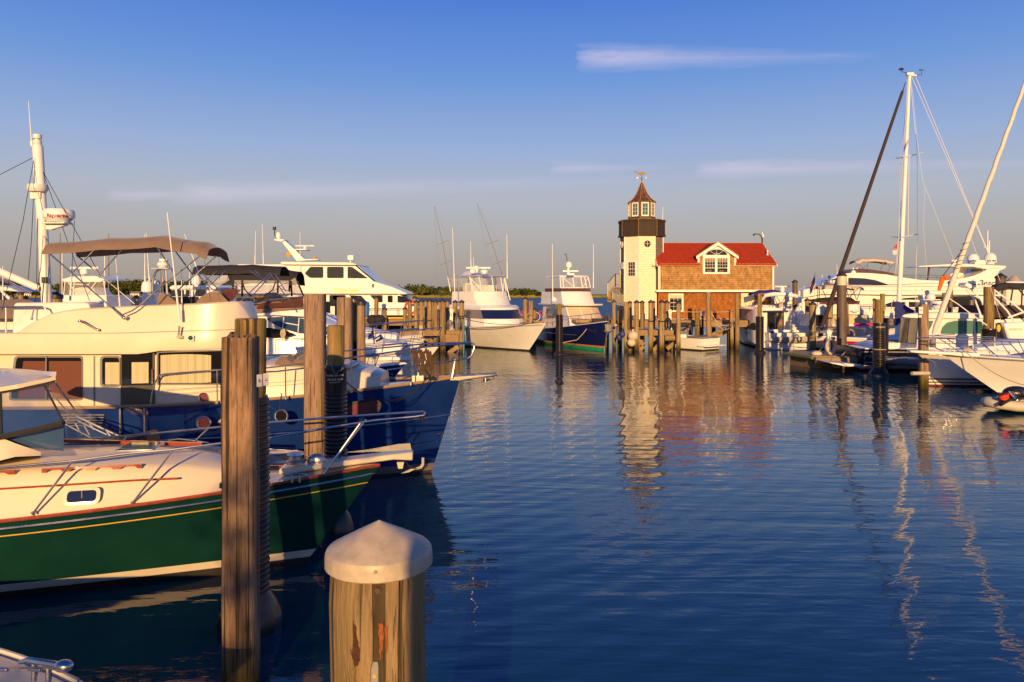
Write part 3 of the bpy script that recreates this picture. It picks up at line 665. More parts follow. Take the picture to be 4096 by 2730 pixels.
def lights(pts, n, r=.022):
    for a, b in zip(pts, pts[1:]):
        for i in range(n):
            q = Vector(a).lerp(Vector(b), (i+rs.uniform(.1, .9))/n)+Vector((0, -.02, rs.uniform(-.02, .03))); m.ball(q, r, n=5)
        m.tube([a, b], .008, 4)
lights([(X0, HD-.32, ZE+.14), (dl.x, HD-.32, ZE+.16)], 30); lights([(dr.x, HD-.32, ZE+.14), (X1, HD-.32, ZE+.14)], 26); lights([(X0, RY-.02, RZ+.02), (X1, RY-.02, RZ+.02)], 46, .018); lights([(X1+.1, HD-.3, ZE+.16), (X1+.1, RY, RZ+.02)], 20); lights([(X0-.1, HD-.3, ZE+.16), (X0-.1, RY, RZ+.02)], 20)
lights([gl+Vector((0, -.3, .1)), pk+Vector((0, -.3, .1)), gr+Vector((0, -.3, .1))], 18)
lh.part('light_string', m, 'gold', roof, world=True, ang=0)
# ---------------------------------------------------------------- tower
TD = 58.0; tc_ = C3(327, 600, TD); tc_.z = 0; va = math.atan2(tc_.x, tc_.y); tw = Vector((-math.sin(va), -math.cos(va), 0)); rt = Vector((math.cos(va), -math.sin(va), 0))
tower = T('lighthouse_tower', 'eight-sided cream shingled lighthouse tower with dark gallery and glazed lantern', 'lighthouse', (tc_.x, tc_.y, ZD))
PH = [-52.5+45*i-.0 for i in range(8)]
def oc(i, r, z): a = R(PH[i % 8]); return tc_+tw*(math.cos(a)*r)+rt*(math.sin(a)*r)+Vector((0, 0, z))
def fac(i, r, uu, z, off=0.0):
    a, b = oc(i, r, z), oc(i+1, r, z); n = ((a+b)/2-tc_); n.z = 0; n.normalize(); return a.lerp(b, uu)+n*off
def tz(y): return C3(0, y, TD-1.2).z
m = MB(); 
for i in range(8):
    m.mi = 0 if i in (0, 1) else 1
    m.poly([oc(i, 1.68, ZD), oc(i+1, 1.68, ZD), oc(i+1, 1.64, tz(573)), oc(i, 1.64, tz(573))])
tower.part('wall', m, ['shing_w', 'shing_g'], world=True, uv=True, ang=0)
m = MB()
for i in range(8): m.cyl(oc(i, 1.69, ZD), oc(i, 1.65, tz(573)), .045, n=6)
tower.part('corner_board', m, 'white', world=True)
m = MB()
def ring8(prof): return MB().loft([[oc(i, r, z) for i in range(8)] for r, z in prof])
g = ring8([(1.86, tz(578)), (1.86, tz(562)), (1.80, tz(560)), (1.80, tz(466)), (1.86, tz(464)), (1.86, tz(447)), (1.0, tz(447))]); gal = tower.part('gallery', g, 'slatbrown', world=True, uv=True, ang=0)
zl0, zl1 = tz(436), tz(303)
lan = tower.part('lantern', ring8([(1.05, tz(446)), (1.05, zl1)]), 'darkbrown', world=True, ang=0)
for i in range(8):
    m = MB(); m2 = MB(); m3 = MB()
    def q(u, v, o): return fac(i, 1.05, u, lerp(zl0, zl1, v), o)
    for u0, u1, v0, v1 in ((.14, .24, .12, .95), (.76, .86, .12, .95), (.24, .76, .12, .20), (.24, .76, .88, .95)):
        m.loft([[q(u0, v0, .01), q(u1, v0, .01), q(u1, v0, .05), q(u0, v0, .05)], [q(u0, v1, .01), q(u1, v1, .01), q(u1, v1, .05), q(u0, v1, .05)]])
    m2.poly([q(.24, .2, .02), q(.76, .2, .02), q(.76, .88, .02), q(.24, .88, .02)])
    m3.cyl(q(.5, .2, .03), q(.5, .88, .03), .012, n=5)
    for v in (.43, .65): m3.cyl(q(.24, v, .03), q(.76, v, .03), .012, n=5)
    tower.part('window', m, 'white', lan, world=True, ang=0); tower.part('pane', m2, 'glassgreen', lan, world=True, ang=0); tower.part('muntin', m3, 'white', lan, world=True)
pr = [(300, 114), (286, 94), (274, 78), (259, 64), (235, 47), (199, 30), (169, 19), (139, 8), (134, 3)]
k = .5102*TD/FOC
tower.part('roof', ring8([(1.02, tz(304))]+[(w*k, tz(y)) for y, w in pr]), 'roofbrown', world=True, ang=0)
m = MB(); ax = tc_+Vector((0, 0, 0)); zt = tz(140)
m.cyl(ax+Vector((0, 0, zt-.1)), ax+Vector((0, 0, zt+.62)), .018, n=8); m.ball(ax+Vector((0, 0, zt+.22)), .06); m.cyl(ax+Vector((-.28, 0, zt+.36)), ax+Vector((.28, 0, zt+.36)), .010, n=6); m.cyl(ax+Vector((0, -.28, zt+.36)), ax+Vector((0, .28, zt+.36)), .010, n=6)
van = tower.part('weathervane', m, 'bronze', world=True)
wh = [(445, 118), (462, 130), (482, 132), (500, 123), (520, 130), (505, 142), (500, 160), (520, 168), (552, 158), (600, 148), (650, 145), (680, 148), (684, 185), (672, 208), (620, 211), (570, 207), (525, 192), (500, 178), (485, 155), (462, 142), (447, 130)]
cw = Cr(2450, 660, .1913); m = MB(); m.prism([cw(x, y, TD) for x, y in wh], (0, .05, 0)); tower.part('whale_figure', m, 'bronze', van, world=True, ang=0)
for ch, dx in (('N', -.33), ('S', .33)): tower.part('compass_letter', textmb(ch, .17, facing((ax.x+dx, ax.y, zt+.36))), 'gold', van, world=True, ang=0)
m = MB()
for i in range(8):
    for a, b, n in ((oc(i, 1.88, tz(578)), oc(i, 1.88, tz(447)), 12), (oc(i, 1.07, zl0), oc(i, 1.07, zl1), 12)): lights([a, b], n, .02)
    lights([oc(i, 1.1, zl0-.02), oc(i+1, 1.1, zl0-.02)], 8, .022); lights([oc(i, 1.14, zl1), oc(i+1, 1.14, zl1)], 8, .016)
    pp = [oc(i, w*k+.02, tz(y)) for y, w in pr]; lights(pp, 3, .018)
tower.part('light_string', m, 'gold', gal, world=True, ang=0)
# tower windows: double hung on the left front face, round one on the right front face
def twin(i, u0, u1, y0, y1, r=1.665):
    z0, z1 = tz(y1), tz(y0); m = MB(); q = lambda u, z, o: fac(i, r, u, z, o)
    m.loft([[q(u0, z0, 0), q(u1, z0, 0), q(u1, z0, .05), q(u0, z0, .05)], [q(u0, z1, 0), q(u1, z1, 0), q(u1, z1, .05), q(u0, z1, .05)]]); w = tower.part('window', m, 'white', world=True, ang=0)
    du, dz = (u1-u0)*.12, (z1-z0)*.06; m = MB(); m.poly([q(u0+du, z0+dz, .055), q(u1-du, z0+dz, .055), q(u1-du, z1-dz, .055), q(u0+du, z1-dz, .055)]); m.mi = 1
    m.poly([q(u0+du, lerp(z0, z1, .74), .058), q(u1-du, lerp(z0, z1, .74), .058), q(u1-du, z1-dz, .058), q(u0+du, z1-dz, .058)]); tower.part('pane', m, ['glass', 'interior'], w, world=True, ang=0); m = MB()
    for t in (1/3, 2/3): m.cyl(q(lerp(u0+du, u1-du, t), z0+dz, .06), q(lerp(u0+du, u1-du, t), z1-dz, .06), .010, n=5)
    for t in (.27, .5, .73): m.cyl(q(u0+du, lerp(z0, z1, t), .06), q(u1-du, lerp(z0, z1, t), .06), .02 if t == .5 else .010, n=5)
    tower.part('muntin', m, 'white', w, world=True)
twin(0, .24, .83, 776, 898); twin(7, .2, .8, 780, 835)
def rwin(i, u, y, rr, sx_=1.0):
    c = fac(i, 1.655, u, tz(y), .03); a, b = oc(i, 1.65, 0), oc(i+1, 1.65, 0); tx = (b-a).normalized(); n = tx.cross(Vector((0, 0, 1))); n = n if n.dot(c-tc_) > 0 else -n
    cir = lambda r, o: [c+tx*(r*math.cos(k*6.2832/24))+Vector((0, 0, r*math.sin(k*6.2832/24)))+n*o for k in range(24)]
    m = MB(); m.loft([cir(rr, -.03), cir(rr*1.05, .03), cir(rr*.86, .04), cir(rr*.84, 0)]); w = tower.part('window', m, 'darkbrown' if i == 1 else 'white', world=True)
    m = MB(); m.poly(cir(rr*.86, .012)); tower.part('pane', m, 'glass', w, world=True, ang=0)
    m = MB(); m.cyl(c-tx*rr*.85+n*.03, c+tx*rr*.85+n*.03, .018, n=5); m.cyl(c-Vector((0, 0, rr*.85))+n*.03, c+Vector((0, 0, rr*.85))+n*.03, .018, n=5); tower.part('muntin', m, 'cream', w, world=True)
rwin(1, .52, 641, .24); rwin(7, .5, 640, .24)
m = MB(); p = fac(1, 1.66, .86, tz(802), .2); m.box(p, (.22, .22, .22)); m.cyl(p, fac(1, 1.66, .86, tz(795), .0), .03); m.cyl(p+Vector((.1, 0, 0)), p+Vector((.42, 0, 0)), .03); tower.part('flood_lamp', m, 'cream', world=True)
m = MB(); p = C3(490, 450, TD-.3); m.tube([p, C3(494, 350, TD-.3)], [.03, .015], 6); tower.part('whip_antenna', m, 'spar', gal, world=True)
# ---------------------------------------------------------------- lamp post behind the roof
lp = C3(1272, 640, 62.5); lpt = T('street_lamp', 'dark gooseneck street lamp with a white camera behind the red roof', 'lamp post', (lp.x, lp.y, ZD))
m = MB(); m.tube([(lp.x, lp.y, ZD)]+[C3(x, y, 62.5) for x, y in ((1272, 640), (1271, 600), (1262, 575), (1240, 563), (1206, 562))], [.09, .07, .06, .05, .04, .04], 8); lpt.part('pole', m, 'capblk', world=True)
m = MB(); m.cyl(C3(1206, 562, 62.5), C3(1205, 575, 62.5), .05, .10); lpt.part('lamp_shade', m, 'capblk', world=True)
m = MB(); m.ball(C3(1277, 578, 62.4), .15, (.8, .8, 1.1)); m.cyl(C3(1273, 580, 62.4), C3(1273, 548, 62.4), .05); lpt.part('camera_dome', m, 'whiteplastic', world=True)
# ---------------------------------------------------------------- stairs beside the tower
st = T('outdoor_stairs', 'weathered wooden outdoor stairs with railings beside the tower', 'stairs', C3(120, 1085, 57.6))
A = C3(140, 985, 58.5); B_ = C3(110, 1075, 56.8)
m = MB()
for i in range(9): p = A.lerp(B_, i/8); m.box(p, (.95, .3, .05))
st.part('tread', m, 'timberdk', world=True)
m = MB()
for dx in (-.5, .5): m.tube([A+Vector((dx, 0, -.1)), B_+Vector((dx, 0, -.1))], .06, 4)
m.box(C3(140, 990, 58.9), (1.1, .9, .08)); m.prism([C3(58, 1008, 56.9), C3(80, 1020, 56.9), C3(98, 1095, 56.9), C3(60, 1095, 56.9)], (0, .05, 0))
st.part('stringer', m, 'timber', world=True)
m = MB()
def railing(a, b, h, n):
    a, b = Vector(a), Vector(b); u = Vector((0, 0, h)); m.tube([a+u, b+u], .035, 6); m.tube([a+u*.15, b+u*.15], .025, 6)
    for i in range(n+1): p = a.lerp(b, i/n); m.cyl(p, p+u, .045 if i in (0, n) else .016, n=5)
railing(C3(120, 975, 58.3), C3(60, 1052, 56.9), 1.0, 12); railing(C3(120, 975, 58.3), C3(158, 975, 58.4), 1.0, 6); railing(C3(100, 1110, 56.8), C3(188, 1130, 56.2), .9, 14)
st.part('railing', m, 'galv', world=True)
# ---------------------------------------------------------------- docks
def dock(lab, x0, x1, y0, y1, z, th=.3, name='wooden_dock', plm='planks', braces=(), bents=True):
    t = T(name, lab, 'dock', ((x0+x1)/2, (y0+y1)/2, 0)); m = MB()
    n = int((x1-x0)/.15)
    for i in range(n): m.box((x0+(i+.5)*.15, (y0+y1)/2, z-.02-(i*7 % 3)*.004), (.138, y1-y0, .045))
    t.part('deck', m, plm, world=True, ang=0); m = MB()
    m.box(((x0+x1)/2, y0+.06, z-.045-th/2-.01), (x1-x0, .12, th)); m.box(((x0+x1)/2, y1-.06, z-.045-th/2-.01), (x1-x0, .12, th))
    k = max(2, int((x1-x0)/1.2))
    for i in range(k): m.box((lerp(x0+.1, x1-.1, i/(k-1)), (y0+y1)/2, z-.05-th*.4), (.1, y1-y0-.26, th*.7))
    t.part('beam', m, 'timber', world=True)
    if bents:
        m = MB()
        for i in range(max(2, int((x1-x0)/2.1))):
            for yy in ((y0+.5,) if y1-y0 < 3 else (y0+.6, (y0+y1)/2, y1-.6)):
                xx = lerp(x0+.3, x1-.3, i/max(1, int((x1-x0)/2.1)-1)); m.cyl((xx, yy, -1), (xx, yy, z-.4), .15, n=10)
        t.part('support_post', m, 'timberdk', world=True)
    if braces:
        m = MB()
        for a, b in braces:
            a, b = Vector(a), Vector(b); L = (b-a).length; r = (b-a).to_track_quat('X', 'Z').to_matrix().to_4x4(); m.box((a+b)/2, (L, .09, .26), mat=r)
        t.part('cross_brace', m, 'timber', world=True)
    return t
br = [(C4(930, 560, 53.2), C4(1170, 430, 53.2)), (C4(1050, 540, 53.5), C4(1225, 440, 53.5)), (C4(905, 500, 53), C4(1040, 570, 53)), (C4(715, 470, 53.6), C4(800, 425, 53.6)), (C4(1040, 550, 53.1), C4(1125, 590, 53.1)), (C4(620, 440, 53.6), C4(700, 420, 53.6))]
dock('broad timber dock carrying the shingled house and lighthouse tower', 7.2, 21.8, 53.6, 63.0, ZD, .42, braces=br)
fa, fb = C4(140, 0, 49.6).x, C4(690, 0, 49.6).x
bf = [(C4(250, 540, 49.6), C4(325, 600, 49.6)), (C4(385, 500, 49.6), C4(445, 555, 49.6)), (C4(570, 645, 49.6), C4(670, 560, 49.6)), (C4(420, 665, 49.8), C4(480, 610, 49.8)), (C4(275, 665, 49.8), C4(325, 615, 49.8))]
dock('low timber finger dock between capped pilings in front of the lighthouse', fa, fb, 49.4, 51.6, 1.40, .3, braces=bf)
dock('long timber dock with a yellow painted edge behind the bow rails', CD(-2900, 0, 58.).x, CD(1300, 0, 58.).x, 57.6, 60.5, 1.92, .5)
m = MB(); m.box(((CD(-500, 0, 57.5).x+CD(950, 0, 57.5).x)/2, 57.5, 1.96), (CD(950, 0, 57.5).x-CD(-500, 0, 57.5).x, .16, .10)); solo('dock_edge_board', 'yellow painted edge board along the long dock near the motor yacht', 'edge board', m, 'reddeck', (CD(200, 0, 57.5).x, 57.5, 1.96))
fa2, fb2 = CD(1560, 0, 48.6).x, CD(2060, 0, 48.6).x
bf2 = [(CD(1830, 1290, 48.4), CD(2030, 1160, 48.4)), (CD(1370, 1000, 49.6), CD(1570, 1090, 49.6)), (CD(1600, 890, 49.6), CD(1760, 1040, 49.6)), (CD(1000, 830, 51), CD(1210, 1000, 51))]
dock('low timber finger dock with a white power pedestal beside the sportfisher', CD(900, 0, 50).x, fb2, 48.6, 50.8, 1.42, .3, braces=bf2)
m = MB(); m.box((CD(1900, 0, 48.3).x, 48.4, CD(0, 1000, 48.4).z), (CD(2040, 0, 48.4).x-CD(1765, 0, 48.4).x, .22, .5)); solo('dock_fender_beam', 'thick round timber beam across the front of the finger dock by the sportfisher', 'timber beam', m, 'timber', (CD(1900, 0, 48.4).x, 48.4, .9), bev=.03)
m = MB(); m.cyl(C4(545, 530, 49.1), C4(668, 530, 49.1), .2, n=12); solo('dock_fender_log', 'horizontal log between two pilings of the lighthouse finger dock', 'timber log', m, 'timber', C4(600, 530, 49.1))
dock('far right timber dock running behind the cruisers and sailboat', 20.5, 46, 56.5, 58.6, 1.9, .4)
# ================================================================ pilings
def pile_mesh(t, r, zt, mat, seg=20, jag=0.0, taper=.02, seed=1, square=0.0):
    rd = random.Random(seed); m = MB(); secs = []; zs = [-1.2, 0, .5, 1.0, 1.5, 2.0, 2.6, zt-.02, zt]; zs = sorted(set(z for z in zs if z <= zt-.02))+[zt]
    cx = [rd.uniform(-.008, .008) for _ in zs]
    for i, z in enumerate(zs):
        ring = []
        for k in range(seg):
            a = k*6.28318/seg; rr = r*(1+taper*(1-z/zt))*(1+.02*noise.noise((math.cos(a)*1.5+seed, math.sin(a)*1.5, z*.4)))
            if square: rr /= max(abs(math.cos(a)), abs(math.sin(a)))**square
            if z == zt and not jag: rr *= .94
            ring.append(Vector((rr*math.cos(a)+cx[i], rr*math.sin(a), z+(rd.uniform(-jag, jag*.3) if z == zt else 0))))
        secs.append(ring)
    m.loft(secs, True, False)
    c = m.v((0, 0, zt-.02-jag*.6)); m.b.verts.ensure_lookup_table(); top = [v for v in m.b.verts][-1-seg:-1]
    for k in range(seg): m.f((top[k], top[(k+1) % seg], c))
    return t.part('post', m, mat, ang=55)
def cap_part(t, r, zt, mat='capblk', h=None, skirt=.07):
    h = r*.85 if h is None else h
    return t.part('cap', MB().lathe([(r*1.1, zt-skirt), (r*1.13, zt+.0), (r*1.1, zt+.025), (r*.55, zt+h*.55), (.012, zt+h)], n=20), mat, ang=30)
def sleeve(t, r, z0, z1, pitch=.085, amp=.022, seg=20, collar=None, txt=None, plain=.0):
    m = MB(); prof = []; z = z0; k = 0
    n = int((z1-plain-z0)/pitch)
    for i in range(n):
        zz = z0+i*pitch
        for f, a in ((0, 0), (.18, .75), (.4, 1), (.62, .75), (.8, 0)): prof.append((r+amp*a, zz+f*pitch))
    if plain:
        prof += [(r+amp*.2, z1-plain), (r+amp*.2, z1-.10), (r+amp, z1-.08), (r+amp, z1-.05), (r+amp*.2, z1-.04)]
    prof += [(r, z1)]
    m.lathe(prof, n=seg); s = t.part('ribbed_sleeve', m, 'rubber', ang=50)
    if collar:
        t.part('float_collar', MB().lathe([(r*1.05, z0+.05), (r*1.35, z0-.02), (collar*.96, z0-.2), (collar, z0-.3), (collar*.92, -.15), (collar*.6, -.4)], n=14), 'rubber', s, ang=25)
    return s
def pile(px0, px1, pyt, d, mat='wood', cap=True, lab='', grp=None, name='piling', cr=None, jag=0, capmat='capblk', seed=None, square=0.0):
    if cr is not None: a = cr(px0, pyt, d); b = cr(px1, pyt, d)
    else: a = P(px0, pyt, d); b = P(px1, pyt, d)
    r = (b.x-a.x)/2; c = (a+b)/2; zt = c.z; t = T(name, lab, 'piling', (c.x, d, 0), 0, grp)
    cap and cap_part(t, r, zt-r*.85, capmat)
    pile_mesh(t, r*(.94 if cap else 1), zt-(r*.85 if cap else 0), mat, jag=jag, seed=seed or int(px0*7+pyt), square=square)
    t.r = r; t.zt = zt
    if grp:
        k = int(px0*13+d*7) % 5; t.o.rotation_euler = (R((k-2)*.35), R(((k*3) % 5-2)*.3), 0)
        if k in (1, 3): zr_ = zt*(.52+.05*k); m = MB(); [m.lathe([(r*.97, zr_+i*.045), (r*1.08, zr_+.02+i*.045), (r*.97, zr_+.04+i*.045)], n=16) for i in range(2)]; t.part('rope_wrap', m, 'ropeblk')
    return t
ORD = ['first', 'second', 'third', 'fourth', 'fifth', 'sixth', 'seventh', 'eighth', 'ninth', 'tenth', 'eleventh', 'twelfth', 'thirteenth', 'fourteenth', 'fifteenth', 'sixteenth']
# near ones ------------------------------------------------------
fp = pile(1328, 1705, 2300, 2.9, 'woodtan', False, 'thick near piling with a peeling tan surface under an ivory cone cap', seed=5)
zc = 2.752; r0 = fp.r
for o in list(fp.o.children): bpy.data.objects.remove(o)
pile_mesh(fp, r0, zc+.05, 'woodtan', 36, seed=5)
zr = 2.812; za = P(1521, 2081, 2.9).z; RC = r0*1.125
capo = fp.part('cap', MB().lathe([(RC*.97, zc-.01), (RC, zc-.004), (RC*1.0, zr-.03), (RC*.99, zr-.014), (RC*.97, zr-.004), (RC*.93, zr+.004), (RC*.5, lerp(zr, za, .50)), (.002, za)], n=64), 'capwhite', ang=22)
m = MB(); a = -R(98)
def onp(px, py, rr):                              # a spot on the near piling's surface
    p = P(px, py, 2.9-rr*.97); u = max(-.98, min(.98, (p.x-fp.o.location.x)/rr)); return Vector((u*rr, -math.sqrt(1-u*u)*rr, p.z))
q = onp(1503, 2287, RC); m.cyl(q, q*1.0+Vector((0, -.006, 0)), .0065, n=10); fp.part('screw', m, 'galv', capo)
m = MB()
pts = [(1504, 2640, .010), (1502, 2660, .017), (1500, 2700, .019), (1500, 2790, .020), (1501, 2860, .019)]
secs = []
for px, py, w in pts:
    q = onp(px, py, r0); n_ = Vector((q.x, q.y, 0)).normalized(); tg = Vector((-n_.y, n_.x, 0)); secs.append([q-tg*w+n_*-.002, q-tg*w*.7+n_*.012, q+tg*w*.7+n_*.012, q+tg*w-n_*.002])
m.loft(secs); pl_ = fp.part('metal_strap', m, 'galv', ang=60)
m = MB()
for py in (2695, 2728): q = onp(1500, py, r0); n_ = Vector((q.x, q.y, 0)).normalized(); m.cyl(q+n_*.008, q+n_*.017, .0075, n=10)
fp.part('screw', m, 'gold', pl_)
def patch(name, outline, mat, off=.0035):
    m = MB(); ps = [onp(px, py, r0) for px, py in outline]; c = sum(ps, Vector())/len(ps)
    ps = [p+Vector((p.x, p.y, 0)).normalized()*off for p in ps]; m.poly(ps); fp.part(name, m, mat, ang=0)
M['barkscar'] = pm('dark_flaking_bark', (.075, .026, .012), .9, var=.6, vs=40, bump=.9, bs=90)
rr_ = random.Random(4); L_ = [(1414, 2480), (1425, 2510), (1432, 2560), (1441, 2600), (1440, 2640), (1428, 2665)]; Lq = [(1420, 2668), (1410, 2640), (1400, 2600), (1408, 2560), (1406, 2510)]
def rough(o): 
    r = []
    for (a, b), (c, d) in zip(o, o[1:]+o[:1]):
        for i in range(4): r.append((lerp(a, c, i/4)+rr_.uniform(-3, 3), lerp(b, d, i/4)+rr_.uniform(-4, 4)))
    return r
patch('bark_scar', rough(L_+Lq), 'barkscar'); patch('bark_scar', rough([(1508, 2304), (1540, 2302), (1541, 2330), (1526, 2338), (1512, 2326)]), 'barkscar')
patch('bark_scar', rough([(1508, 2345), (1520, 2348), (1520, 2368), (1505, 2372), (1496, 2360)]), 'barkscar')
p1 = pile(900, 1026, 1340, 7.0, 'woodgrey', False, 'tall square-hewn near piling with a cracked splintered top', jag=.09, seed=11, square=.75)
m = MB(); M['rust'] = pm('rust_stain', (.30, .085, .02), .9, var=.5, vs=60)
patch('rust_stain', rough([(1512, 2495), (1528, 2490), (1533, 2540), (1529, 2600), (1521, 2640), (1517, 2570)]), 'rust', .002); patch('rust_stain', rough([(1540, 2510), (1548, 2512), (1550, 2590), (1543, 2620)]), 'rust', .002); patch('knot_hole', rough([(1498, 2352), (1512, 2348), (1522, 2358), (1520, 2370), (1506, 2374)]), 'bark', .005)
a = P(1030, 1500, 6.86); b = P(1062, 1500, 6.90)
for i in range(2): m.box((a.x+.015+i*.048, 6.87+i*.035, P(0, 1522, 6.9).z+i*.006), (.05, .012, .115), R(38))
sgn = p1.part('slip_number_sign', m, 'whiteplastic', world=True, bev=.003)
for i, ch in enumerate(('SP', '5-')): p1.part('sign_lettering', textmb(ch, .034, facing((a.x+.015+i*.048+.006, 6.87+i*.035-.008, P(0, 1522, 6.9).z+i*.006), R(38), 0) @ Matrix.Rotation(R(90), 4, 'Z'), .001), 'letter_blue', sgn, world=True, ang=0)
p1b = pile(941, 1062, 1275, 8.46, 'woodgreen', False, 'mossy round piling with ribbed sleeve standing behind the hewn near piling', seed=12)
sleeve(p1b, .195, .36, P(0, 1590, 8.4).z, .062, .022, 22, .36)
p2 = pile(1222, 1302, 1178, 12.5, 'woodwarm', False, 'smooth tall tan piling between the trawler and the green boat', seed=13, square=.7)
p2b = pile(1309, 1376, 1303, 12.0, 'woodgreen', False, 'mossy squat piling in a ribbed sleeve printed with a phone number', seed=14)
zz = P(0, 1463, 11.85).z; sl = sleeve(p2b, .172, .25, zz, .066, .017, 22, .3, plain=.42)
for tx, y, s in (('SAYBROOK.COM', 1500, .052), ('860.395.3080', 1510, .056), ('DOCKMASTER', 1516, .035)):
    pass
for tx, zz_, s in (('SAYBROOK.COM', zz-.16, .040), ('860.395.3080', zz-.225, .048), ('DOCKMASTER', zz-.27, .026)):
    p2b.part('sleeve_lettering', textmb(tx, s, Matrix.Translation((.03, -.178, zz_)) @ Matrix.Rotation(R(12), 4, 'Z') @ Matrix.Rotation(R(90), 4, 'X'), .002, bend=.178), 'letter_white', sl, ang=0)
m = MB()
def uhook(x, d, y0, y1, w): return [P(x-w*.75, y0+8, d), P(x-w*.6, y0, d), P(x-w*.4, y0+12, d), P(x-w*.2, y1-6, d), P(x, y1, d), P(x+w*.25, y1-14, d), P(x+w*.45, y0+30, d), P(x+w*.55, y0+18, d), P(x+w*.65, y0+25, d)]
m.tube(uhook(1345, 11.8, 1452, 1497, 46), .006, 6); p2b.part('wire_hook', m, 'galv', world=True)
m = MB(); m.tube([P(1061, 1577, 8.2), P(1068, 1580, 8.2), P(1076, 1605, 8.1), P(1090, 1635, 8.05), P(1108, 1645, 8.05), P(1120, 1630, 8.05), P(1124, 1590, 8.05), P(1128, 1578, 8.05), P(1122, 1575, 8.05)], .007, 6); p1b.part('wire_hook', m, 'galv', world=True)
mid = [(1350, 1410, 1190, 20.5, 'woodwarm', False, 'plain tan piling with cracked face behind the printed sleeve', .7), (1404, 1430, 1202, 21.5, 'woodgreen', False, 'thin mossy piling wedged between two tan pilings', 0), (1427, 1463, 1197, 21.0, 'woodwarm', True, 'tan piling under a wide dark cone cap behind the trawler rail', 0)]
for a, b, y, d, mt, cp, lab, sq in mid:
    t = pile(a, b, y, d, mt, cp, lab, square=sq)
    if 'mossy' in lab: sleeve(t, t.r*1.35, .2, P(0, 1363, d).z, .09, .02, 16, None, plain=.4)
# capped pilings of the left dock
for i, (a, b, y, d, lab) in enumerate([(370, 460, 165, 57.3, 'capped piling with a dark rope loop in front of the motor yacht'), (535, 622, 390, 56.9, 'short capped piling in front of the motor yacht hull'), (1135, 1222, 170, 60.8, 'capped piling peeking above the cluster, farthest back by the yacht bow')]):
    pile(a, b, y, d, 'woodtan', True, lab, 'capped pilings of the left dock', cr=CD)
row = [(940, 1022, 380, 52.0), (1030, 1122, 233, 50.6), (1150, 1247, 243, 50.2), (1258, 1352, 230, 50.0), (1352, 1418, 233, 52.6), (1408, 1506, 222, 49.7), (1510, 1562, 243, 52.8), (1533, 1627, 240, 49.5), (1626, 1682, 245, 52.7), (1664, 1782, 222, 48.3), (1778, 1856, 233, 51.2), (1910, 2010, 246, 50.9), (2034, 2132, 243, 48.0)]
for i, (a, b, y, d) in enumerate(row):
    pile(a, b, y, d, ('wood', 'woodtan')[i % 2], True, f'{ORD[i]} dark-capped piling from the left in the dense row beside the white sportfisher', 'capped pilings of the left dock', cr=CD)
for a, b, y, d, lab in ((95, 135, 912, 57, 'capped piling left of the bicycles behind the navy yacht stern'), (140, 180, 950, 54, 'uncapped pale piling with a wound rope beside the bicycles'), (175, 212, 1012, 55.5, 'short capped piling by the bicycles and the sportfisher bow')):
    pile(a, b, y, d, 'woodtan', 'uncapped' not in lab, lab, 'pilings between the two white yachts', cr=Cr(2050, 780, .4464))
# lighthouse finger dock pilings
row = [(0, 80, 262, 50.8, 1), (98, 202, 412, 52.5, 1), (243, 332, 303, 49.5, 0), (333, 417, 280, 51.6, 1), (448, 556, 263, 49.3, 1), (570, 666, 270, 51.4, 1), (744, 852, 260, 49.2, 1), (838, 893, 280, 51.8, 1), (973, 1085, 260, 48.9, 1), (1088, 1190, 270, 51.0, 1), (1328, 1427, 280, 48.6, 1)]
for i, (a, b, y, d, cp) in enumerate(row):
    pile(a, b, y, d, ('wood', 'woodtan')[i % 2], bool(cp), f'{ORD[i]} piling from the left in the row before the lighthouse' + (', dark cap' if cp else ', bare flat top'), 'pilings of the lighthouse dock', cr=CE)
for a, b, y, d, mt, lab in ((862, 912, 228, 52.2, 'woodgreen', 'short mossy uncapped piling beside the meter box under the house'), (984, 1034, 52, 50.5, 'woodtan', 'tall uncapped piling in front of the house reaching the white band'), (1224, 1267, 234, 52.6, 'woodtan', 'short uncapped piling with ropes left of the tall piling near the cruiser'), (1282, 1329, 68, 50.2, 'woodtan', 'tall uncapped piling at the bow of the white cruiser')):
    pile(a, b, y, d, mt, False, lab, 'pilings of the lighthouse dock', cr=C4)
t = pile(1517, 1562, 66, 47.5, 'woodgreen', False, 'mossy piling in a ribbed black sleeve beside the white cruiser stern', cr=C4); sleeve(t, .33*.72, .2, C4(0, 305, 47.4).z, .12, .03, 16, .42)
t = pile(400, 440, 975, 46.5, 'woodgreen', False, 'mossy piling in a ribbed sleeve in front of the navy yacht', cr=Cr(2050, 780, .4464)); sleeve(t, .21, .2, Cr(2050, 780, .4464)(0, 1072, 46.4).z, .11, .03, 16, .38)
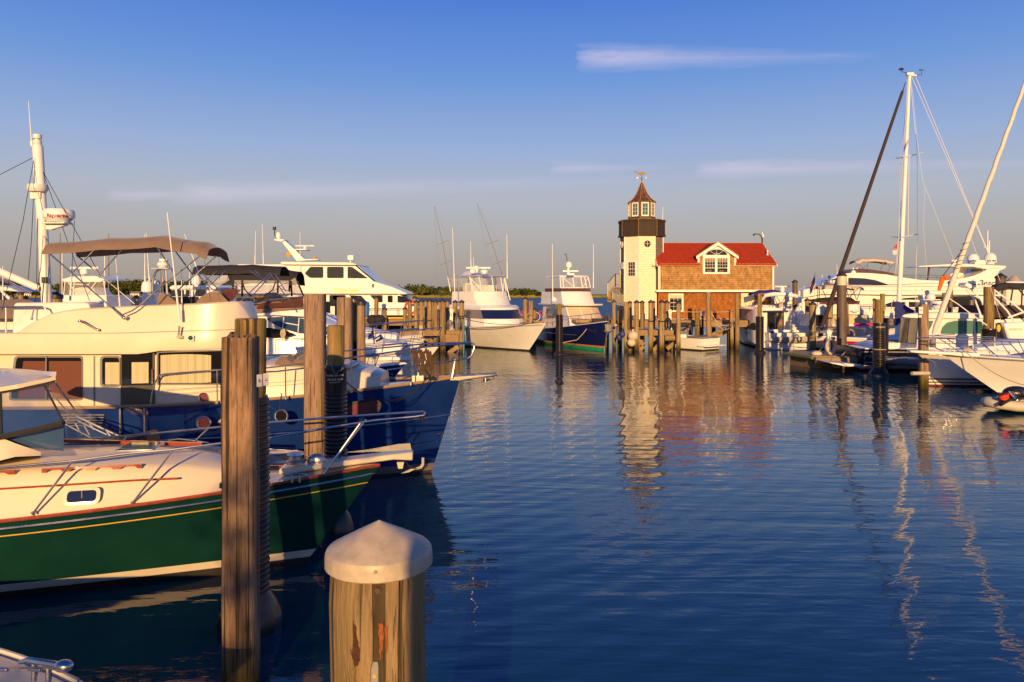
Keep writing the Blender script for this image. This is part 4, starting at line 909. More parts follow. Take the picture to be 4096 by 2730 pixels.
# right-hand pilings
for a, b, y, d, mt, cp, lab, sq in ((154, 200, 378, 58.5, 'steelpile', 1, 'tall brown steel piling with dark cone cap behind the white cruiser', 0), (308, 367, 572, 45.5, 'wood', 1, 'stout dark-capped wooden piling tied with rope left of the red sailboat', 0),
    (458, 515, 576, 47, 'wood', 1, 'dark-capped wooden piling just behind the sailboat pulpit', 0), (638, 667, 572, 45.2, 'woodgrey', 1, 'dark-capped piling half hidden behind the big steel piling', 0), (936, 976, 505, 50, 'woodgreen', 0, 'mossy uncapped piling behind the ribbed one beside the pink towel', 0), (878, 906, 545, 49, 'wood', 1, 'slim dark-capped piling left of the mossy ribbed piling', 0),
    (1252, 1290, 544, 54, 'woodtan', 0, 'uncapped tan piling in front of the long yacht windows', 0), (1494, 1531, 497, 53, 'woodgreen', 0, 'mossy uncapped piling below the orange bag in front of the long yacht', 0), (1543, 1587, 384, 57, 'steelpile', 1, 'brown steel piling with silver-banded cap crossed by the white furled sail', 0), (1735, 1771, 563, 54, 'woodtan', 0, 'square-topped tan piling before the aft windows of the long yacht', 0),
    (1983, 2071, 318, 44, 'steelpile', 1, 'wide brown steel piling with cone cap beside the lettered yacht stern', 0), (270, 312, 543, 56, 'woodtan', 1, 'dark-capped piling behind the cruiser with the small flag', 0)):
    pile(a, b, y, d, mt, bool(cp), lab, 'pilings of the right marina', cr=C5, square=sq)
t = pile(555, 640, 305, 39.5, 'steelpile', False, 'big brown steel piling with white band and black cone cap', cr=C5)
for o in list(t.o.children): bpy.data.objects.remove(o)
zt = C5(0, 345, 39.3).z; zb = C5(0, 430, 39.3).z; pile_mesh(t, t.r*.97, zt, 'steelpile', 26, seed=3)
t.part('cap', MB().lathe([(t.r*1.02, zt-.02), (t.r*1.04, zt+.04), (t.r*.5, zt+t.r*.62), (.02, C5(0, 303, 39.5).z)], n=24), 'capblk'); t.part('white_band', MB().lathe([(t.r*.99, zb), (t.r*.99, zt)], n=26), 'boot')
t = pile(897, 966, 556, 34.5, 'woodgreen', False, 'mossy piling in a long ribbed black sleeve with float collar, right marina', cr=C5); s5 = sleeve(t, .25, .3, C5(0, 768, 34.4).z, .11, .035, 20, .50, plain=.35)
m = MB(); m.lathe([(.30, C5(0, 1010, 34.3).z), (.315, C5(0, 1006, 34.3).z), (.30, C5(0, 1002, 34.3).z)]); m.lathe([(.28, C5(0, 1190, 34.3).z), (.295, C5(0, 1186, 34.3).z), (.28, C5(0, 1182, 34.3).z)]); t.part('rope_band', m, 'rope', s5)
t.part('sleeve_lettering', textmb('SAYBROOK', .10, Matrix.Translation((0, -.262, C5(0, 805, 34.4).z)) @ Matrix.Rotation(R(90), 4, 'X'), .002, bend=.262), 'letter_white', s5, ang=0)
t = pile(940, 985, 720, 36.5, 'woodgreen', False, 'second ribbed sleeve piling tucked right behind the front ribbed one', cr=C5); sleeve(t, .26, .2, C5(0, 722, 36.4).z, .11, .03, 16)
p7 = pile(1293, 1366, 602, 29.6, 'woodwarm', False, 'square brown piling with a white number sign beside the green-windowed cabin', cr=C5, square=.7)
m = MB(); m.box(C5(1307, 655, 29.3), (.16, .02, .28)); sg = p7.part('number_sign', m, 'whiteplastic', world=True, bev=.004); p7.part('sign_lettering', textmb('58', .10, facing(C5(1307, 655, 29.285)), .002), 'letter_blue', sg, world=True, ang=0)
m = MB(); m.box(C5(1300, 708, 29.3), (.12, .02, .10)); p7.part('number_sign', m, 'whiteplastic', world=True, bev=.004)
t = pile(1873, 1957, 445, 34.6, 'woodgreen', False, 'tall bright mossy piling in a black sleeve at the right edge behind the bow rail', cr=C5); sleeve(t, t.r*1.42, .2, C5(0, 820, 34.4).z, .10, .03, 20, None, plain=.5)
# behind the left boats
for a, b, y, d, lab in ((1300, 1575, 728, 17.5, 'dark-capped piling behind the trawler beside its white mast'), (475, 590, 740, 40, 'small dark-capped piling seen past the trawler boom'), (580, 685, 830, 38, 'lower dark-capped piling right of another past the trawler boom'), (250, 360, 795, 42, 'blunt grey piling at the far left past the trawler boom')):
    pile(a, b, y, d, 'woodgrey' if 'blunt' in lab else 'wood', True, lab, 'pilings behind the trawler', cr=Cr(0, 1050, .15946))
pile(938, 970, 1395, 34, 'wood', True, 'dark-capped piling between the white dome pair and the trawler flybridge', 'pilings behind the trawler', cr=C1)
pile(840, 870, 1440, 33, 'woodgreen', False, 'stub of a mossy piling over blue water past the trawler flybridge', 'pilings behind the trawler', cr=C1)
for a, b, y, d, lab in ((1302, 1320, 1207, 40, 'thin uncapped greenish piling before the motor yacht windows'), (1340, 1352, 1212, 41, 'thin piling half hidden by the tan one before the motor yacht')):
    pile(a, b, y, d, 'woodgreen', False, lab, 'pilings by the motor yacht')
# ================================================================ near left: trawler
def flat(cr, pts, d): return [cr(x, y, d) for x, y in pts]
def panel(t, name, cr, pts, d, mat, r=.04, th=.012, parent=None, **k):
    m = MB(); m.slab(rounded(flat(cr, pts, d), r) if r else flat(cr, pts, d), th); return t.part(name, m, mat, parent, world=True, **k)
def wires(t, name, segs, r, mat, parent=None, n=6):
    m = MB()
    for s in segs: m.tube(s, r, n)
    return t.part(name, m, mat, parent, world=True)
def whip(t, cr, x0, y0, x1, y1, d, r=.012, mat='spar', name='whip_antenna', parent=None, base=True):
    a, b = cr(x0, y0, d), cr(x1, y1, d); m = MB(); m.tube([a, a.lerp(b, .35), a.lerp(b, .36), b], [r*1.25, r*1.2, r*.85, r*.55], 6)
    if base: m.cyl(a-(b-a).normalized()*.05, a+(b-a).normalized()*.18, r*1.7, n=8)
    return t.part(name, m, mat, parent, world=True)
TY = 15.8; tr = T('trawler_yacht', 'navy hulled trawler yacht with cream cabin and taupe canvas top over the flybridge', 'trawler', (-12.6, TY, 0))
hu = Hull(11.5, 3.9, lambda t: 1.64+.40*t**3, rake=.62, ps=2.35, pw=1.55, bw=.90)
hull_o = tr.part('hull', hu.mb([(.05, 1), (.20, 2), (('f', 1.0), 0)], 40), ['navy', 'bottom_black', 'greystripe'], ang=50)
tr.part('deck', hu.deck(-.06, .05, .05), 'gel', ang=40)
tr.part('cap_rail', hu.caprail(.032, .01, .012), 'teakgrey', hull_o); 
m = hu.caprail(.022, -.012, 0, 0, 34, .60); tr.part('rub_strake', m, 'chrome', hull_o)
m = MB(); pts = [hu.pt(t, .42+.42*max(0, t-.6)**1.3*2.2, -1)+Vector((0, -.004, 0)) for t in [lerp(.3, .985, i/20) for i in range(21)]]; m.tube(pts, .008, 5); tr.part('spray_line', m, 'black_navy', hull_o)
# bulwark gate lines, vents, ports
m = MB()
for x in (945, 1137): a, b = C2(x, 890, 13.82), C2(x, 1100, 13.86); m.box(((a.x+b.x)/2, 13.83, (a.z+b.z)/2), (.03, .03, a.z-b.z))
tr.part('gate_edge', m, 'chrome', hull_o, world=True)
m = MB()
for i in range(5): a = C2(470+i*14, 945+i*21, 13.82); b = C2(815-i*4, 940+i*21, 13.82); m.box(((a.x+b.x)/2, 13.835, (a.z+b.z)/2), (b.x-a.x, .025, .018))
tr.part('engine_vent', m, 'chrome', hull_o, world=True)
def port(t, cr, x, y, rr, d, glass, ry=None, name='porthole', parent=None, yaw=0.0, fr='chrome'):
    c = cr(x, y, d); ry = ry or rr; s_, co = math.sin(yaw), math.cos(yaw)
    tx = Vector((co, s_, 0)); n = Vector((s_, -co, 0)); up = Vector((0, 0, 1))
    cir = lambda k_, o: [c+tx*(rr*k_*math.cos(q*6.2832/24))+up*(ry*k_*math.sin(q*6.2832/24))+n*o for q in range(24)]
    m = MB(); m.loft([cir(1.0, -.02), cir(1.02, .02), cir(.92, .03), cir(.78, .016), cir(.76, -.01)]); p = t.part(name, m, fr, parent, world=True, ang=50)
    m = MB(); m.poly(cir(.80, .010)); t.part('pane', m, glass, p, world=True, ang=0); return p
port(tr, C2, 1597, 1008, .135, 13.80, 'plum'); port(tr, C2, 1597, 806, .098, 14.13, 'plum')
port(tr, CB, 637, 1012, .132, 13.93, 'glass')
panel(tr, 'hull_window', CB, [(1150, 905), (1300, 880), (1385, 875), (1425, 910), (1418, 950), (1385, 995), (1150, 1020)], 14.42, 'black', .12, .01, hull_o)
panel(tr, 'pane', CB, [(1155, 932), (1370, 888), (1405, 915), (1395, 965), (1370, 985), (1155, 1003)], 14.405, 'plum', .10, .008, hull_o)
port(tr, CB, 1885, 1157, .045, 15.35, 'glass', yaw=R(40))
# deckhouse
HS = 14.15
m = MB(); m.prism([C2(-700, 1010, HS)]+flat(C2, [(-700, 470), (1030, 470)], HS)+[C2(1940, 470, HS), C2(1955, 880, HS), C2(1955, 1010, HS)], (0, 1.0, 0)); hs = tr.part('deckhouse', m, 'cream', world=True, bev=.03)
m = MB(); a = C2(741, 480, HS); b = C2(741, 905, HS); m.box((a.x, HS-.004, (a.z+b.z)/2), (.03, .012, a.z-b.z)); tr.part('door_track', m, 'greyd', hs, world=True)
def twin_(pts, frame, fillmat, inner=14, r=.07, d=HS):
    panel(tr, 'window', C2, pts, d-.002, frame, r, .022, hs); cx = sum(p[0] for p in pts)/len(pts); cy = sum(p[1] for p in pts)/len(pts)
    def sh(p): return (p[0]+(inner if p[0] < cx else -inner), p[1]+(inner if p[1] < cy else -inner))
    return panel(tr, 'pane', C2, [sh(p) for p in pts], d-.026, fillmat, r*.8, .006, hs)
twin_([(118, 478), (652, 478), (652, 828), (72, 828)], 'greyd', 'glass')
panel(tr, 'blind', C2, [(185, 520), (360, 520), (360, 808), (140, 808)], HS-.034, 'blinds', .0, .004, hs); panel(tr, 'blind', C2, [(385, 520), (636, 520), (636, 812), (385, 812)], HS-.034, 'blinds', .0, .004, hs)
m = MB(); a = C2(373, 480, HS); b = C2(373, 822, HS); m.box((a.x, HS-.04, (a.z+b.z)/2), (.022, .02, a.z-b.z)); tr.part('window_bar', m, 'greyd', hs, world=True)
twin_([(788, 478), (948, 478), (948, 722), (788, 722)], 'greyd', 'glass', 14, .08); panel(tr, 'curtain', C2, [(826, 530), (938, 530), (938, 703), (826, 703)], HS-.034, 'curtain', 0, .004, hs)
panel(tr, 'side_door', C2, [(950, 460), (1215, 445), (1215, 884), (950, 884)], HS-.003, 'gate', .0, .02, hs); panel(tr, 'pane', C2, [(956, 470), (1195, 455), (1195, 708), (956, 712)], HS-.025, 'glass', 0, .006, hs); panel(tr, 'curtain', C2, [(1033, 530), (1165, 528), (1165, 692), (1033, 696)], HS-.033, 'curtain', 0, .004, hs)
m = MB(); m.tube(flat(C2, [(1190, 585), (1190, 700)], HS-.09), .012, 6); m.cyl(C2(1190, 590, HS-.09), C2(1190, 590, HS-.02), .01); m.cyl(C2(1190, 697, HS-.09), C2(1190, 697, HS-.02), .01); tr.part('handle', m, 'chrome', hs, world=True)
twin_([(1232, 445), (1900, 425), (1900, 706), (1232, 706)], 'greyd', 'glass', 10, .03)
m = MB()                                          # pleated curtain, really folded
xs = [1258+i*6.3 for i in range(64)]; m.loft([[C2(x, 474-2*math.sin((x-1258)/395*3.14)*4, HS-.056-.007*math.sin(i*1.1)-.004*math.sin(i*.37)), C2(x+(14*math.sin((x-1258)/395*1.6) if False else 0), 692-(max(0, x-1560)*.05), HS-.056-.010*math.sin(i*1.1+.3)-.005*math.sin(i*.37))] for i, x in enumerate(xs)], False, False)
tr.part('curtain', m, 'curtain', hs, world=True)
# flybridge
def prof(pts, x):
    for (a, b), (c, d) in zip(pts, pts[1:]):
        if a <= x <= c: return lerp(b, d, (x-a)/(c-a))
    return pts[-1][1]
tops = [(-700, 305), (95, 303), (160, 255), (230, 213), (300, 180), (370, 147), (480, 122), (620, 106), (1000, 86), (1500, 68), (1840, 53), (1880, 90), (1935, 175), (1990, 300), (2040, 425)]
bots = [(-700, 475), (1070, 472), (1150, 462), (1240, 447), (1730, 432), (2040, 428)]
FB = 13.98; m = MB(); secs = []
for x in [-700, 60, 95, 128, 160, 195, 230, 265, 300, 335, 370, 425, 480, 550, 620, 800, 1000, 1070, 1110, 1150, 1195, 1240, 1400, 1500, 1600, 1700, 1760, 1810, 1840, 1880, 1935, 1990, 2035]:
    k = max(0, (x-1500)/540); near = FB+.70*k**2.2; w = (15.6-FB)-2*(near-FB)
    p0, p1 = C2(x, prof(bots, x), near), C2(x, prof(tops, x), near)
    X = C2(x, 0, near).x; z0 = C2(0, prof(bots, x), FB).z; z1 = C2(0, prof(tops, x), FB).z; mid = lerp(z0, z1, .0)
    zk = C2(0, 400, FB).z; zl = C2(0, 305, FB).z
    ring = [Vector((X, near+.16, z0)), Vector((X, near+.03, z0+.015)), Vector((X, near, max(z0+.03, zk))), Vector((X, near+.05, max(z0+.04, min(z1, zl)))), Vector((X, near+.10+.05*max(0, z1-zl), max(z0+.05, z1-.03))), Vector((X, near+.14+.05*max(0, z1-zl), max(z0+.06, z1)))]
    far = 2*(near+w/2); ring += [Vector((X, far-p.y, p.z)) for p in ring[::-1]]
    secs.append(ring)
m.loft(secs); fb = tr.part('flybridge', m, 'cream', world=True, ang=38)
m = MB(); pts = [C2(x, 301-max(0, x-900)*.030, FB+.043+.70*max(0, (x-1500)/540)**2.2) for x in range(-300, 1990, 60)]; m.tube(pts, .005, 5); tr.part('moulding_line', m, 'greyd', fb, world=True)
m = MB(); m.prism(flat(C2, [(93, 306), (104, 78), (122, 62), (650, 58), (690, 64), (702, 98), (702, 306)], FB+.26), (0, .55, 0)); tr.part('locker', m, 'gelm', fb, world=True, bev=.03)
m = MB(); m.box(C2(1495, 340, FB-.012), (.13, .03, .115)); nl = tr.part('navigation_light', m, 'gel', fb, world=True, bev=.02)
m = MB(); c = C2(1493, 338, FB-.03); m.ball(c, .048, (1, .5, .9)); M['greenlens'] = glassmat('green_lens', (.004, .10, .055)); tr.part('lens', m, 'greenlens', nl, world=True)
m = MB(); m.tube(flat(C2, [(612, 210), (640, 206), (770, 282)], FB-.02), [.016, .02, .015], 8); m.ball(C2(628, 206, FB-.03), .03); m.ball(C2(770, 275, FB-.0), .03); tr.part('grab_bracket', m, 'chrome', fb, world=True)
# rails on the flybridge aft
m = MB(); m.tube(flat(C2, [(-400, 97), (0, 97), (330, 95), (352, 105), (370, 140)], FB+.10), .019, 8); m.tube(flat(C2, [(45, 97), (47, 305)], FB+.10), .016, 8); m.tube(flat(C2, [(-180, 97), (-180, 305)], FB+.10), .016, 8); tr.part('aft_rail', m, 'chrome', fb, world=True)
# canvas covers on the flybridge
m = MB(); m.loft([[C1(x, y0, d) for d, y0 in ((14.5, 1470), (14.5, yt+6), (14.9, yt), (15.6, yt), (15.8, yt+20), (15.8, 1470))] for x, yt in ((1100, 1410), (1112, 1382), (1140, 1378), (1180, 1400), (1230, 1440), (1250, 1458))]); tr.part('seat_cover', m, 'canvas', fb, world=True)
m = MB(); m.loft([[C1(x, y0, d) for d, y0 in ((14.6, 1462), (14.6, yt+10), (15.0, yt), (16, yt), (16.4, yt+15), (16.4, 1462))] for x, yt in ((1365, 1448), (1385, 1420), (1430, 1388), (1490, 1366), (1530, 1368), (1560, 1400), (1600, 1440))]); tr.part('console_cover', m, 'canvas', fb, world=True, ang=60)
m = MB(); m.slab(flat(C1, [(1575, 1440), (1620, 1435), (1680, 1358), (1600, 1352), (1540, 1362)], 14.9), .012); tr.part('windscreen', m, 'smoke', fb, world=True)
m = MB(); m.box(C1(672, 1453, 14.8), (.22, .2, .1)); tr.part('seat_back', m, 'gelm', fb, world=True, bev=.03)
# bimini
bst = [(C1(292, 0, 14.3).x, C1(0, 1062, 14.3).z), (C1(700, 0, 14.3).x, C1(0, 1030, 14.3).z), (C1(1085, 0, 14.3).x, C1(0, 1012, 14.3).z), (C1(1370, 0, 14.3).x, C1(0, 1060, 14.3).z), (C1(1440, 0, 14.3).x, C1(0, 1098, 14.3).z)]
can = bimini(tr, bst, 14.28, 15.45, 'canvas', .13, .12)
m = MB()
for d0, d1, a, b in ((14.35, 13.93, (315, 1080), (860, 1555)), (15.4, 15.4, (530, 1115), (940, 1460)), (14.35, 14.2, (690, 1048), (508, 1235)), (14.35, 14.2, (1098, 1065), (1215, 1250)), (15.4, 15.4, (868, 1058), (703, 1245)), (15.4, 15.4, (1215, 1080), (1345, 1258))):
    m.tube([C1(*a, d0), C1(*b, d1)], .0145, 8)
m.tube([C1(1420, 1100, 14.35), C1(1100, 1355, 14.1), C1(960, 1478, 13.96), C1(920, 1505, 13.94), C1(856, 1532, 13.93)], .0145, 8); m.tube([C1(1510, 1122, 15.4), C1(1185, 1410, 15.4), C1(1100, 1460, 15.4)], .0145, 8)
tr.part('bimini_pole', m, 'chrome', can, world=True)
m = MB(); m.ball(C1(866, 1555, 13.95), .035); m.box(C1(866, 1550, 13.96), (.09, .03, .05)); tr.part('pole_socket', m, 'chrome', can, world=True)
wires(tr, 'tie_cord', [[C1(1422, 1115, 14.35), C1(1440, 1300, 14.2), C1(1470, 1440, 14.1)], [C1(1525, 1130, 14.6), C1(1530, 1290, 14.6)]], .003, 'ropeblk', can)
# mast, boom, radar
MD = 15.8; m = MB(); m.tube([C1(326, 1448, MD)+Vector((0, 0, -1.8)), C1(326, 1448, MD), C1(320, 1330, MD), C1(263, 358, MD)], [.105, .105, .105, .105], 16); mast = tr.part('mast', m, 'spar', world=True)
m = MB(); m.cyl(C1(262, 357, MD), C1(261, 345, MD), .09, n=14); m.cyl(C1(261, 343, MD), C1(260, 318, MD), .085, n=14); m.cyl(C1(260, 306, MD), C1(260, 278, MD), .085, n=14); m.cyl(C1(260, 345, MD), C1(260, 280, MD), .05); tr.part('masthead_light', m, 'whiteplastic', mast, world=True)
m = MB(); m.tube([C1(222, 360, MD), C1(219, 320, MD), C1(199, 45, MD)], [.018, .012, .006], 6); m.tube([C1(222, 360, MD), C1(255, 372, MD)], .012, 6); m.cyl(C1(221, 355, MD), C1(219, 322, MD), .028); tr.part('whip_antenna', m, 'spar', mast, world=True)
m = MB(); m.lathe([(.05, 0), (.17, .0), (.2, .05), (.2, .09), (.19, .15), (.02, .16)], C1(262, 677, MD-.05)); m.box(C1(266, 692, MD-.02), (.22, .2, .22)); tr.part('search_light', m, 'whiteplastic', mast, world=True)
m = MB(); c = C1(412, 890, MD-.1); m.lathe([(.22, 0), (.235, .03), (.30, .09), (.305, .17), (.297, .235), (.27, .27), (.1, .275)], c, 32); ra = tr.part('radar_dome', m, 'gel', mast, world=True)
m = MB(); m.prism(flat(C1, [(316, 896), (452, 898), (455, 908), (352, 940), (318, 938)], MD-.14), (0, .12, 0)); m.box(C1(400, 897, MD-.1), (.5, .36, .03)); tr.part('radar_bracket', m, 'gel', mast, world=True, bev=.01)
cc = C1(401, 850, MD-.1); tr.part('radar_lettering', textmb('Raymarine', .098, Matrix.Translation((c.x, c.y, cc.z)) @ Matrix.Rotation(R(25), 4, 'Z') @ Matrix.Translation((0, -.306, 0)) @ Matrix.Rotation(R(90), 4, 'X'), .003, bold=.0022, bend=.306), 'letter_red', ra, world=True, ang=0)
m = MB(); m.tube([C1(276, 1350, MD), C1(250, 1340, MD), C1(0, 1232, MD), C1(-260, 1120, MD)], [.045, .075, .085, .085], 12); boom = tr.part('boom', m, 'spar', mast, world=True)
m = MB(); [m.cyl(C1(x, 1270, MD-.12), C1(x, 1310, MD-.12), .035, n=8) for x in (302, 319)]; m.box(C1(300, 1352, MD-.04), (.10, .1, .09)); tr.part('pulley_block', m, 'black', mast, world=True)
wires(tr, 'rigging', [[C1(238, 435, MD-.05), C1(160, 880, 15), C1(15, 1500, 14.2)], [C1(246, 440, MD-.1), C1(220, 1000, MD-.1), C1(196, 1290, MD-.1)], [C1(262, 860, MD-.12), C1(255, 1310, MD-.12)], [C1(303, 1310, MD-.12), C1(292, 1448, MD-.12)], [C1(300, 540, MD-.1), C1(470, 1020, MD), C1(640, 1480, MD)], [C1(302, 540, MD-.1), C1(660, 1190, 15.2), C1(700, 1260, 15.2)], [C1(233, 437, MD), C1(0, 556, MD), C1(-200, 640, MD)], [C1(300, 980, MD-.12), C1(285, 1200, MD-.6), C1(222, 1555, 14.2)], [C1(320, 1000, MD-.12), C1(322, 1448, MD-.12)]], .0065, 'ropeblk', mast)
m = MB(); m.tube([C1(238, 1490, 14.15), C1(222, 1560, 14.1)], .014, 6); m.ball(C1(222, 1562, 14.08), .025); tr.part('turnbuckle', m, 'chrome', mast, world=True)
# antennas
whip(tr, C1, 1250, 1555, 1165, 820, 13.9, .016, parent=fb)
m = MB(); m.box(C2(1410, 330, FB-.03), (.09, .07, .05)); m.tube(flat(C2, [(1400, 318), (1408, 245)], FB-.06), .02, 8); tr.part('antenna_mount', m, 'chrome', fb, world=True)
whip(tr, C1, 490, 1420, 520, 875, 16.9, .014, parent=fb); whip(tr, C1, 1390, 1260, 1285, 970, 17.3, .012, parent=fb); whip(tr, C1, 835, 1465, 803, 1105, 17.5, .011, parent=fb)
# forward: trunk cabin, cushions, rails, anchor
st_ = [(X+12.6, hu.sheer((X+12.6)/11.5)-.07, z, w, w-.14) for X, z, w in ((-5.3, 2.42, 1.33), (-4.9, 2.42, 1.3), (-4.1, 2.36, 1.17), (-3.5, 2.30, 1.0), (-3.05, 2.22, .84), (-2.72, 2.12, .66))]
tk = tr.part('trunk_cabin', shell(st_, .03, .11), 'cream', ang=40)
m = MB(); secs = []
for i in range(15):
    X = lerp(-4.72, -3.9, i/14); h = .10+.10*math.sin(i*.52)**2+.04*math.sin(i*1.9); secs.append([Vector((X, y, 2.39+h*f)) for y, f in ((14.75, 0), (14.72, .6), (14.9, 1.0), (15.2, .8+.2*math.sin(i)), (15.6, .95), (16, .5), (16.2, 0))])
m.loft(secs); tr.part('crumpled_cover', m, 'canvas', tk, world=True, ang=60)
m = MB(); m.box((-3.55, 15.55, 2.335), (.6, 1.1, .05)); tr.part('deck_hatch', m, 'gelm', tk, world=True, bev=.02)
m = MB(); m.box((-2.0, 15.8, 2.0), (.24, .22, .14)); m.cyl((-2.0, 15.8, 2.05), (-2.0, 15.8, 2.2), .07, n=12); tr.part('windlass', m, 'chrome', world=True)
rl = MB(); hb_ = lambda X, h, ins=.09: hu.edge((X+12.6)/11.5, -1, ins)+Vector((-12.6, TY, h))
top = [C2(1180, 875, 13.95), C2(1192, 780, 13.95), C2(1215, 690, 13.95), C2(1245, 635, 13.95), C2(1290, 622, 13.95)]
near = [C2(1500, 605, 13.98), C2(1720, 590, 14.0), P(1060, 1473, 14.05), P(1223, 1455, 14.25), P(1480, 1422, 14.7), P(1690, 1390, 15.2), P(1845, 1376, 15.6)]
tip = [P(1878, 1372, 15.72), P(1895, 1378, 15.75), P(1897, 1392, 15.75), P(1886, 1424, 15.7), P(1870, 1436, 15.68), P(1840, 1440, 15.55)]
rl.tube(top+near+tip, .017, 8)
low = [P(1840, 1440, 15.55), P(1690, 1462, 15.1), P(1550, 1480, 14.7)]
rl.tube(low, .013, 8)
far_ = [Vector((p.x, 2*TY-p.y, p.z)) for p in near]+[Vector((p.x, 2*TY-p.y+.0, p.z)) for p in tip]; rl.tube(far_, .017, 8)
for px, d, yt in ((868, 13.97, 1482), (1142, 14.12, 1468), (1405, 14.55, 1433), (1643, 15.05, 1398)): 
    a = P(px, yt, d); b = hb_(a.x, 0, .07); rl.cyl(a, Vector((a.x, a.y+.02, b.z)), .013, n=7); rl.cyl(Vector((a.x, a.y+.02, b.z)), Vector((a.x, a.y+.02, b.z+.06)), .022, n=7); rl.cyl(Vector((a.x, 2*TY-a.y, a.z)), Vector((a.x, 2*TY-a.y, b.z)), .013, n=7)
for y in (.12, -.12): rl.tube([P(1842, 1378, 15.6)+Vector((0, y*.3, 0)), P(1820, 1440, 15.5), P(1808, 1512, 15.45)], .014, 7)
tr.part('bow_rail', rl, 'chrome', world=True)
wires(tr, 'lifeline', [[C2(1215, 750, 13.95), C2(1720, 718, 14.0)], [C2(1262, 790, 13.95), C2(1720, 750, 14.0)], [P(879, 1548, 13.97), P(1142, 1528, 14.1), P(1405, 1500, 14.5)]], .004, 'chrome')
m = MB(); m.prism([P(1800, 1508, 15.62), P(1985, 1497, 15.62), P(1985, 1505, 15.62), P(1900, 1522, 15.62), P(1800, 1524, 15.62)], (0, .36, 0)); tr.part('bow_pulpit', m, 'galv', world=True, bev=.01)
m = MB(); m.tube([P(1833, 1524, 15.5), P(1985, 1501, 15.6), P(1990, 1503, 15.8), P(1985, 1503, 16.0)], .014, 7); m.cyl(P(1942, 1510, 15.7), P(1942, 1527, 15.7), .05); tr.part('bow_roller', m, 'chrome', world=True)
def plough(t, p, s, rz=0.0, mat='galv', flip=1):
    mt = Matrix.Translation(p) @ Matrix.Rotation(rz, 4, 'Z') @ Matrix.Scale(s, 4); m = MB()
    m.loft([[Vector(q) for q in ((.0, -.04, -.10), (.0, 0, -.04), (.0, .04, -.10))], [Vector(q) for q in ((-.3, -.30, -.06), (-.3, 0, -.16), (-.3, .30, -.06))], [Vector(q) for q in ((-.62, -.02, -.26), (-.62, 0, -.24), (-.62, .02, -.26))]], False, False)
    m.tube([(-.9, 0, .18), (-.1, 0, .12), (.06, 0, .02), (.02, 0, -.08), (-.2, 0, -.12)], .035, 6); m.b.transform(mt); return t.part('anchor', m, mat, world=True, ang=40)
plough(tr, P(1972, 1512, 15.7), .42, 0)
m = MB()                                          # brown mooring line hung over the rail
for i in range(9):
    x = 1650+i*9; y0 = 1398+(i % 3)*6; L = 1475+((i*37) % 30); m.tube([P(x-4, y0+14, 15.15), P(x, y0-2, 15.05), P(x+5, y0+30, 15.0), P(x+8+(i % 2)*4, (y0+L)/2, 15.0), P(x+2, L, 15.0)], [.016, .02, .024, .022, .012], 6)
solo('rope_bundle', 'bundle of brown mooring rope hung over the trawler bow rail', 'rope', m, 'ropebrown', P(1690, 1490, 15.02))
m = MB(); m.tube(sagpts(P(1720, 1500, 15.0), P(1380, 1525, 12.1), .42, 16), .010, 6); m.tube(sagpts(P(1740, 1505, 15.1), P(1580, 1610, 14.2), .05, 8), .008, 6); m.tube([P(1700, 1480, 15.0), P(1722, 1508, 15.1), P(1740, 1512, 15.1), P(1710, 1514, 15.15), P(1735, 1508, 15.2)], .016, 6)
solo('mooring_line', 'black mooring line drooping from the trawler bow to a ribbed piling', 'rope', m, 'ropeblk', P(1720, 1500, 15.0))
# ================================================================ green picnic boat
GA = R(6); gb = T('green_motorboat', 'dark green motorboat with cream cabin, gold stripe and teak trim', 'motorboat', (-11.83, 9.41, 0), GA)
gh = Hull(10.0, 2.72, lambda t: .95+.42*t*t, rake=1.05, ps=2.1, pw=1.25, bw=.86)
ho = gb.part('hull', gh.mb([(.13, 1), (.235, 2), (('f', 1.0), 0)], 40), ['green', 'bottom_black', 'boot'], ang=50)
gb.part('deck', gh.deck(-.03, .03, .07), 'cream', ang=40)
gb.part('toe_rail', gh.caprail(.026, .02, .014), 'teak', ho); gb.part('rub_strake', gh.caprail(.018, -.012, 0, 0, 36, .925), 'chrome', ho); gb.part('gold_stripe', gh.caprail(.0085, -.002, 0, 0, 36, .835), 'gold', ho)
stg = [(.8, 1.0, 1.56, 1.06, .92), (3.0, 1.0, 1.58, 1.1, .95), (5.0, 1.03, 1.60, 1.1, .94), (6.3, 1.08, 1.62, 1.03, .84), (7.0, 1.12, 1.61, .93, .72), (7.55, 1.16, 1.56, .82, .58), (7.95, 1.18, 1.46, .70, .42), (8.25, 1.2, 1.30, .58, .25)]
tc2 = gb.part('trunk_cabin', shell(stg, .09, .16), 'cream', ang=45)
def gw(x, y, z): return gb.w((x, y, z))
def gside(x, off=.0):                             # near side of the trunk at station x
    for a, b in zip(stg, stg[1:]):
        if a[0] <= x <= b[0]:
            t = (x-a[0])/(b[0]-a[0]); return [lerp(p, q, t) for p, q in zip(a, b)]
m = MB()
for x0, x1 in ((3.4, 5.62), (5.93, 7.05)):        # scalloped teak handrails
    n = 5 if x1-x0 > 1.5 else 4
    secs = []
    for i in range(n*8+1):
        x = lerp(x0, x1, i/(n*8)); s = gside(x); foot = 1 if (i % 8 in (0, 1, 7)) else 0; zt_ = s[2]-.035
        secs.append([Vector((x, -s[4]+.05-dy, z)) for dy, z in ((0, zt_+.052), (.03, zt_+.052), (.03, zt_+(0 if foot else .03)), (0, zt_+(0 if foot else .03)))])
    m.loft(secs)
gb.part('handrail', m, 'teak', tc2)
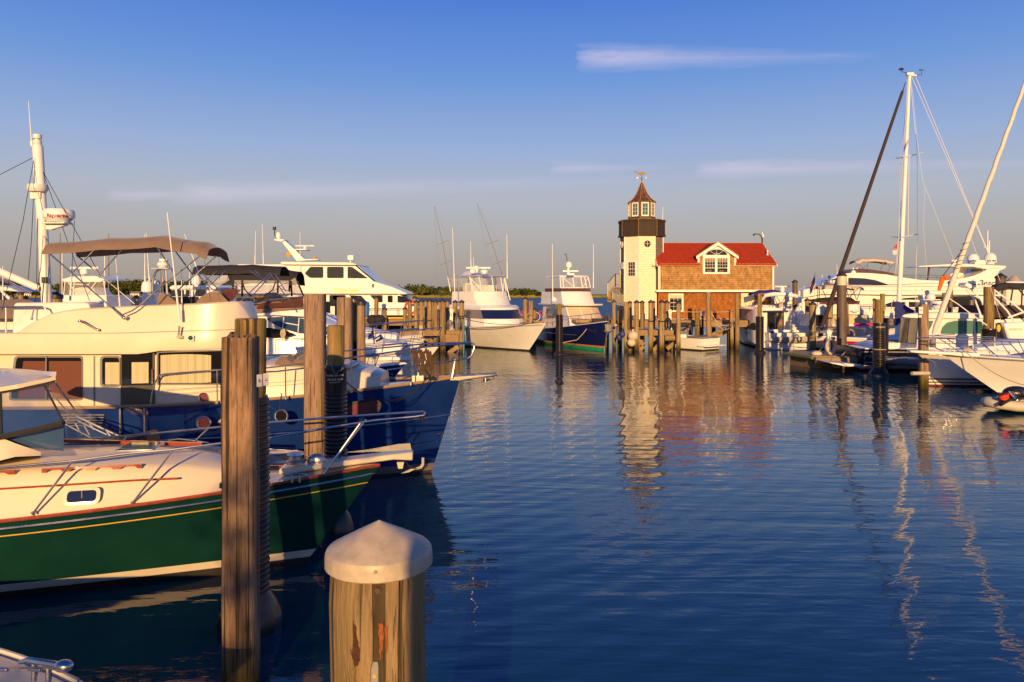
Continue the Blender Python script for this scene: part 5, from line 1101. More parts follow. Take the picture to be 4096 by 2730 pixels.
m = MB(); m.tube([Vector((x, -(gside(x)[3]*.42+gside(x)[4]*.58)-.012, lerp(gside(x)[1], gside(x)[2], .68))) for x in [lerp(3.0, 7.5, i/20) for i in range(21)]], .014, 6); gb.part('teak_moulding', m, 'teak', tc2)
for x, fr in ((4.92, 'white'), (6.45, 'cream')):
    s = gside(x); tilt = math.atan2(s[3]-s[4], s[2]-s[1]); zc_ = lerp(s[1], s[2], .40); yc = -lerp(s[3], s[4], .40)
    ry = gside(x+.2); yaw = math.atan2(-(ry[3]-s[3]), .2)
    mt = Matrix.Translation((x, yc-.01, zc_)) @ Matrix.Rotation(-yaw if False else math.atan2((s[3]-ry[3]), .2), 4, 'Z') @ Matrix.Rotation(-tilt, 4, 'X')
    def rr(w, h, y, r): return [mt @ v for v in rounded([Vector((-w, y, -h)), Vector((w, y, -h)), Vector((w, y, h)), Vector((-w, y, h))], r)]
    m = MB(); m.loft([rr(.20, .098, .02, .07), rr(.205, .10, -.02, .07), rr(.165, .070, -.024, .05), rr(.16, .066, -.005, .05)]); pw = gb.part('port_window', m, fr, tc2, ang=40)
    m = MB(); m.poly(rr(.166, .07, -.010, .05)); gb.part('pane', m, 'glass', pw, ang=0)
    m = MB(); m.box(mt @ Vector((0, -.014, 0)), (.012, .008, .135)); gb.part('window_bar', m, 'chrome', pw)
# deck hatches
for x, y, w, gl in ((3.9, -.35, .5, 'glassblue'), (6.75, .1, .45, 'glassgreen'), (4.6, .45, .5, 'glassgreen')):
    s = gside(x); zz_ = s[2]+.07; m = MB(); m.box((x, y, zz_), (w*1.1, w, .05)); h_ = gb.part('deck_hatch', m, 'chrome', tc2, bev=.015); m = MB(); m.box((x, y, zz_+.028), (w*.95, w*.85, .01)); gb.part('pane', m, gl, h_)
m = MB(); m.prism([Vector((5.4, .75, 1.66)), Vector((7.5, .35, 1.64)), Vector((7.5, .30, 1.64)), Vector((5.4, .69, 1.66))], (0, 0, .05)); gb.part('teak_moulding', m, 'teak', tc2)
# pilothouse hood with clear screens
m = MB(); secs = []
for px, yt, yb in ((-500, 590, 790), (-200, 592, 775), (0, 600, 758), (140, 606, 735), (250, 618, 712), (350, 632, 692), (400, 645, 680), (438, 657, 668)):
    f = max(0, (px-150)/290); yn = 9.1+.25*f; yf = 11.0-1.15*f; a, b = C2(px, yt, (yn+yf)/2), C2(px, yb, yn); zt_ = lerp(a.z, b.z, .0); xx = lambda d: C2(px, 0, d).x
    secs.append([Vector((xx(yn), yn, b.z)), Vector((xx(yn), yn-.01, b.z+.05)), Vector((xx(yn+.25), yn+.25, zt_-.03)), Vector((xx((yn+yf)/2), (yn+yf)/2, zt_)), Vector((xx(yf-.2), yf-.2, zt_-.03)), Vector((xx(yf), yf+.01, b.z+.05)), Vector((xx(yf), yf, b.z))])
m.loft(secs); hood = gb.part('hardtop', m, 'cream', world=True, ang=35)
m = MB(); m.loft([[C2(x, y, d) for y, d in ((y0, 9.14), (y1, 9.12), (y1, 9.2), (y0, 9.2))] for x, y0, y1 in ((-500, 790, 815), (0, 756, 778), (140, 733, 752), (345, 690, 712), (432, 668, 690))]); gb.part('canvas_strip', m, 'canvas_blk', hood, world=True)
m = MB(); m.poly(flat(C2, [(-500, 815), (5, 772), (345, 708), (497, 1000), (8, 1112), (-500, 1190)], 9.16)); gb.part('side_screen', m, 'bluevinyl', hood, world=True, ang=0)
m = MB(); m.poly([C2(352, 708, 9.2), C2(432, 690, 9.3), P(388, 1674, 10.8), C2(505, 1005, 9.2)]); gb.part('front_screen', m, 'vinyl', hood, world=True, ang=0)
m = MB(); m.tube(flat(C2, [(-500, 1200), (8, 1112), (260, 1062), (500, 1003)], 9.15), .038, 6); m.tube([C2(346, 705, 9.15), C2(500, 1003, 9.15)], .012, 6); m.tube([C2(5, 765, 9.15), C2(10, 1110, 9.15)], .014, 6); gb.part('canvas_strip', m, 'canvas_blk', hood, world=True)
m = MB(); m.tube([C2(432, 685, 9.32), C2(520, 810, 10.0), C2(612, 935, 10.75)], .014, 6); m.tube([C2(365, 705, 9.25), C2(430, 800, 9.5), C2(560, 955, 10.3)], .008, 6); gb.part('screen_frame', m, 'chrome', hood, world=True)
m = MB(); m.loft([[C2(x, y, d) for y, d in ((yt, 9.2), (yb, 9.05), (yb, 10.9), (yt, 10.8))] for x, yt, yb in ((-500, 1195, 1420), (0, 1118, 1300), (120, 1165, 1270), (320, 1232, 1262))]); gb.part('helm_base', m, 'cream', world=True, ang=30)
m = MB(); m.loft([[C2(x, y, 9.3) for y in (yt, yb)] for x, yt, yb in ((-500, 1215, 1290), (10, 1112, 1175), (260, 1065, 1200), (500, 1008, 1225))], False, False); gb.part('windshield', m, 'glassblue', world=True, ang=0)
# rail
m = MB()
gtop = [C2(-300, 1385, 8.92), C2(0, 1356, 8.93), C2(560, 1305, 9.05), C2(1000, 1245, 9.2), C2(1350, 1215, 9.32), C2(1725, 1165, 9.5), P(1085, 1752, 9.78), P(1310, 1712, 10.05), P(1500, 1682, 10.3), P(1660, 1668, 10.45), P(1696, 1662, 10.46), P(1700, 1653, 10.47), P(1692, 1647, 10.5)]
m.tube(gtop, .0165, 8)
gfar = [P(1692, 1647, 10.5), P(1560, 1655, 10.75), P(1310, 1672, 11.1), P(1060, 1692, 11.4), C2(1640, 1045, 11.5), C2(1000, 1105, 11.4), C2(370, 1153, 11.3), C2(120, 1180, 11.2)]
m.tube(gfar, .0165, 8)
for a, b in ((C2(565, 1308, 9.05), CG(255, 248, 8.95)), (C2(1358, 1217, 9.32), CG(1035, 168, 9.25)), (P(1440, 1695, 10.2), CB(970, 1462, 9.95)), (P(1465, 1680, 10.9), P(1310, 1880, 10.9)), (C2(1635, 1048, 11.5), C2(1480, 1195, 11.45)), (C2(1005, 1105, 11.4), C2(900, 1225, 11.4)), (C2(375, 1153, 11.3), C2(315, 1225, 11.3))):
    m.cyl(a, b, .0145, n=8); m.cyl(b, b.lerp(a, .03), .03, n=8)
gb.part('bow_rail', m, 'chrome', world=True)
m = MB(); c = P(1688, 1665, 10.42); m.cyl(c, c-Vector((0, 0, .07)), .032, n=10); gb.part('navigation_light', m, 'black', world=True)
# anchor platform
def gq(p): return gb.w((p[0]-.34, p[1]*.8, p[2]-.02))
m = MB(); m.loft([[gq((x, y, z)) for y, z in ((-w, z0), (-w, z1), (w, z1), (w, z0))] for x, w, z0, z1 in ((9.0, .22, 1.34, 1.42), (9.7, .20, 1.41, 1.49), (10.55, .16, 1.50, 1.58), (10.82, .14, 1.48, 1.60))]); plat = gb.part('anchor_platform', m, 'cream', world=True, bev=.02)
m = MB(); c = gq((9.2, -.05, 1.47)); m.lathe([(.13, 0), (.13, .03), (.09, .05), (.09, .1), (.12, .12), (.11, .15), (.02, .16)], c, 20); m.ball(gq((9.48, -.02, 1.49)), .13, (1, .6, .8)); gb.part('windlass', m, 'chrome', plat, world=True)
m = MB()
for i in range(14):
    p = gq((lerp(9.3, 9.85, i/13), -.08, 1.545+.012*math.sin(i*2))); m.tube([p+Vector((.018*math.cos(a), .012*math.sin(a)*(i % 2), .012*math.sin(a)*((i+1) % 2))) for a in [k*6.2832/6 for k in range(6)]], .005, 4, loop=True)
gb.part('anchor_chain', m, 'galv', plat, world=True)
m = MB(); sh = [gq((x, -.04, z)) for x, z in ((9.86, 1.60), (10.2, 1.635), (10.6, 1.70), (10.78, 1.71), (10.80, 1.62), (10.4, 1.60))]; m.prism(sh, (0, .02, 0)); m.prism(flat(CF, [(1138, 975), (1166, 975), (1166, 1062), (1140, 1100), (1085, 1116), (1040, 1110), (1075, 1092), (1120, 1075), (1136, 1045)], 10.42), (0, .025, 0)); m.loft([[CF(x, y-w*30, 10.43-w), CF(x, y+6, 10.43), CF(x, y-w*30, 10.43+w)] for x, y, w in ((1120, 1095, .02), (1075, 1108, .08), (1025, 1098, .15), (985, 1068, .17), (958, 1035, .14), (944, 1012, .03))], False, False); m.prism(flat(CF, [(1070, 1108), (1010, 1108), (895, 1162), (985, 1148)], 10.40), (0, .06, 0))
gb.part('anchor', m, 'galv', plat, world=True, ang=40)
m = MB(); m.prism([gq((10.60, -.18, 1.47)), gq((10.70, -.18, 1.47)), gq((10.68, -.18, 1.38)), gq((10.62, -.18, 1.38))], (0, .03, 0)); gb.part('roller_plate', m, 'boot', plat, world=True)
def cleat(t, p, s=.28, rz=0, mat='chrome', parent=None, world=True):
    m = MB(); m.tube([(-.5, 0, .30), (-.3, 0, .36), (.3, 0, .36), (.5, 0, .30)], [.04, .06, .06, .04], 8)
    for x in (-.16, .16): m.cyl((x, 0, 0), (x, 0, .34), .055, .05, 8)
    m.b.transform(Matrix.Translation(Vector(p)) @ Matrix.Rotation(rz, 4, 'Z') @ Matrix.Scale(s, 4)); return t.part('cleat', m, mat, parent, world=world)
cleat(gb, gb.w((8.95, -.52, 1.30)), .30, GA); cleat(gb, gb.w((9.75, -.02, 1.40)), .2, GA)
m = MB(); m.box(gb.w((8.15, .05, 1.42)), (.55, .5, .03), GA); gb.part('foredeck_hatch', m, 'gelm', world=True, bev=.01)
m = MB(); c = gb.w((8.05, -.62, 1.28)); [m.lathe([(.05, z), (.055, z+.01), (.05, z+.02)], c, 14) for z in (0, .022, .044)]; gb.part('deck_vent', m, 'black', world=True)
# ================================================================ runabout between the two
rb = T('runabout', 'small open runabout with chrome windshield and brown seats between trawler and green boat', 'runabout', (-10.9, 12.55, 0))
rh = Hull(7.3, 2.1, lambda t: .98+.16*t*t, rake=.9, ps=2.6, pw=1.5)
rho = rb.part('hull', rh.mb([(.08, 1), (('f', 1.0), 0)], 24), ['gel', 'bottom_black'], ang=50)
rb.part('deck', rh.deck(-.02, .02, .04, t0=.6), 'cream'); m = MB(); secs = []
for x0 in (0,):
    for sd in (1, -1):
        m.loft([[rh.edge(t, sd, i, dz) for i, dz in ((.0, .02), (.22, .04), (.22, -.25), (.02, -.25))] for t in [lerp(.0, .62, k/8) for k in range(9)]])
rb.part('coaming', m, 'leather', ang=30)
m = MB(); m.box((2.2, 0, .62), (4.4, 1.5, .06)); rb.part('cockpit_sole', m, 'nonskid')
for c, sz in ((C2(1090, 1165, 12.3), (.52, .5, .30)),): m = MB(); m.box(c, sz, 0, Matrix.Rotation(R(-14), 4, 'Y')); stt = rb.part('seat', m, 'leather', world=True, bev=.06); m = MB(); m.box(c+Vector((.10, -.28, -.04)), (.34, .06, .16)); rb.part('seat_panel', m, 'cream', stt, world=True, bev=.03)
m = MB(); m.ball(C2(905, 1180, 12.4), .14, (1, 1, .9)); rb.part('seat', m, 'leather', world=True)
rb.part('seat_lettering', textmb('Sea Ray', .07, facing(C2(1097, 1150, 12.03)), .002, shear=.3), 'letter_white', stt, world=True, ang=0)
m = MB(); A1 = [C2(500, 1010, 11.75), C2(700, 1115, 11.75), C2(812, 1205, 11.75)]; A2 = [C2(570, 940, 13.3), C2(760, 1030, 13.3), C2(940, 1112, 13.3)]
m.tube(A1, .016, 7); m.tube(A2, .020, 7); m.tube([a+Vector((.10, 0, -.12)) for a in A2], .016, 7); m.tube([A1[0], A2[0]], .014, 7); m.tube([A1[2], A1[2]+Vector((.25, .6, -.02)), A2[2]+Vector((.1, -.4, 0)), A2[2]], .014, 7)
for q in (.33, .7): m.tube([A2[0].lerp(A2[2], q), A2[0].lerp(A2[2], q)+Vector((.1, 0, -.14))], .018, 6)
m.tube([C2(590, 1010, 12.5), C2(640, 1100, 12.5)], .012, 6); m.tube([C2(660, 1030, 12.5), C2(700, 1100, 12.5)], .012, 6)
wsf = rb.part('windshield_frame', m, 'chrome', world=True)
m = MB(); m.loft([[a, Vector((a.x+.1, a.y, 1.16))] for a in A1], False, False); m.loft([[a, Vector((a.x+.1, a.y, 1.16))] for a in A2], False, False); rb.part('windshield', m, 'bluevinyl', wsf, world=True, ang=0)
m = MB(); m.slab([CB(560, 1305, 12.35), CB(690, 1298, 12.35), CB(790, 1325, 12.5), CB(770, 1350, 12.6), CB(720, 1375, 12.6)], .02); rb.part('anchor_lid', m, 'chrome', world=True); m = MB(); m.ball(CB(590, 1370, 12.5), .16, (1.6, .7, .35)); rb.part('bow_cushion', m, 'gelm', world=True)
m = MB(); m.tube(flat(C2, [(1320, 1145), (1400, 1132), (1550, 1150), (1640, 1165)], 11.95), .014, 7); rb.part('grab_rail', m, 'chrome', world=True)
# ================================================================ boat bow in the lower left corner
bl = T('bow_deck_boat', 'pale boat foredeck with steel cleat poking in at the lower left corner', 'boat', (-8.36, 6.22, 0), R(-12))
bh = Hull(6.05, 2.1, lambda t: .68+.19*t, rake=.9, ps=2.2, pw=1.4)
bho = bl.part('hull', bh.mb([(.08, 1), (('f', 1.0), 0)], 24), ['gel', 'bottom_black'], ang=50); bl.part('deck', bh.deck(-.01, .06, .06), 'cream', ang=40); bl.part('gunwale', bh.caprail(.02, .01, .0), 'cream', bho)
q = CG(325, 1405, 5.5); cleat(bl, q-Vector((0, 0, .15)), .40, R(-14)); m = MB(); m.ball(CG(500, 1440, 5.38), .055, (1.3, .9, .8)); bl.part('bow_light', m, 'chrome', world=True)
m = MB(); [m.box(CG(x, 1466, 5.28), (.10, .03, .025), R(-8)) for x in (15, 275)]; bl.part('hatch_hinge', m, 'chrome', world=True, bev=.006)
m = MB(); m.tube([CG(-200, 1460, 5.29), CG(370, 1452, 5.27), CG(480, 1480, 5.2), CG(620, 1545, 5.05), CG(600, 1580, 4.95)], .008, 5); bl.part('hatch_groove', m, 'greyd', world=True)
# ================================================================ row of boats behind the trawler
def boat(name, lab, cat, tip, rz, L, B, sh, rake, cols, bands, ps=2.2, pw=1.4, bw=.86, deckm='gel', group=None, rail=None, tr_=.9):
    f = Vector((math.cos(rz), math.sin(rz), 0)); loc = Vector((tip[0], tip[1], 0))-f*L
    t = T(name, lab, cat, loc, rz, group); h = Hull(L, B, sh, rake=rake, ps=ps, pw=pw, bw=bw, tr=tr_); t.h = h
    t.hull = t.part('hull', h.mb(bands, 26), cols, ang=50); t.part('deck', h.deck(-.03, .03, .08), deckm, ang=40); t.part('gunwale', h.caprail(.022, .0, .0), deckm, t.hull)
    if rail: t.part('bow_rail', h.rail(MB(), **rail), 'chrome')
    return t
WB = [(.12, 1), (('f', 1.0), 0)]
def tipat(px, d): return ((px-2048)/FOC*d, d)
def dome(t, cr, x, y0, y1, w, d, mat='gel', name='satellite_dome', parent=None):
    a, b = cr(x, y0, d), cr(x, y1, d); r = (cr(x+w/2, y0, d).x-a.x); h = a.z-b.z if a.z > b.z else b.z-a.z; z0 = min(a.z, b.z)
    m = MB(); m.lathe([(r*.7, 0), (r*.75, h*.12), (r*1.02, h*.14), (r*1.02, h*.20), (r, h*.22), (r*.99, h*.5), (r*.9, h*.7), (r*.72, h*.85), (r*.42, h*.96), (.01, h)], (a.x, d, z0), 24); return t.part(name, m, mat, parent, world=True)
def radome(t, p, r, h, mat='gel', parent=None, name='radar_dome'):
    m = MB(); m.lathe([(r*.72, 0), (r*.8, h*.2), (r, h*.4), (r, h*.75), (r*.88, h), (.01, h*1.02)], p, 22); return t.part(name, m, mat, parent, world=True)
def openradar(t, p, w, parent=None):
    m = MB(); m.box(Vector(p)+Vector((0, 0, .26)), (w, .10, .10)); m.cyl(Vector(p), Vector(p)+Vector((0, 0, .22)), .15, .11, 12); return t.part('radar_array', m, 'gel', parent, world=True, bev=.02)
# navy express boat nearest
A2 = boat('express_cruiser', 'small white open cruiser whose foredeck shows just behind the trawler rail', 'motorboat', tipat(1500, 22.0), 0, 8.5, 2.7, lambda t: 1.02+.28*t*t, .9, ['gel', 'bottom_black'], WB, rail=dict(t0=.55, t1=.985, h=.55, nst=5, ext=.25, h1=.7, mid=True))
st = [(2.4, .95, 1.5, 1.1, .9), (4.6, 1.02, 1.68, 1.08, .85), (6.0, 1.1, 1.6, .85, .6), (7.0, 1.2, 1.35, .5, .25)]; A2.part('trunk_cabin', shell(st, .05, .12), 'gel', ang=40)
m = MB(); m.box((5.2, -.2, 1.72), (.55, .5, .04)); m.box((6.2, 0, 1.63), (.45, .4, .04)); A2.part('deck_hatch', m, 'glassblue')
A1_ = boat('navy_motorboat', 'navy hulled open motorboat with white deck lying behind the trawler bow', 'motorboat', tipat(1625, 26.5), 0, 9, 2.8, lambda t: 1.0+.32*t*t, 1.2, ['navy', 'bottom_black'], WB, rail=dict(t0=.5, t1=.97, h=.6, nst=5, ext=.3, h1=.75, mid=True))
A1_.part('trunk_cabin', shell([(2.5, .95, 1.45, 1.1, .9), (5.0, 1.02, 1.60, 1.0, .8), (6.6, 1.1, 1.45, .7, .45), (7.4, 1.18, 1.28, .4, .2)], .05, .12), 'gel', ang=40)
m = MB(); c = CD(470, 1020, 26.3); m.cyl(CD(400, 1040, 26.3), CD(535, 960, 26.3), .085, .10, 14); m.cyl(CD(480, 1110, 26.3), CD(475, 1040, 26.3), .02); A1_.part('spotlight', m, 'chrome', world=True)
m = MB(); m.cyl(CD(925, 1180, 26.7), CD(1035, 1110, 26.7), .075, .095, 14); A1_.part('spotlight', m, 'chrome', world=True)
plough(A1_, CB(1500, 690, 26.4), .8, 0)
m = MB(); m.cyl(CD(378, 1110, 24.3), CD(343, 765, 24.3), .022, n=8); fl_ = solo('pennant', 'white triangular pennant with dark emblem on a wooden staff behind the pilings', 'flag', m, 'orange', CD(378, 1110, 24.3), ang=30)
m = MB(); m.loft([[CD(x, y0, 24.3+.03*math.sin(x*.06)), CD(x, y1, 24.3+.03*math.sin(x*.06))] for x, y0, y1 in ((362, 985, 815), (320, 1003, 868), (260, 1020, 945), (195, 1035, 1030))], False, False); finish('flag_cloth', m, 'sailflag', fl_, Matrix.Translation(-CD(378, 1110, 24.3)), ang=60)
m = MB(); m.poly(flat(CD, [(275, 925), (300, 910), (325, 945), (318, 965), (280, 970), (290, 950)], 24.24)); m.poly(flat(CD, [(315, 870), (340, 860), (343, 890), (325, 895)], 24.24)); finish('emblem', m, 'letter_blue', fl_, Matrix.Translation(-CD(378, 1110, 24.3)), ang=0)
# express flybridge cruiser with blue windows
Bz = boat('flybridge_cruiser', 'white flybridge cruiser with curved blue windows and black canvas top', 'motor cruiser', tipat(1752, 31), 0, 12.5, 3.9, lambda t: 1.15+.42*t*t, 1.3, ['gel', 'bottom_black'], WB, rail=dict(t0=.5, t1=.985, h=.75, nst=7, ext=.35, h1=.85, mid=True))
dB = 29.4
st = [(X+16.6-1.0*0, 1.2, z, 1.5, w) for X, z, w in ()]
hb2 = Bz.w((0, 0, 0)).x
sx_ = [(700, 2.95, 1.45), (900, 3.12, 1.42), (1000, 3.2, 1.40), (1120, 3.22, 1.34), (1240, 3.0, 1.22), (1330, 2.55, 1.10), (1420, 2.1, .95), (1560, 1.85, .65), (1640, 1.65, .3)]
Bz.part('cabin', shell([((px-2048)/FOC*30.2-hb2, 1.1, z, w+.18, w) for px, z, w in sx_], .05, .2), 'gel', ang=40)
def bpan(pts, mat, nm='cabin_window', cr=CL, d=dB, r=.1): return panel(Bz, nm, cr, pts, d, mat, r, .05)
CN = Cr(600, 1180, .3825)
bpan([(1215, 245), (1290, 232), (1420, 230), (1560, 240), (1850, 320), (1850, 395), (1540, 390), (1400, 350), (1280, 300)], 'glassblue', cr=CN, r=.12); 
m = MB(); [m.tube(flat(CN, s, dB-.06), .022, 6) for s in ([(1400, 232), (1388, 345)], [(1560, 240), (1548, 392)], [(1400, 292), (1552, 318)])]; Bz.part('window_bar', m, 'gelm', world=True)
bpan([(1215, 340), (1300, 352), (1420, 378), (1520, 412), (1430, 440), (1215, 450)], 'glass', cr=CN, r=.08)
# flybridge of that boat
m = MB(); m.loft([[CL(x, yt, dB+.1), CL(x, yb, dB), CL(x, yb, dB+2.6), CL(x, yt, dB+2.5)] for x, yt, yb in ((300, 1060, 1200), (700, 1080, 1230), (940, 1120, 1200), (1040, 1165, 1190), (1300, 1140, 1180), (1700, 1110, 1200))]); Bz.part('flybridge', m, 'gel', world=True, ang=40)
m = MB(); m.loft([[CL(x, yt, dB+.2), CL(x, yb, dB+.05), CL(x, yb, dB+2.5), CL(x, yt, dB+2.4)] for x, yt, yb in ((930, 1110, 1170), (1080, 1040, 1165), (1250, 1010, 1150), (1450, 1030, 1120), (1660, 960, 1105))]); Bz.part('cockpit_cover', m, 'canvas', world=True, ang=50)
m = MB(); m.slab(flat(CL, [(1100, 1100), (1640, 1085), (1665, 960), (1560, 985), (1400, 1030), (1150, 1045)], dB), .03); Bz.part('windscreen', m, 'smoke', world=True)
bB = bimini(Bz, [(CL(345, 0, dB).x, CL(0, 648, dB).z), (CL(740, 0, dB).x, CL(0, 640, dB).z), (CL(1000, 0, dB).x, CL(0, 636, dB).z), (CL(1380, 0, dB).x, CL(0, 660, dB).z)], dB, dB+1.3, 'canvas_blk', .2, .16)
wires(Bz, 'bimini_pole', [[CL(*a, dB), CL(*b, dB)] for a, b in (((640, 660), (480, 800)), ((740, 660), (560, 830)), ((1020, 655), (1230, 800)), ((1090, 660), (1200, 770)), ((1275, 680), (890, 1045)), ((1290, 700), (1040, 970)), ((1270, 700), (1585, 1145)), ((1325, 700), (1450, 900)), ((470, 690), (670, 890)), ((400, 690), (600, 890)))], .022, 'chrome', bB)
m = MB(); m.tube(flat(CL, [(880, 965), (1060, 980), (1085, 1000), (1075, 1035), (900, 1055)], dB-.1), .02, 7); m.tube(flat(CL, [(935, 1108), (1060, 1050), (1250, 1005), (1660, 960)], dB-.1), .02, 7); Bz.part('flybridge_rail', m, 'chrome', world=True)
m = MB(); [m.tube([CN(x+i*6, 350+abs(i)*4, 29.2), CN(x+i*9, 410, 29.15), CN(x+i*5, 465-abs(i)*6, 29.2)], .015, 5) for x in (1390,) for i in range(-3, 4)]; solo('rope_coil', 'pale rope hank hanging on the cruiser rail below the blue window', 'rope', m, 'rope', CN(1390, 410, 29.2))
m = MB(); [m.tube([CD(1265+i*13, 750, 31-.1), CD(1280+i*12, 860, 30.9), CD(1300+i*9, 985-abs(i-2)*20, 30.9), CD(1330-i*3, 830, 30.9)], .025, 5) for i in range(5)]; m.tube([CD(1290, 900, 30.9), CD(1240, 1040, 30.9), CD(1310, 1050, 30.8), CD(1340, 1085, 30.8)], .03, 6); solo('rope_coil', 'thick cream rope draped from the bow rail near the sportfisher dock', 'rope', m, 'rope', CD(1290, 950, 30.9))
# second cruiser with clear-sided black enclosure
Cz = boat('enclosed_cruiser', 'white cruiser with black canvas enclosure and clear vinyl windows, in the left row', 'motor cruiser', tipat(1700, 35.5), 0, 13, 4.0, lambda t: 1.25+.42*t*t, 1.4, ['gel', 'bottom_black'], WB, rail=dict(t0=.5, t1=.985, h=.8, nst=7, ext=.35, h1=.9, mid=True))
hc = Cz.w((0, 0, 0)).x; dC = 33.8
Cz.part('cabin', shell([((px-2048)/FOC*34.6-hc, 1.2, z, w+.15, w) for px, z, w in ((700, 3.2, 1.5), (900, 3.35, 1.5), (1180, 3.3, 1.45), (1300, 2.75, 1.3), (1420, 2.25, 1.0), (1580, 1.9, .5))], .05, .2), 'gel', ang=40)
cen = bimini(Cz, [(CL(748, 0, dC).x, CL(0, 735, dC).z), (CL(900, 0, dC).x, CL(0, 720, dC).z), (CL(1350, 0, dC).x, CL(0, 715, dC).z), (CL(1570, 0, dC).x, CL(0, 750, dC).z)], dC, dC+1.5, 'canvas_blk', .34, .30)
m = MB(); m.slab(flat(CL, [(820, 770), (1500, 775), (1560, 740), (1660, 960), (900, 970)], dC), .02); m.loft([[CL(1565, 735, dC), CL(1662, 960, dC)], [CL(1565, 735, dC+1.5), CL(1662, 960, dC+1.5)]], False, False); Cz.part('clear_curtain', m, 'vinyl', cen, world=True, ang=0)
m = MB(); m.slab(flat(CL, [(505, 820), (760, 690), (790, 770), (640, 850)], dC-.05), .02); Cz.part('clear_curtain', m, 'vinyl', cen, world=True, ang=0)
m = MB(); [m.prism(flat(CL, [(x0, y0), (x0+20, y0), (x1+20, y1), (x1, y1)], dC-.06), (0, .03, 0)) for x0, y0, x1, y1 in ((820, 770, 815, 880), (925, 765, 925, 965), (1345, 770, 1345, 925), (1485, 770, 1480, 900), (1500, 780, 1510, 960), (1570, 770, 1650, 960))]
m.tube(flat(CL, [(940, 800), (970, 880), (1040, 960)], dC-.07), .03, 5); m.tube(flat(CL, [(1330, 790), (1300, 880), (1240, 930)], dC-.07), .03, 5); Cz.part('canvas_strap', m, 'canvas_blk', cen, world=True)
m = MB(); m.loft([[CL(x, yt, dC+.2), CL(x, yb, dC-.05), CL(x, yb, dC+2.8), CL(x, yt, dC+2.8)] for x, yt, yb in ((870, 985, 1045), (1180, 975, 1050), (1210, 920, 1055), (1330, 912, 1060), (1420, 970, 1065), (1660, 960, 1100))]); Cz.part('cockpit_cover', m, 'canvas_dark', world=True, ang=50)
m = MB(); [m.tube(flat(CL, s, dC-.1), .014, 5) for s in ([(830, 775), (920, 850), (1080, 965)], [(1650, 960), (1400, 870)], [(1450, 790), (1290, 910)])]; Cz.part('enclosure_pole', m, 'chrome', cen, world=True)
whip(Cz, CL, 1086, 640, 1096, 188, 34.6, .02); whip(Cz, CL, 1190, 660, 1173, 110, 34.6, .02)
# fourth: low open boat with twin black outboards under covers
Dz = boat('low_bow_boat', 'low dark-decked boat farthest back in the row of bow rails', 'motorboat', tipat(1690, 40), 0, 9, 2.9, lambda t: 1.2+.4*t*t, 1.1, ['gel', 'bottom_black'], WB, rail=dict(t0=.45, t1=.985, h=.7, nst=6, ext=.3, h1=.8, mid=True), deckm='gelm')
m = MB(); m.loft([[CD(x, yt, 39), CD(x, yb, 38.8), CD(x, yb, 41), CD(x, yt, 40.8)] for x, yt, yb in ((190, 840, 900), (300, 850, 900), (600, 880, 910), (800, 905, 915))]); Dz.part('foredeck_cover', m, 'canvas_blk', world=True)
for x, lab in ((350, 'left'), (480, 'right')):
    t = T('covered_outboard', f'tilted outboard motor in a black cover, {lab} one of the pair behind the bow rails', 'outboard motor', CD(x, 860, 44), 0, 'outboards'); m = MB(); c = CD(x, 640, 44); m.ball(c, .42, (.9, 1.1, .75)); t.part('cowling', m, 'canvas_blk', world=True)
    m = MB(); m.tube([c+Vector((.05, 0, -.2)), CD(x-40, 760, 44), CD(x-70, 860, 44)], [.24, .16, .10], 8); t.part('leg', m, 'black', world=True)
# ---------------------------------------------------------------- boats beyond the trawler flybridge
G1 = boat('hardtop_fishing_boat', 'white centre console boat with clear enclosure and radar on its hardtop, past the trawler', 'fishing boat', tipat(90, 31.5), R(180), 9, 3.0, lambda t: 1.5+.3*t*t, 1.2, ['gel', 'bottom_black'], WB)
g = 30.6
m = MB(); m.slab(flat(C1, [(437, 1290), (500, 1268), (690, 1266), (725, 1300), (700, 1306), (460, 1306)], g), .1); m.prism(flat(C1, [(430, 1284), (520, 1264), (660, 1262), (725, 1284), (725, 1292), (430, 1292)], g-.05), (0, 1.9, 0)); ht = G1.part('hardtop', m, 'gel', world=True, bev=.02)
m = MB(); m.poly(flat(C1, [(450, 1295), (715, 1295), (745, 1450), (430, 1450)], g)); m.poly([C1(725, 1292, g), C1(745, 1450, g), C1(745, 1450, g+1.8), C1(725, 1292, g+1.8)]); G1.part('clear_curtain', m, 'vinyl', ht, world=True, ang=0)
wires(G1, 'hardtop_pole', [flat(C1, s, g-.03) for s in ([(455, 1290), (440, 1440)], [(520, 1270), (510, 1420)], [(470, 1300), (560, 1415)], [(690, 1280), (590, 1410)], [(720, 1290), (748, 1450)], [(525, 1280), (525, 1320), (620, 1325), (635, 1275)])], .022, 'gel', ht)
m = MB(); m.prism(flat(C1, [(505, 1350), (555, 1342), (645, 1345), (680, 1395), (500, 1395)], g), (0, 1.2, 0)); m.prism(flat(C1, [(445, 1395), (740, 1395), (745, 1480), (430, 1480)], g-.1), (0, 2.0, 0)); G1.part('console', m, 'gel', world=True, bev=.03)
dome(G1, C1, 585, 1258, 1200, 50, g+.6, parent=ht); openradar(G1, C1(590, 1250, g+.5), 1.2, ht)
G2 = boat('domed_cruiser', 'white cruiser carrying two large satellite domes and a tubular radar arch, past the trawler', 'motor cruiser', tipat(330, 37), R(180), 12, 3.6, lambda t: 1.6+.3*t*t, 1.2, ['gel', 'bottom_black'], WB)
g = 36
m = MB(); m.prism(flat(C1, [(985, 1385), (1080, 1378), (1090, 1480), (990, 1480)], g), (0, 1.6, 0)); G2.part('dome_stand', m, 'gel', world=True, bev=.05)
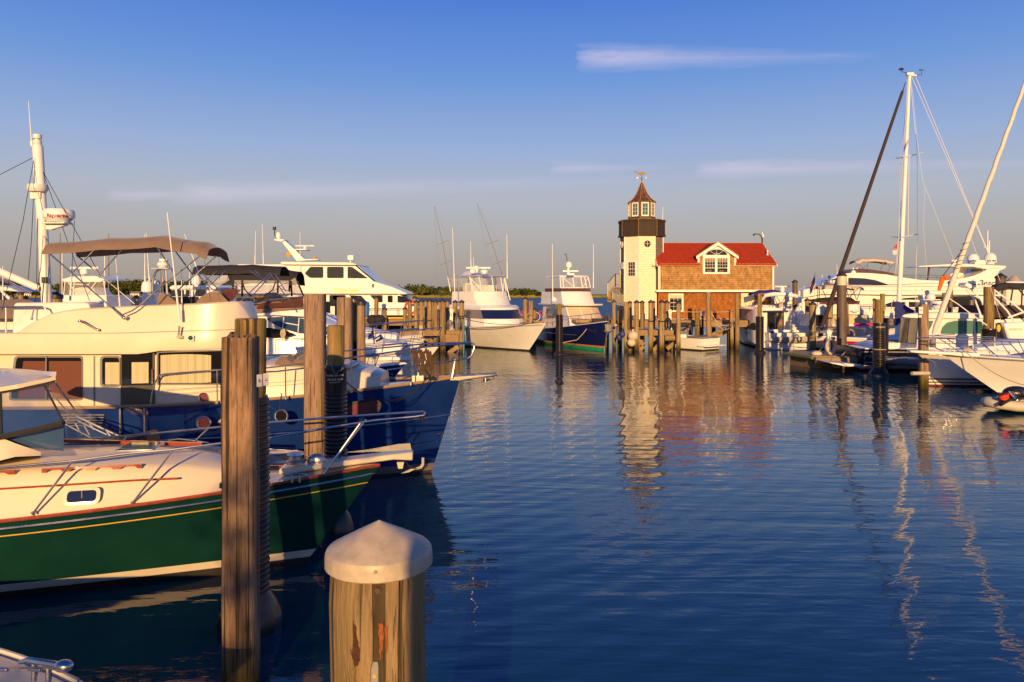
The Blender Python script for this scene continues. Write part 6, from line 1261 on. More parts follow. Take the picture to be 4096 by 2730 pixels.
dome(G2, C1, 1027, 1385, 1290, 78, g+.3); dome(G2, C1, 1085, 1385, 1293, 52, g+1.2)
m = MB(); m.tube(flat(C1, [(1060, 1420), (1065, 1290), (1085, 1235), (1120, 1212), (1155, 1215), (1165, 1400)], g), .06, 8); m.tube(flat(C1, [(1140, 1215), (1128, 1330), (1140, 1400)], g+1), .04, 8); m.box(C1(1130, 1212, g), (.8, .6, .05)); rar = G2.part('radar_arch', m, 'chrome', world=True)
radome(G2, C1(1135, 1206, g), .26, .26, parent=rar); m = MB(); m.cyl(C1(1120, 1165, g), C1(1120, 1150, g), .06); m.box(C1(1142, 1152, g), (.38, .2, .13)); m.cyl(C1(1135, 1175, g), C1(1135, 1155, g), .05); G2.part('search_light', m, 'gel', rar, world=True, bev=.02)
whip(G2, C1, 1010, 1290, 1008, 972, g, .02); whip(G2, C1, 1040, 1290, 1018, 962, g, .02)
G3 = boat('cabin_cruiser', 'white cabin cruiser with dark side windows and tall dome behind the brown console cover', 'motor cruiser', tipat(1000, 42), 0, 10, 3.4, lambda t: 1.7+.3*t*t, 1.2, ['gel', 'bottom_black'], WB)
g = 40.4
m = MB(); m.prism(flat(CL, [(75, 850), (110, 830), (560, 825), (640, 850), (620, 880), (85, 880)], g-.1), (0, 3.0, 0)); G3.part('cabin_roof', m, 'gel', world=True, bev=.06)
m = MB(); m.prism(flat(CL, [(105, 880), (600, 880), (680, 1050), (105, 1050)], g), (0, 2.7, 0)); wl = G3.part('cabin', m, 'gel', world=True)
for q in ((105, 255), (275, 320), (395, 500)): panel(G3, 'cabin_window', CL, [(q[0], 885), (q[1], 885), (q[1], 960), (q[0], 960)], g-.005, 'glass', .04, .02, wl)
m = MB(); m.prism(flat(CL, [(60, 965), (420, 965), (420, 1060), (60, 1060)], g-.06), (0, .06, 0)); G3.part('side_cloth', m, 'canvas_blk', wl, world=True)
dome(G3, CL, 394, 832, 690, 100, g+1); dome(G3, CL, 1483, 700, 645, 60, 38, name='satellite_dome')
m = MB(); m.prism(flat(CL, [(380, 610), (490, 610), (475, 690), (395, 690)], g+1), (0, .5, 0)); G3.part('radar_mast', m, 'gel', world=True)
whip(G3, CL, 228, 1030, 224, 680, 38, .02); whip(G3, CL, 318, 850, 320, 560, 38, .02)
G4 = boat('blue_arch_boat', 'sleek white and blue sports cruiser with raked arch at the far left edge', 'motor cruiser', tipat(320, 35.5), 0, 11, 3.4, lambda t: 1.5+.5*t*t, 1.4, ['navy', 'bottom_black'], [(.12, 1), (('f', 1.0), 0)], deckm='gelm', rail=dict(t0=.5, t1=.98, h=.6, nst=4))
g = 34
m = MB(); m.prism(flat(C1, [(-300, 1320), (0, 1335), (70, 1345), (130, 1372), (60, 1368), (-300, 1360)], g), (0, 3.0, 0)); G4.part('hardtop', m, 'gelm', world=True, bev=.04)
m = MB(); m.tube(flat(C1, [(-100, 1275), (0, 1285), (70, 1305), (150, 1345), (215, 1385)], g), .05, 8); m.tube(flat(C1, [(-100, 1283), (0, 1292), (70, 1312), (150, 1353)], g+2.4), .05, 8); G4.part('arch_rail', m, 'chrome', world=True)
m = MB(); m.prism(flat(C1, [(-300, 1375), (0, 1370), (65, 1420), (60, 1430), (-300, 1430)], g+.05), (0, .1, 0)); G4.part('side_window', m, 'glassnavy', world=True); m = MB(); m.prism(flat(C1, [(0, 1368), (12, 1366), (68, 1412), (64, 1428), (50, 1422)], g), (0, .1, 0)); G4.part('window_frame', m, 'gel', world=True)
m = MB(); m.loft([[C1(x, yt, 26), C1(x, yb, 25.5), C1(x, yb, 28), C1(x, yt, 27.5)] for x, yt, yb in ((-300, 1440, 1560), (0, 1430, 1560), (150, 1422, 1560), (210, 1432, 1540), (245, 1445, 1520))]); t = T('covered_dinghy', 'taupe canvas covered tender behind the trawler at the left edge', 'tender', C1(0, 1560, 26.5)); t.part('cover', m, 'canvas', world=True, ang=60)
m = MB(); m.loft([[C1(x, yt, 26.2), C1(x, yb, 26), C1(x, yb, 27.4), C1(x, yt, 27.2)] for x, yt, yb in ((-300, 1555, 1750), (0, 1550, 1750), (200, 1540, 1750), (245, 1520, 1750))]); t.part('hull', m, 'gelm', world=True)
m = MB()
for x, y0, y1, d in ((20, 1430, 1195, 30), (420, 1380, 965, 60), (433, 1280, 1105, 36), (757, 1400, 970, 58), (730, 1300, 1108, 37), (1120, 1210, 1108, 60)): 
    t = T('far_mast', {20: 'thin pale mast at the very left edge', 420: 'grey sailboat mast left of the domed fishing boat', 433: 'short white whip mast beside the fishing boat hardtop', 757: 'grey sailboat mast right of the fishing boat', 730: 'slim white mast by the fishing boat enclosure', 1120: 'distant thin mast above the radar arch'}[x], 'mast', C1(x, y0, d), 0, 'masts past the trawler'); q = MB(); q.tube([Vector((C1(x, 0, d).x, d, .0)), C1(x, y1, d)], [.035*d/36, .02*d/36], 6); t.part('pole', q, 'spar' if d < 50 else 'greyd', world=True)
    if d > 50: q = MB(); q.cyl(C1(x-14, lerp(y1, y0, .72), d), C1(x+14, lerp(y1, y0, .72), d), .03); t.part('spreader', q, 'greyd', world=True)
# ---------------------------------------------------------------- motor yacht with gold script
PY = 60.0; py = boat('motor_yacht', 'tall white motor yacht with raked mast and gold script name on its side', 'motor yacht', tipat(1760, PY+2.6), 0, 18, 5.2, lambda t: 2.3+.55*t*t, 2.0, ['gel', 'bottom_black', 'glassnavy'], [(.25, 1), (.9, 0), (1.35, 2), (('f', 1.0), 0)], ps=2.6)
SP = PY+.25
m = MB(); m.prism(flat(CL, [(1500, 940), (1500, 1250), (2900, 1250), (2900, 905), (2850, 890)], SP)[:1]+[CS(-900, 1080, SP), CS(690, 1080, SP), CS(690, 960, SP), CS(540, 888, SP), CS(-900, 888, SP)], (0, 4.4, 0)); low = py.part('main_house', m, 'gel', world=True, bev=.05)
m = MB(); m.prism(flat(CS, [(-900, 890), (-900, 620), (175, 628), (335, 778), (480, 822), (600, 872), (628, 890), (600, 893)], SP-.15), (0, 4.7, 0)); up_ = py.part('pilothouse', m, 'gel', world=True, bev=.08)
m = MB(); m.prism(flat(CL, [(1383, 570), (1400, 552), (2215, 562), (2285, 585), (2275, 592), (1420, 586)], SP-.5), (0, 5.4, 0)); py.part('roof', m, 'gel', up_, world=True, bev=.05)
for q in ([(1672, 690), (1740, 612), (1892, 612), (1892, 742), (1735, 742)], [(1937, 612), (2132, 612), (2132, 744), (1937, 744)], [(2178, 612), (2230, 612), (2420, 748), (2178, 746)]): panel(py, 'cabin_window', CL, q, SP-.155, 'glass', .12, .03, up_)
CSw = CS
for q in ([(-40, 900), (75, 900), (75, 962), (-40, 962)], [(105, 900), (215, 905), (300, 1000), (190, 985)], [(292, 900), (405, 900), (405, 963), (345, 963)], [(450, 903), (495, 903), (495, 964), (450, 964)], [(538, 903), (600, 912), (690, 962), (690, 966), (538, 966)]): panel(py, 'cabin_window', CSw, q, SP-.005, 'glass', .08, .03, low)
panel(py, 'cabin_window', CL, [(1965, 945), (2155, 945), (2155, 1075), (1965, 1075)], SP-.005, 'glass', .08, .03, low)
m = MB(); m.tube(flat(CS, [(-900, 888), (540, 890)], SP-.16), .04, 6); py.part('rub_line', m, 'greyd', up_, world=True)
py.part('name_lettering', textmb('Pretty Lady', .43, facing(CL(2150, 885, SP-.19)), .01, shear=.55, bold=.004), 'gold', up_, world=True, ang=0)
m = MB(); m.box(CS(318, 814, SP-.18), (.16, .08, .3)); py.part('side_lamp', m, 'black', up_, world=True)
m = MB(); m.tube(flat(CS, [(165, 632), (230, 690), (335, 775)], SP-.17), .06, 6); py.part('windshield', m, 'glass', up_, world=True)
m = MB(); m.prism(flat(CL, [(1575, 545), (1690, 540), (1660, 515), (1600, 450), (1430, 295), (1395, 310), (1420, 345)], SP+1.6), (0, .9, 0)); mst = py.part('mast_arch', m, 'gel', world=True, bev=.05)
m = MB(); m.prism(flat(CL, [(1310, 300), (1315, 282), (1400, 285), (1435, 295), (1395, 318)], SP+1.4), (0, 1.3, 0)); m.prism(flat(CL, [(1540, 402), (1640, 400), (1705, 408), (1700, 416), (1550, 416)], SP+1.5), (0, 1.1, 0)); m.prism(flat(CL, [(1640, 518), (1825, 522), (1828, 532), (1640, 540)], SP+1.5), (0, 1.1, 0)); py.part('mast_shelf', m, 'gel', mst, world=True, bev=.03)
dome(py, CL, 1364, 285, 200, 62, SP+2, parent=mst); openradar(py, CL(1675, 402, SP+2), 1.6, mst)
m = MB(); m.tube(flat(CL, [(1340, 290), (1318, 230), (1318, 178)], SP+2), .04, 6); m.cyl(CL(1317, 178, SP+2), CL(1317, 142, SP+2), .14); py.part('mast_light', m, 'capblk', mst, world=True)
m = MB(); m.cyl(CL(1500, 460, SP+1.5), CL(1475, 470, SP+1.3), .10, .22); m.cyl(CL(1790, 520, SP+1.5), CL(1790, 490, SP+1.5), .06, .2); py.part('horn', m, 'gold', mst, world=True)
m = MB(); m.box(CL(2217, 505, SP+1), (.5, .4, .4)); m.cyl(CL(2212, 520, SP+1), CL(2212, 560, SP+1), .05); py.part('search_light', m, 'gel', up_, world=True, bev=.05)
whip(py, CL, 1624, 780, 1617, 200, SP-.3, .03); dome(py, CL, 1483, 700, 645, 58, SP-.2)
m = MB(); m.tube(flat(CS, [(270, 1020), (620, 1020)], SP-.6), .03, 6); [m.cyl(CS(x, 1020, SP-.6), CS(x, 1075, SP-.6), .025, n=6) for x in (290, 380, 540, 600)]; py.part('side_rail', m, 'chrome', world=True)
m = MB(); m.box(CS(478, 990, SP-.02), (.45, .05, .10)); py.part('door_handle', m, 'chrome', low, world=True)
c = CS(655, 1010, 58.8); m = MB(); m.tube([c+Vector((.42*math.cos(k*.3927), 0, .5*math.sin(k*.3927))) for k in range(16)], .10, 8, loop=True); solo('life_ring', 'red life ring on the motor yacht rail behind the capped pilings', 'life ring', m, 'redfab', c)
m = MB(); c = CD(220, 430, 44); m.lathe([(.02, -.5), (.16, -.45), (.18, 0), (.18, .4), (.02, .48)], c); solo('blue_fender', 'bright blue cylinder fender hanging beside a capped piling in front of the motor yacht', 'fender', m, 'blue', c)
# ================================================================ white sportfisher
sf = boat('sportfishing_boat', 'large white sportfisher with navy wraparound window and tall outriggers', 'sportfishing boat', (2.2, 47.6), R(-60), 14, 4.9, lambda t: 1.25+.68*t**1.7, 2.2, ['gel', 'bottom_black'], [(.10, 1), (('f', 1.0), 0)], ps=2.7, pw=1.15, bw=.80)
def ringloft(h, z0, z1, off, n=9, mb=None):
    m = mb or MB(); return m.loft([h.ring(z0, off, n), h.ring(z1, off, n)], True, False)
mh = House([(1.5, 3.0, 8.6, 1.95, 1.65, .9), (2.05, 3.0, 8.4, 1.92, 1.62, .9), (2.72, 3.0, 7.9, 1.82, 1.55, .9), (2.84, 3.0, 7.9, 1.84, 1.58, .92), (3.02, 3.0, 7.6, 1.78, 1.5, .9)])
mho = sf.part('main_house', mh.mb(), 'gel', ang=30); sf.part('wrap_window', ringloft(mh, 2.08, 2.70, .025), 'glassnavy', mho, ang=30)
fh = House([(3.0, 3.2, 7.0, 1.62, 1.4, .8), (3.5, 3.2, 6.6, 1.6, 1.4, .75), (4.02, 3.2, 6.35, 1.58, 1.38, .7)]); fho = sf.part('flybridge', fh.mb(), 'gel', ang=30, bev=.04)
hh = House([(5.10, 2.4, 6.1, 1.7, 1.5, .7), (5.16, 2.35, 6.2, 1.75, 1.55, .72), (5.22, 2.5, 6.0, 1.6, 1.4, .7)]); hho = sf.part('hardtop', hh.mb(), 'gel', ang=30)
vh = House([(4.02, 3.0, 6.3, 1.6, 1.4, .7), (5.1, 2.7, 5.9, 1.66, 1.46, .7)]); m = MB(); r0_, r1_ = vh.ring(4.05, .0), vh.ring(5.08, .0); m.loft([r0_[0:5], r1_[0:5]], False, False); m.loft([r0_[6:], r1_[6:]], False, False); sf.part('clear_curtain', m, 'vinyl', hho, ang=0)
m = MB()
for y in (-1, -.62, 0, .62, 1): a = vh.front(y, 4.02, .02); b = vh.front(y, 5.1, .02); m.cyl(a, b, .035, n=8)
for y0, y1 in ((-1, -.5), (1, .5)): m.cyl(vh.front(y0, 5.05, .0), fh.front(y1, 3.75, .05), .03, n=8)
for sd in (1, -1): m.cyl(vh.front(sd, 5.05, .05), fh.front(sd*.98, 3.35, .2), .04, n=8); m.cyl((3.0, sd*1.6, 4.0), (2.7, sd*1.68, 5.1), .035, n=8); m.cyl((4.4, sd*1.62, 4.0), (4.3, sd*1.62, 5.1), .03, n=8)
sf.part('hardtop_pole', m, 'gel', hho)
m = MB(); m.box((4.9, 0, 4.25), (.7, 1.9, .5)); m.box((4.0, -.7, 4.3), (.5, .5, .7)); sf.part('helm_console', m, 'gelm', fho, bev=.05)
m = MB(); [m.cyl((3.6, -.3+i*.5, 4.0), (3.4, -.3+i*.5, 5.1), .03, n=6) for i in range(2)]; [m.cyl((3.6-.04*j, -.3, 4.2+j*.3), (3.6-.04*j, .2, 4.2+j*.3), .025, n=6) for j in range(3)]; sf.part('ladder', m, 'capblk', hho)
m = MB(); m.loft([[Vector((x, y, z)) for y, z in ((-w, 5.2), (-w*.7, h_), (w*.7, h_), (w, 5.2))] for x, w, h_ in ((3.0, .8, 5.35), (3.4, .8, 5.55), (4.8, .8, 5.5), (5.4, .7, 5.3))]); sf.part('radar_base', m, 'gel', hho, ang=40)
m = MB(); m.cyl((4.2, 0, 5.5), (4.2, 0, 5.95), .17, .15); sf.part('radar_post', m, 'gel', hho)
q = CS(1262, 655, 53.0); m = MB(); m.box(q, (1.75, .14, .13)); ro = sf.part('radar_array', m, 'gel', hho, world=True, bev=.03); sf.part('radar_lettering', textmb('SIMRAD', .10, facing(q+Vector((.05, -.08, 0))), .004), 'letter_blk', ro, world=True, ang=0)
dome(sf, CS, 1210, 705, 660, 56, 53.2, parent=hho, name='camera_dome'); radome(sf, CS(1315, 712, 52.6), .27, .30, parent=hho)
for a, b, c in (((1005, 790), (960, 560), (868, 100)), ((1478, 720), (1425, 560), (1250, 75))):
    d = 54.5 if a[0] < 1200 else 52.5; p = [CS(a[0], a[1], d), CS(lerp(a[0], c[0], .28), lerp(a[1], c[1], .27), d), CS(lerp(a[0], c[0], .55), lerp(a[1], c[1], .57), d-.3), CS(c[0], c[1], d-.6)]
    p[1] = CS(*( (972, 610) if a[0] < 1200 else (1440, 608)), d); p[2] = CS(*((942, 430) if a[0] < 1200 else (1383, 428)), d)
    m = MB(); m.tube(p, [.034, .03, .024, .010], 6)
    for k in (1, 2): m.cyl(p[k]-Vector((.45, 0, .18)), p[k]+Vector((.45, 0, .18)), .018, n=5)
    og = sf.part('outrigger', m, 'greyd', world=True); m = MB(); sgn_ = 1
    for dx in (-.42, .42): m.tube([p[0]+Vector((dx*.3, 0, 0)), p[1]+Vector((dx, 0, dx*.4)), p[2]+Vector((dx, 0, dx*.4)), p[3]], .0035, 4)
    m.tube([p[0]+Vector((-.9, 0, -.6)), p[3]], .0035, 4); sf.part('outrigger_wire', m, 'greyd', og, world=True)
whip(sf, CS, 1052, 930, 1030, 295, 52.5, .032); whip(sf, CS, 1196, 660, 1193, 422, 53.6, .026); whip(sf, CS, 1219, 660, 1218, 558, 53.6, .022); whip(sf, CS, 1521, 745, 1518, 358, 51.5, .03)
m = MB(); m.loft([[sf.h.edge(t, sd, .0, -.10+dz)+Vector((0, sd*.012, 0)) for dz in (0, .035)] for sd in (-1,) for t in [lerp(.2, .985, i/12) for i in range(13)]], False, False); sf.part('rub_strip', m, 'greyd', sf.hull)
for x, y in ((9.9, .5), (11.6, -.3), (11.8, .35)): cleat(sf, (x, y, sf.h.sheer(x/14)+.05), .35, 0, 'capblk', None, False)
m = MB(); m.tube(sagpts(CS(1110, 1105, 47.9), sf.w((13.2, -.4, 1.95)), .25), .022, 6); m.tube(sagpts(sf.w((13.4, -.2, 1.95)), sf.w((8.6, -2.0, 1.5)), .05, 6), .012, 5); solo('mooring_line', 'dark dock line from the sportfisher bow to a capped piling', 'rope', m, 'ropeblk', CS(1300, 1140, 47.8))
m = MB(); m.tube([CS(1100, 1105, 47.7), CS(1108, 1150, 47.65), CS(1096, 1200, 47.65), CS(1104, 1222, 47.65), CS(1112, 1190, 47.65), CS(1104, 1150, 47.65)], .028, 6); m.lathe([(.21, CS(0, 1112, 48).z), (.225, CS(0, 1108, 48).z), (.21, CS(0, 1103, 48).z)], (CS(1108, 0, 48.0).x, 48.0, 0)); solo('hanging_line', 'dark rope looped on the last capped piling next to the sportfisher', 'rope', m, 'ropeblk', CS(1104, 1160, 47.7))
c = CS(1132, 1270, 47.9); m = MB(); m.box(c, (.10, .3, 2.2)); solo('dock_bumper', 'tall teal rubber bumper strip between a piling and the sportfisher hull', 'bumper', m, 'teal', c, bev=.03)
# ================================================================ navy yacht
NV = Cr(2050, 780, .4464)
nv = boat('navy_motoryacht', 'navy hulled motor yacht with white flybridge and green bottom stripe', 'motor yacht', (6.32, 49.05), R(-75), 12, 4.3, lambda t: 1.15+.85*t**2.2, .55, ['navy_deep', 'bottom_green', 'orange'], [(.22, 1), (.32, 2), (('f', 1.0), 0)], ps=2.4, pw=1.35, bw=.86)
nw = lambda l: [(a, b, c, d*.87, e*.87, g_) for a, b, c, d, e, g_ in l]
nh = House(nw([(1.3, 2.2, 8.3, 1.7, 1.45, .8), (1.9, 2.2, 8.1, 1.7, 1.45, .8), (2.98, 2.2, 7.0, 1.55, 1.4, .75)])); nho = nv.part('main_house', nh.mb(), 'gel', ang=30)
m = MB(); nh.fwin(m, -.95, -.34, 2.0, 2.92); nh.fwin(m, -.30, .30, 2.0, 2.92); nh.fwin(m, .34, .95, 2.0, 2.92); nv.part('window_cover', m, 'canvas_cream', nho, ang=0)
m = MB(); nh.win(m, [(3.0, 2.0), (6.6, 2.0), (6.2, 2.8), (3.0, 2.8)], (-1, 1)); nv.part('side_window', m, 'glass', nho, ang=0)
bh_ = House(nw([(2.98, 1.6, 7.5, 1.85, 1.72, .85), (3.10, 1.6, 7.5, 1.86, 1.74, .85)])); nv.part('brow', bh_.mb(), 'gel', nho, ang=30, bev=.03)
nf = House(nw([(3.1, 1.7, 6.5, 1.62, 1.42, .7), (4.02, 1.7, 5.9, 1.55, 1.34, .65)])); nfo = nv.part('flybridge', nf.mb(), 'gel', ang=30); sh_ = House(nw([(4.02, 2.6, 5.9, 1.55, 1.34, .65), (4.26, 2.6, 5.8, 1.55, 1.34, .65)])); nv.part('windscreen', ringloft(sh_, 4.0, 4.26, .01), 'smoke', nfo, ang=30); ringm = MB(); nv.part('windscreen_backing', ringloft(sh_, 4.0, 4.25, -.05), 'teakgrey', nfo, ang=30)
nt_ = House(nw([(5.12, 2.6, 5.5, 1.52, 1.32, .6), (5.22, 2.6, 5.4, 1.46, 1.28, .55)])); nto = nv.part('hardtop', nt_.mb(), 'gel', ang=30)
nvh = House(nw([(4.26, 2.6, 5.85, 1.54, 1.34, .65), (5.12, 2.6, 5.5, 1.5, 1.3, .6)])); m = MB(); m.loft([nvh.ring(4.27)[:], nvh.ring(5.12)[:]], False, False); nv.part('clear_curtain', m, 'vinyl', nto, ang=0)
m = MB()
for y in (-1, -.86, -.28, .28, .62, 1): m.cyl(nvh.front(y, 4.27, .02), nvh.front(y*.98, 5.12, .02), .045, n=6)
for a, b in ((-.86, -.3), (.95, .34)): m.cyl(nvh.front(a, 5.05, .02), nvh.front(b, 4.35, .02), .03, n=6)
m.tube([nvh.front(lerp(-1, 1, i/8), 4.28, .03) for i in range(9)], .04, 6); m.tube([nvh.front(lerp(-1, 1, i/8), 5.1, .03) for i in range(9)], .05, 6); nv.part('curtain_frame', m, 'gel', nto)
m = MB(); m.cyl(NV(500, 722, 54), NV(500, 655, 54), .12, .08); m.box(NV(520, 684, 53.9), (1.15, .12, .11)); m.box(NV(525, 712, 54), (.45, .3, .14)); nr = nv.part('radar_array', m, 'gel', nto, world=True, bev=.02); dome(nv, NV, 505, 655, 597, 56, 54, parent=nr)
m = MB(); m.tube(flat(NV, [(488, 600), (487, 565), (478, 535)], 54), .025, 6); m.box(NV(476, 532, 54), (.16, .1, .08)); nv.part('wind_sensor', m, 'capblk', nr, world=True)
whip(nv, NV, 360, 930, 357, 442, 52.8, .032); whip(nv, NV, 725, 830, 725, 442, 53.5, .030)
m = MB(); m.ball(NV(373, 940, 52.7), .20, (1, .8, 1)); nv.part('search_light', m, 'gel', world=True)
nv.part('bow_rail', nv.h.rail(MB(), .35, .985, .75, 8, inset=.12, r=.022, h1=.62), 'chrome')
m = MB(); m.box((8.9, -.1, 1.92), (1.0, 2.3, .22)); nv.part('deck_seat', m, 'teakgrey', bev=.06); m = MB(); m.box((10.5, -.1, 2.0), (.55, .7, .30)); nv.part('deck_box', m, 'capblk', bev=.04); m = MB(); m.box((9.6, .9, 2.05), (.12, .3, .42)); nv.part('life_sling', m, 'canvas_dark', bev=.04)
m = MB(); m.prism(rounded([(12.06, -.22, 1.82), (12.06, .22, 1.82), (12.06, .16, 1.35), (12.06, -.16, 1.35)], .05), (.06, 0, 0)); m.cyl((12.1, 0, 1.75), (12.12, 0, 1.30), .05); m.loft([[Vector((12.1+.1*abs(a), a*.33, 1.22+.12*abs(a)**2)), Vector((12.22+.1*abs(a), a*.33, 1.34+.12*abs(a)**2))] for a in (-1, -.5, 0, .5, 1)], False, False); nv.part('anchor', m, 'galv', ang=40)
plt_ = MB(); plt_.tube([nv.h.pt(t, .95, -1)+Vector((0, -.02, 0)) for t in [lerp(.05, .78, i/14) for i in range(15)]], .025, 6); nv.part('rub_strake', plt_, 'chrome', nv.hull)
m = MB(); m.tube([NV(x, y, 50.6-.25*i) for i, (x, y) in enumerate(((690, 1165), (640, 1235), (580, 1300), (450, 1325)))], .022, 6); m.ball(NV(686, 1168, 50.5), .12); m.ball(NV(925, 1168, 49.6), .10); solo('spring_line', 'pale line drooping along the navy yacht hull from its bow fairlead', 'rope', m, 'rope', NV(600, 1280, 50.4))
m = MB(); m.box(nv.w((-.05, 0, .5)), (.15, 3.4, .12), R(-75)); nv.part('swim_platform', m, 'teakgrey', world=True)
for p, s, lab in ((NV(985, 1250, 49.3), .2, 'small navy ball fender at the navy yacht bow, right'), (NV(958, 1275, 49.6), .22, 'navy fender lower left of the small one at the yacht bow')): m = MB(); m.ball(p, s, (1, 1, 1.15)); m.cyl(p+Vector((0, 0, s)), p+Vector((0, 0, s*1.6)), .04); solo('ball_fender', lab, 'fender', m, 'bluefender', p, 'navy ball fenders')
for x, y, r_, lab in ((1080, 1265, .36, 'big round white buoy fender hung on the lighthouse finger dock'), (1066, 1325, .29, 'smaller white buoy fender under the big one at the finger dock')):
    p = NV(x, y, 48.9); m = MB(); m.ball(p, r_, (1, 1, .95)); m.cyl(p+Vector((0, 0, r_*.8)), p+Vector((0, 0, r_*1.25)), .07); solo('buoy_fender', lab, 'fender', m, 'skin_ball', p, 'white buoy fenders')
dock('short timber dock with bicycles between the sportfisher and navy yacht', -1.5, 2.6, 57.6, 60, 1.7, .35)
for x, y, lab in ((268, 1075, 'bicycle with thin wheels parked on the dock left of the navy yacht'), (110, 1075, 'dark bicycle parked by a piling right of the sportfisher')):
    c = NV(x, y, 57.9); b = T('bicycle', lab, 'bicycle', (c.x, c.y, 1.7), R(8), 'bicycles on the dock')
    for dx in (-.52, .52):
        m = MB(); m.tube([(dx+.33*math.cos(k*.3142), 0, .35+.33*math.sin(k*.3142)) for k in range(20)], .022, 6, loop=True)
        w = b.part('wheel', m, 'whiteplastic'); m = MB(); [m.cyl((dx, 0, .35), (dx+.32*math.cos(k*.7854), 0, .35+.32*math.sin(k*.7854)), .006, n=4) for k in range(8)]; b.part('spokes', m, 'galv', w)
    m = MB(); [m.cyl(p, q, .02, n=6) for p, q in (((-.52, 0, .35), (-.1, 0, .36)), ((-.1, 0, .36), (-.2, 0, .88)), ((-.52, 0, .35), (-.18, 0, .78)), ((-.1, 0, .36), (.36, 0, .78)), ((-.18, 0, .78), (.36, 0, .8)), ((.52, 0, .35), (.34, 0, .95)))]; b.part('frame', m, 'flagred')
    m = MB(); m.box((-.22, 0, .92), (.26, .14, .06)); b.part('saddle', m, 'black', bev=.02); m = MB(); m.tube([(.3, -.28, 1.0), (.36, -.1, .98), (.36, .1, .98), (.3, .28, 1.0)], .018, 6); b.part('handlebar', m, 'chrome')
# ---------------------------------------------------------------- pedestals
def pedestal(p, h, lab, coil=None, cl=None):
    t = T('power_pedestal', lab, 'power pedestal', p, 0, 'dock power pedestals'); m = MB(); m.box((0, 0, .03), (.34, .34, .06)); m.loft([[Vector((a*s, b*s, z)) for a, b in ((-1, -1), (1, -1), (1, 1), (-1, 1))] for s, z in ((.12, .05), (.085, .2), (.085, h*.78), (.11, h*.80), (.11, h*.9))]); t.part('post', m, 'white', ang=20)
    m = MB(); m.loft([[Vector((a*s, b*s, z)) for a, b in ((-1, -1), (1, -1), (1, 1), (-1, 1))] for s, z in ((.16, h*.9), (.16, h*.92), (.02, h))]); t.part('cap', m, 'white', ang=20); m = MB(); m.box((0, -.09, h*.68), (.06, .02, .14)); t.part('socket', m, 'greyd'); return t
q = CD(1895, 880, 49.3); q.z = 1.42; pedestal(q, 1.45, 'white power pedestal with pointed cap on the dock beside the sportfisher')
q = C4(600, 468, 50.2); q.z = 1.40; pedestal(q, 1.4, 'white power pedestal with dark hose on the lighthouse finger dock')
def coil(p, rx, rz, n, lab, mat, r=.02, name='hose_coil'):
    m = MB(); rd = random.Random(int(p.x*100))
    for i in range(n):
        a, b, dx = rx*rd.uniform(.75, 1), rz*rd.uniform(.82, 1), rd.uniform(-.04, .04); m.tube([p+Vector((a*math.cos(k*.3142)+dx, -.02*i+rd.uniform(-.02, .02), -b+b*math.sin(k*.3142))) for k in range(20)], r, 5, loop=True)
    return solo(name, lab, 'hose', m, mat, p)
coil(C4(578, 318, 49.9), .22, .5, 7, 'dark hose coil hanging on the pedestal of the lighthouse dock', 'ropeblk', .025)
m = MB(); 
for i in range(9): x = CD(1830, 0, 49.0).x+i*.03; m.tube([Vector((x, 48.95-.02*i, 2.1)), Vector((x-.15+.03*i, 48.95, 1.75)), Vector((x-.22+.05*i, 48.9, 1.44))], .014, 4); x2 = CD(1955, 0, 49).x+i*.02; m.tube([Vector((x2, 48.95, 2.1)), Vector((x2+.1, 48.9, 1.44))], .014, 4)
solo('hanging_cables', 'dark power cables hanging from the pedestal by the sportfisher', 'cable', m, 'greyd', CD(1880, 800, 49))
m = MB(); m.box(C4(942, 275, 52.0), (.28, .14, .34)); mt_ = solo('meter_box', 'grey electric meter box below the house between two pilings', 'meter box', m, 'whiteplastic', C4(942, 275, 52.0), bev=.02); m = MB(); [m.box(C4(942+dx, 268, 51.91), (.07, .02, .10)) for dx in (-9, 9)]; finish('dial', m, 'gold', mt_, Matrix.Translation(-C4(942, 275, 52.0)))
m = MB(); m.cyl(Vector((C4(942, 0, 52.1).x, 52.1, C4(0, 280, 52).z)), Vector((C4(942, 0, 52.1).x, 52.1, -.5)), .08); solo('meter_post', 'thin dark post holding the electric meter box', 'post', m, 'capblk', (C4(942, 0, 52.1).x, 52.1, 0))
m = MB(); [m.tube(sagpts(C4(a, b, 51.8), C4(c, d, 51.6), s, 10), .018, 5) for a, b, c, d, s in ((1030, 270, 1280, 340, .6), (1040, 265, 1275, 350, .9), (905, 310, 1280, 400, .25), (1285, 330, 1370, 290, .1), (720, 255, 1280, 252, .04))]; solo('dock_lines', 'pale and slack dock lines strung between the tall pilings by the house', 'rope', m, 'rope', C4(1150, 320, 51.8))
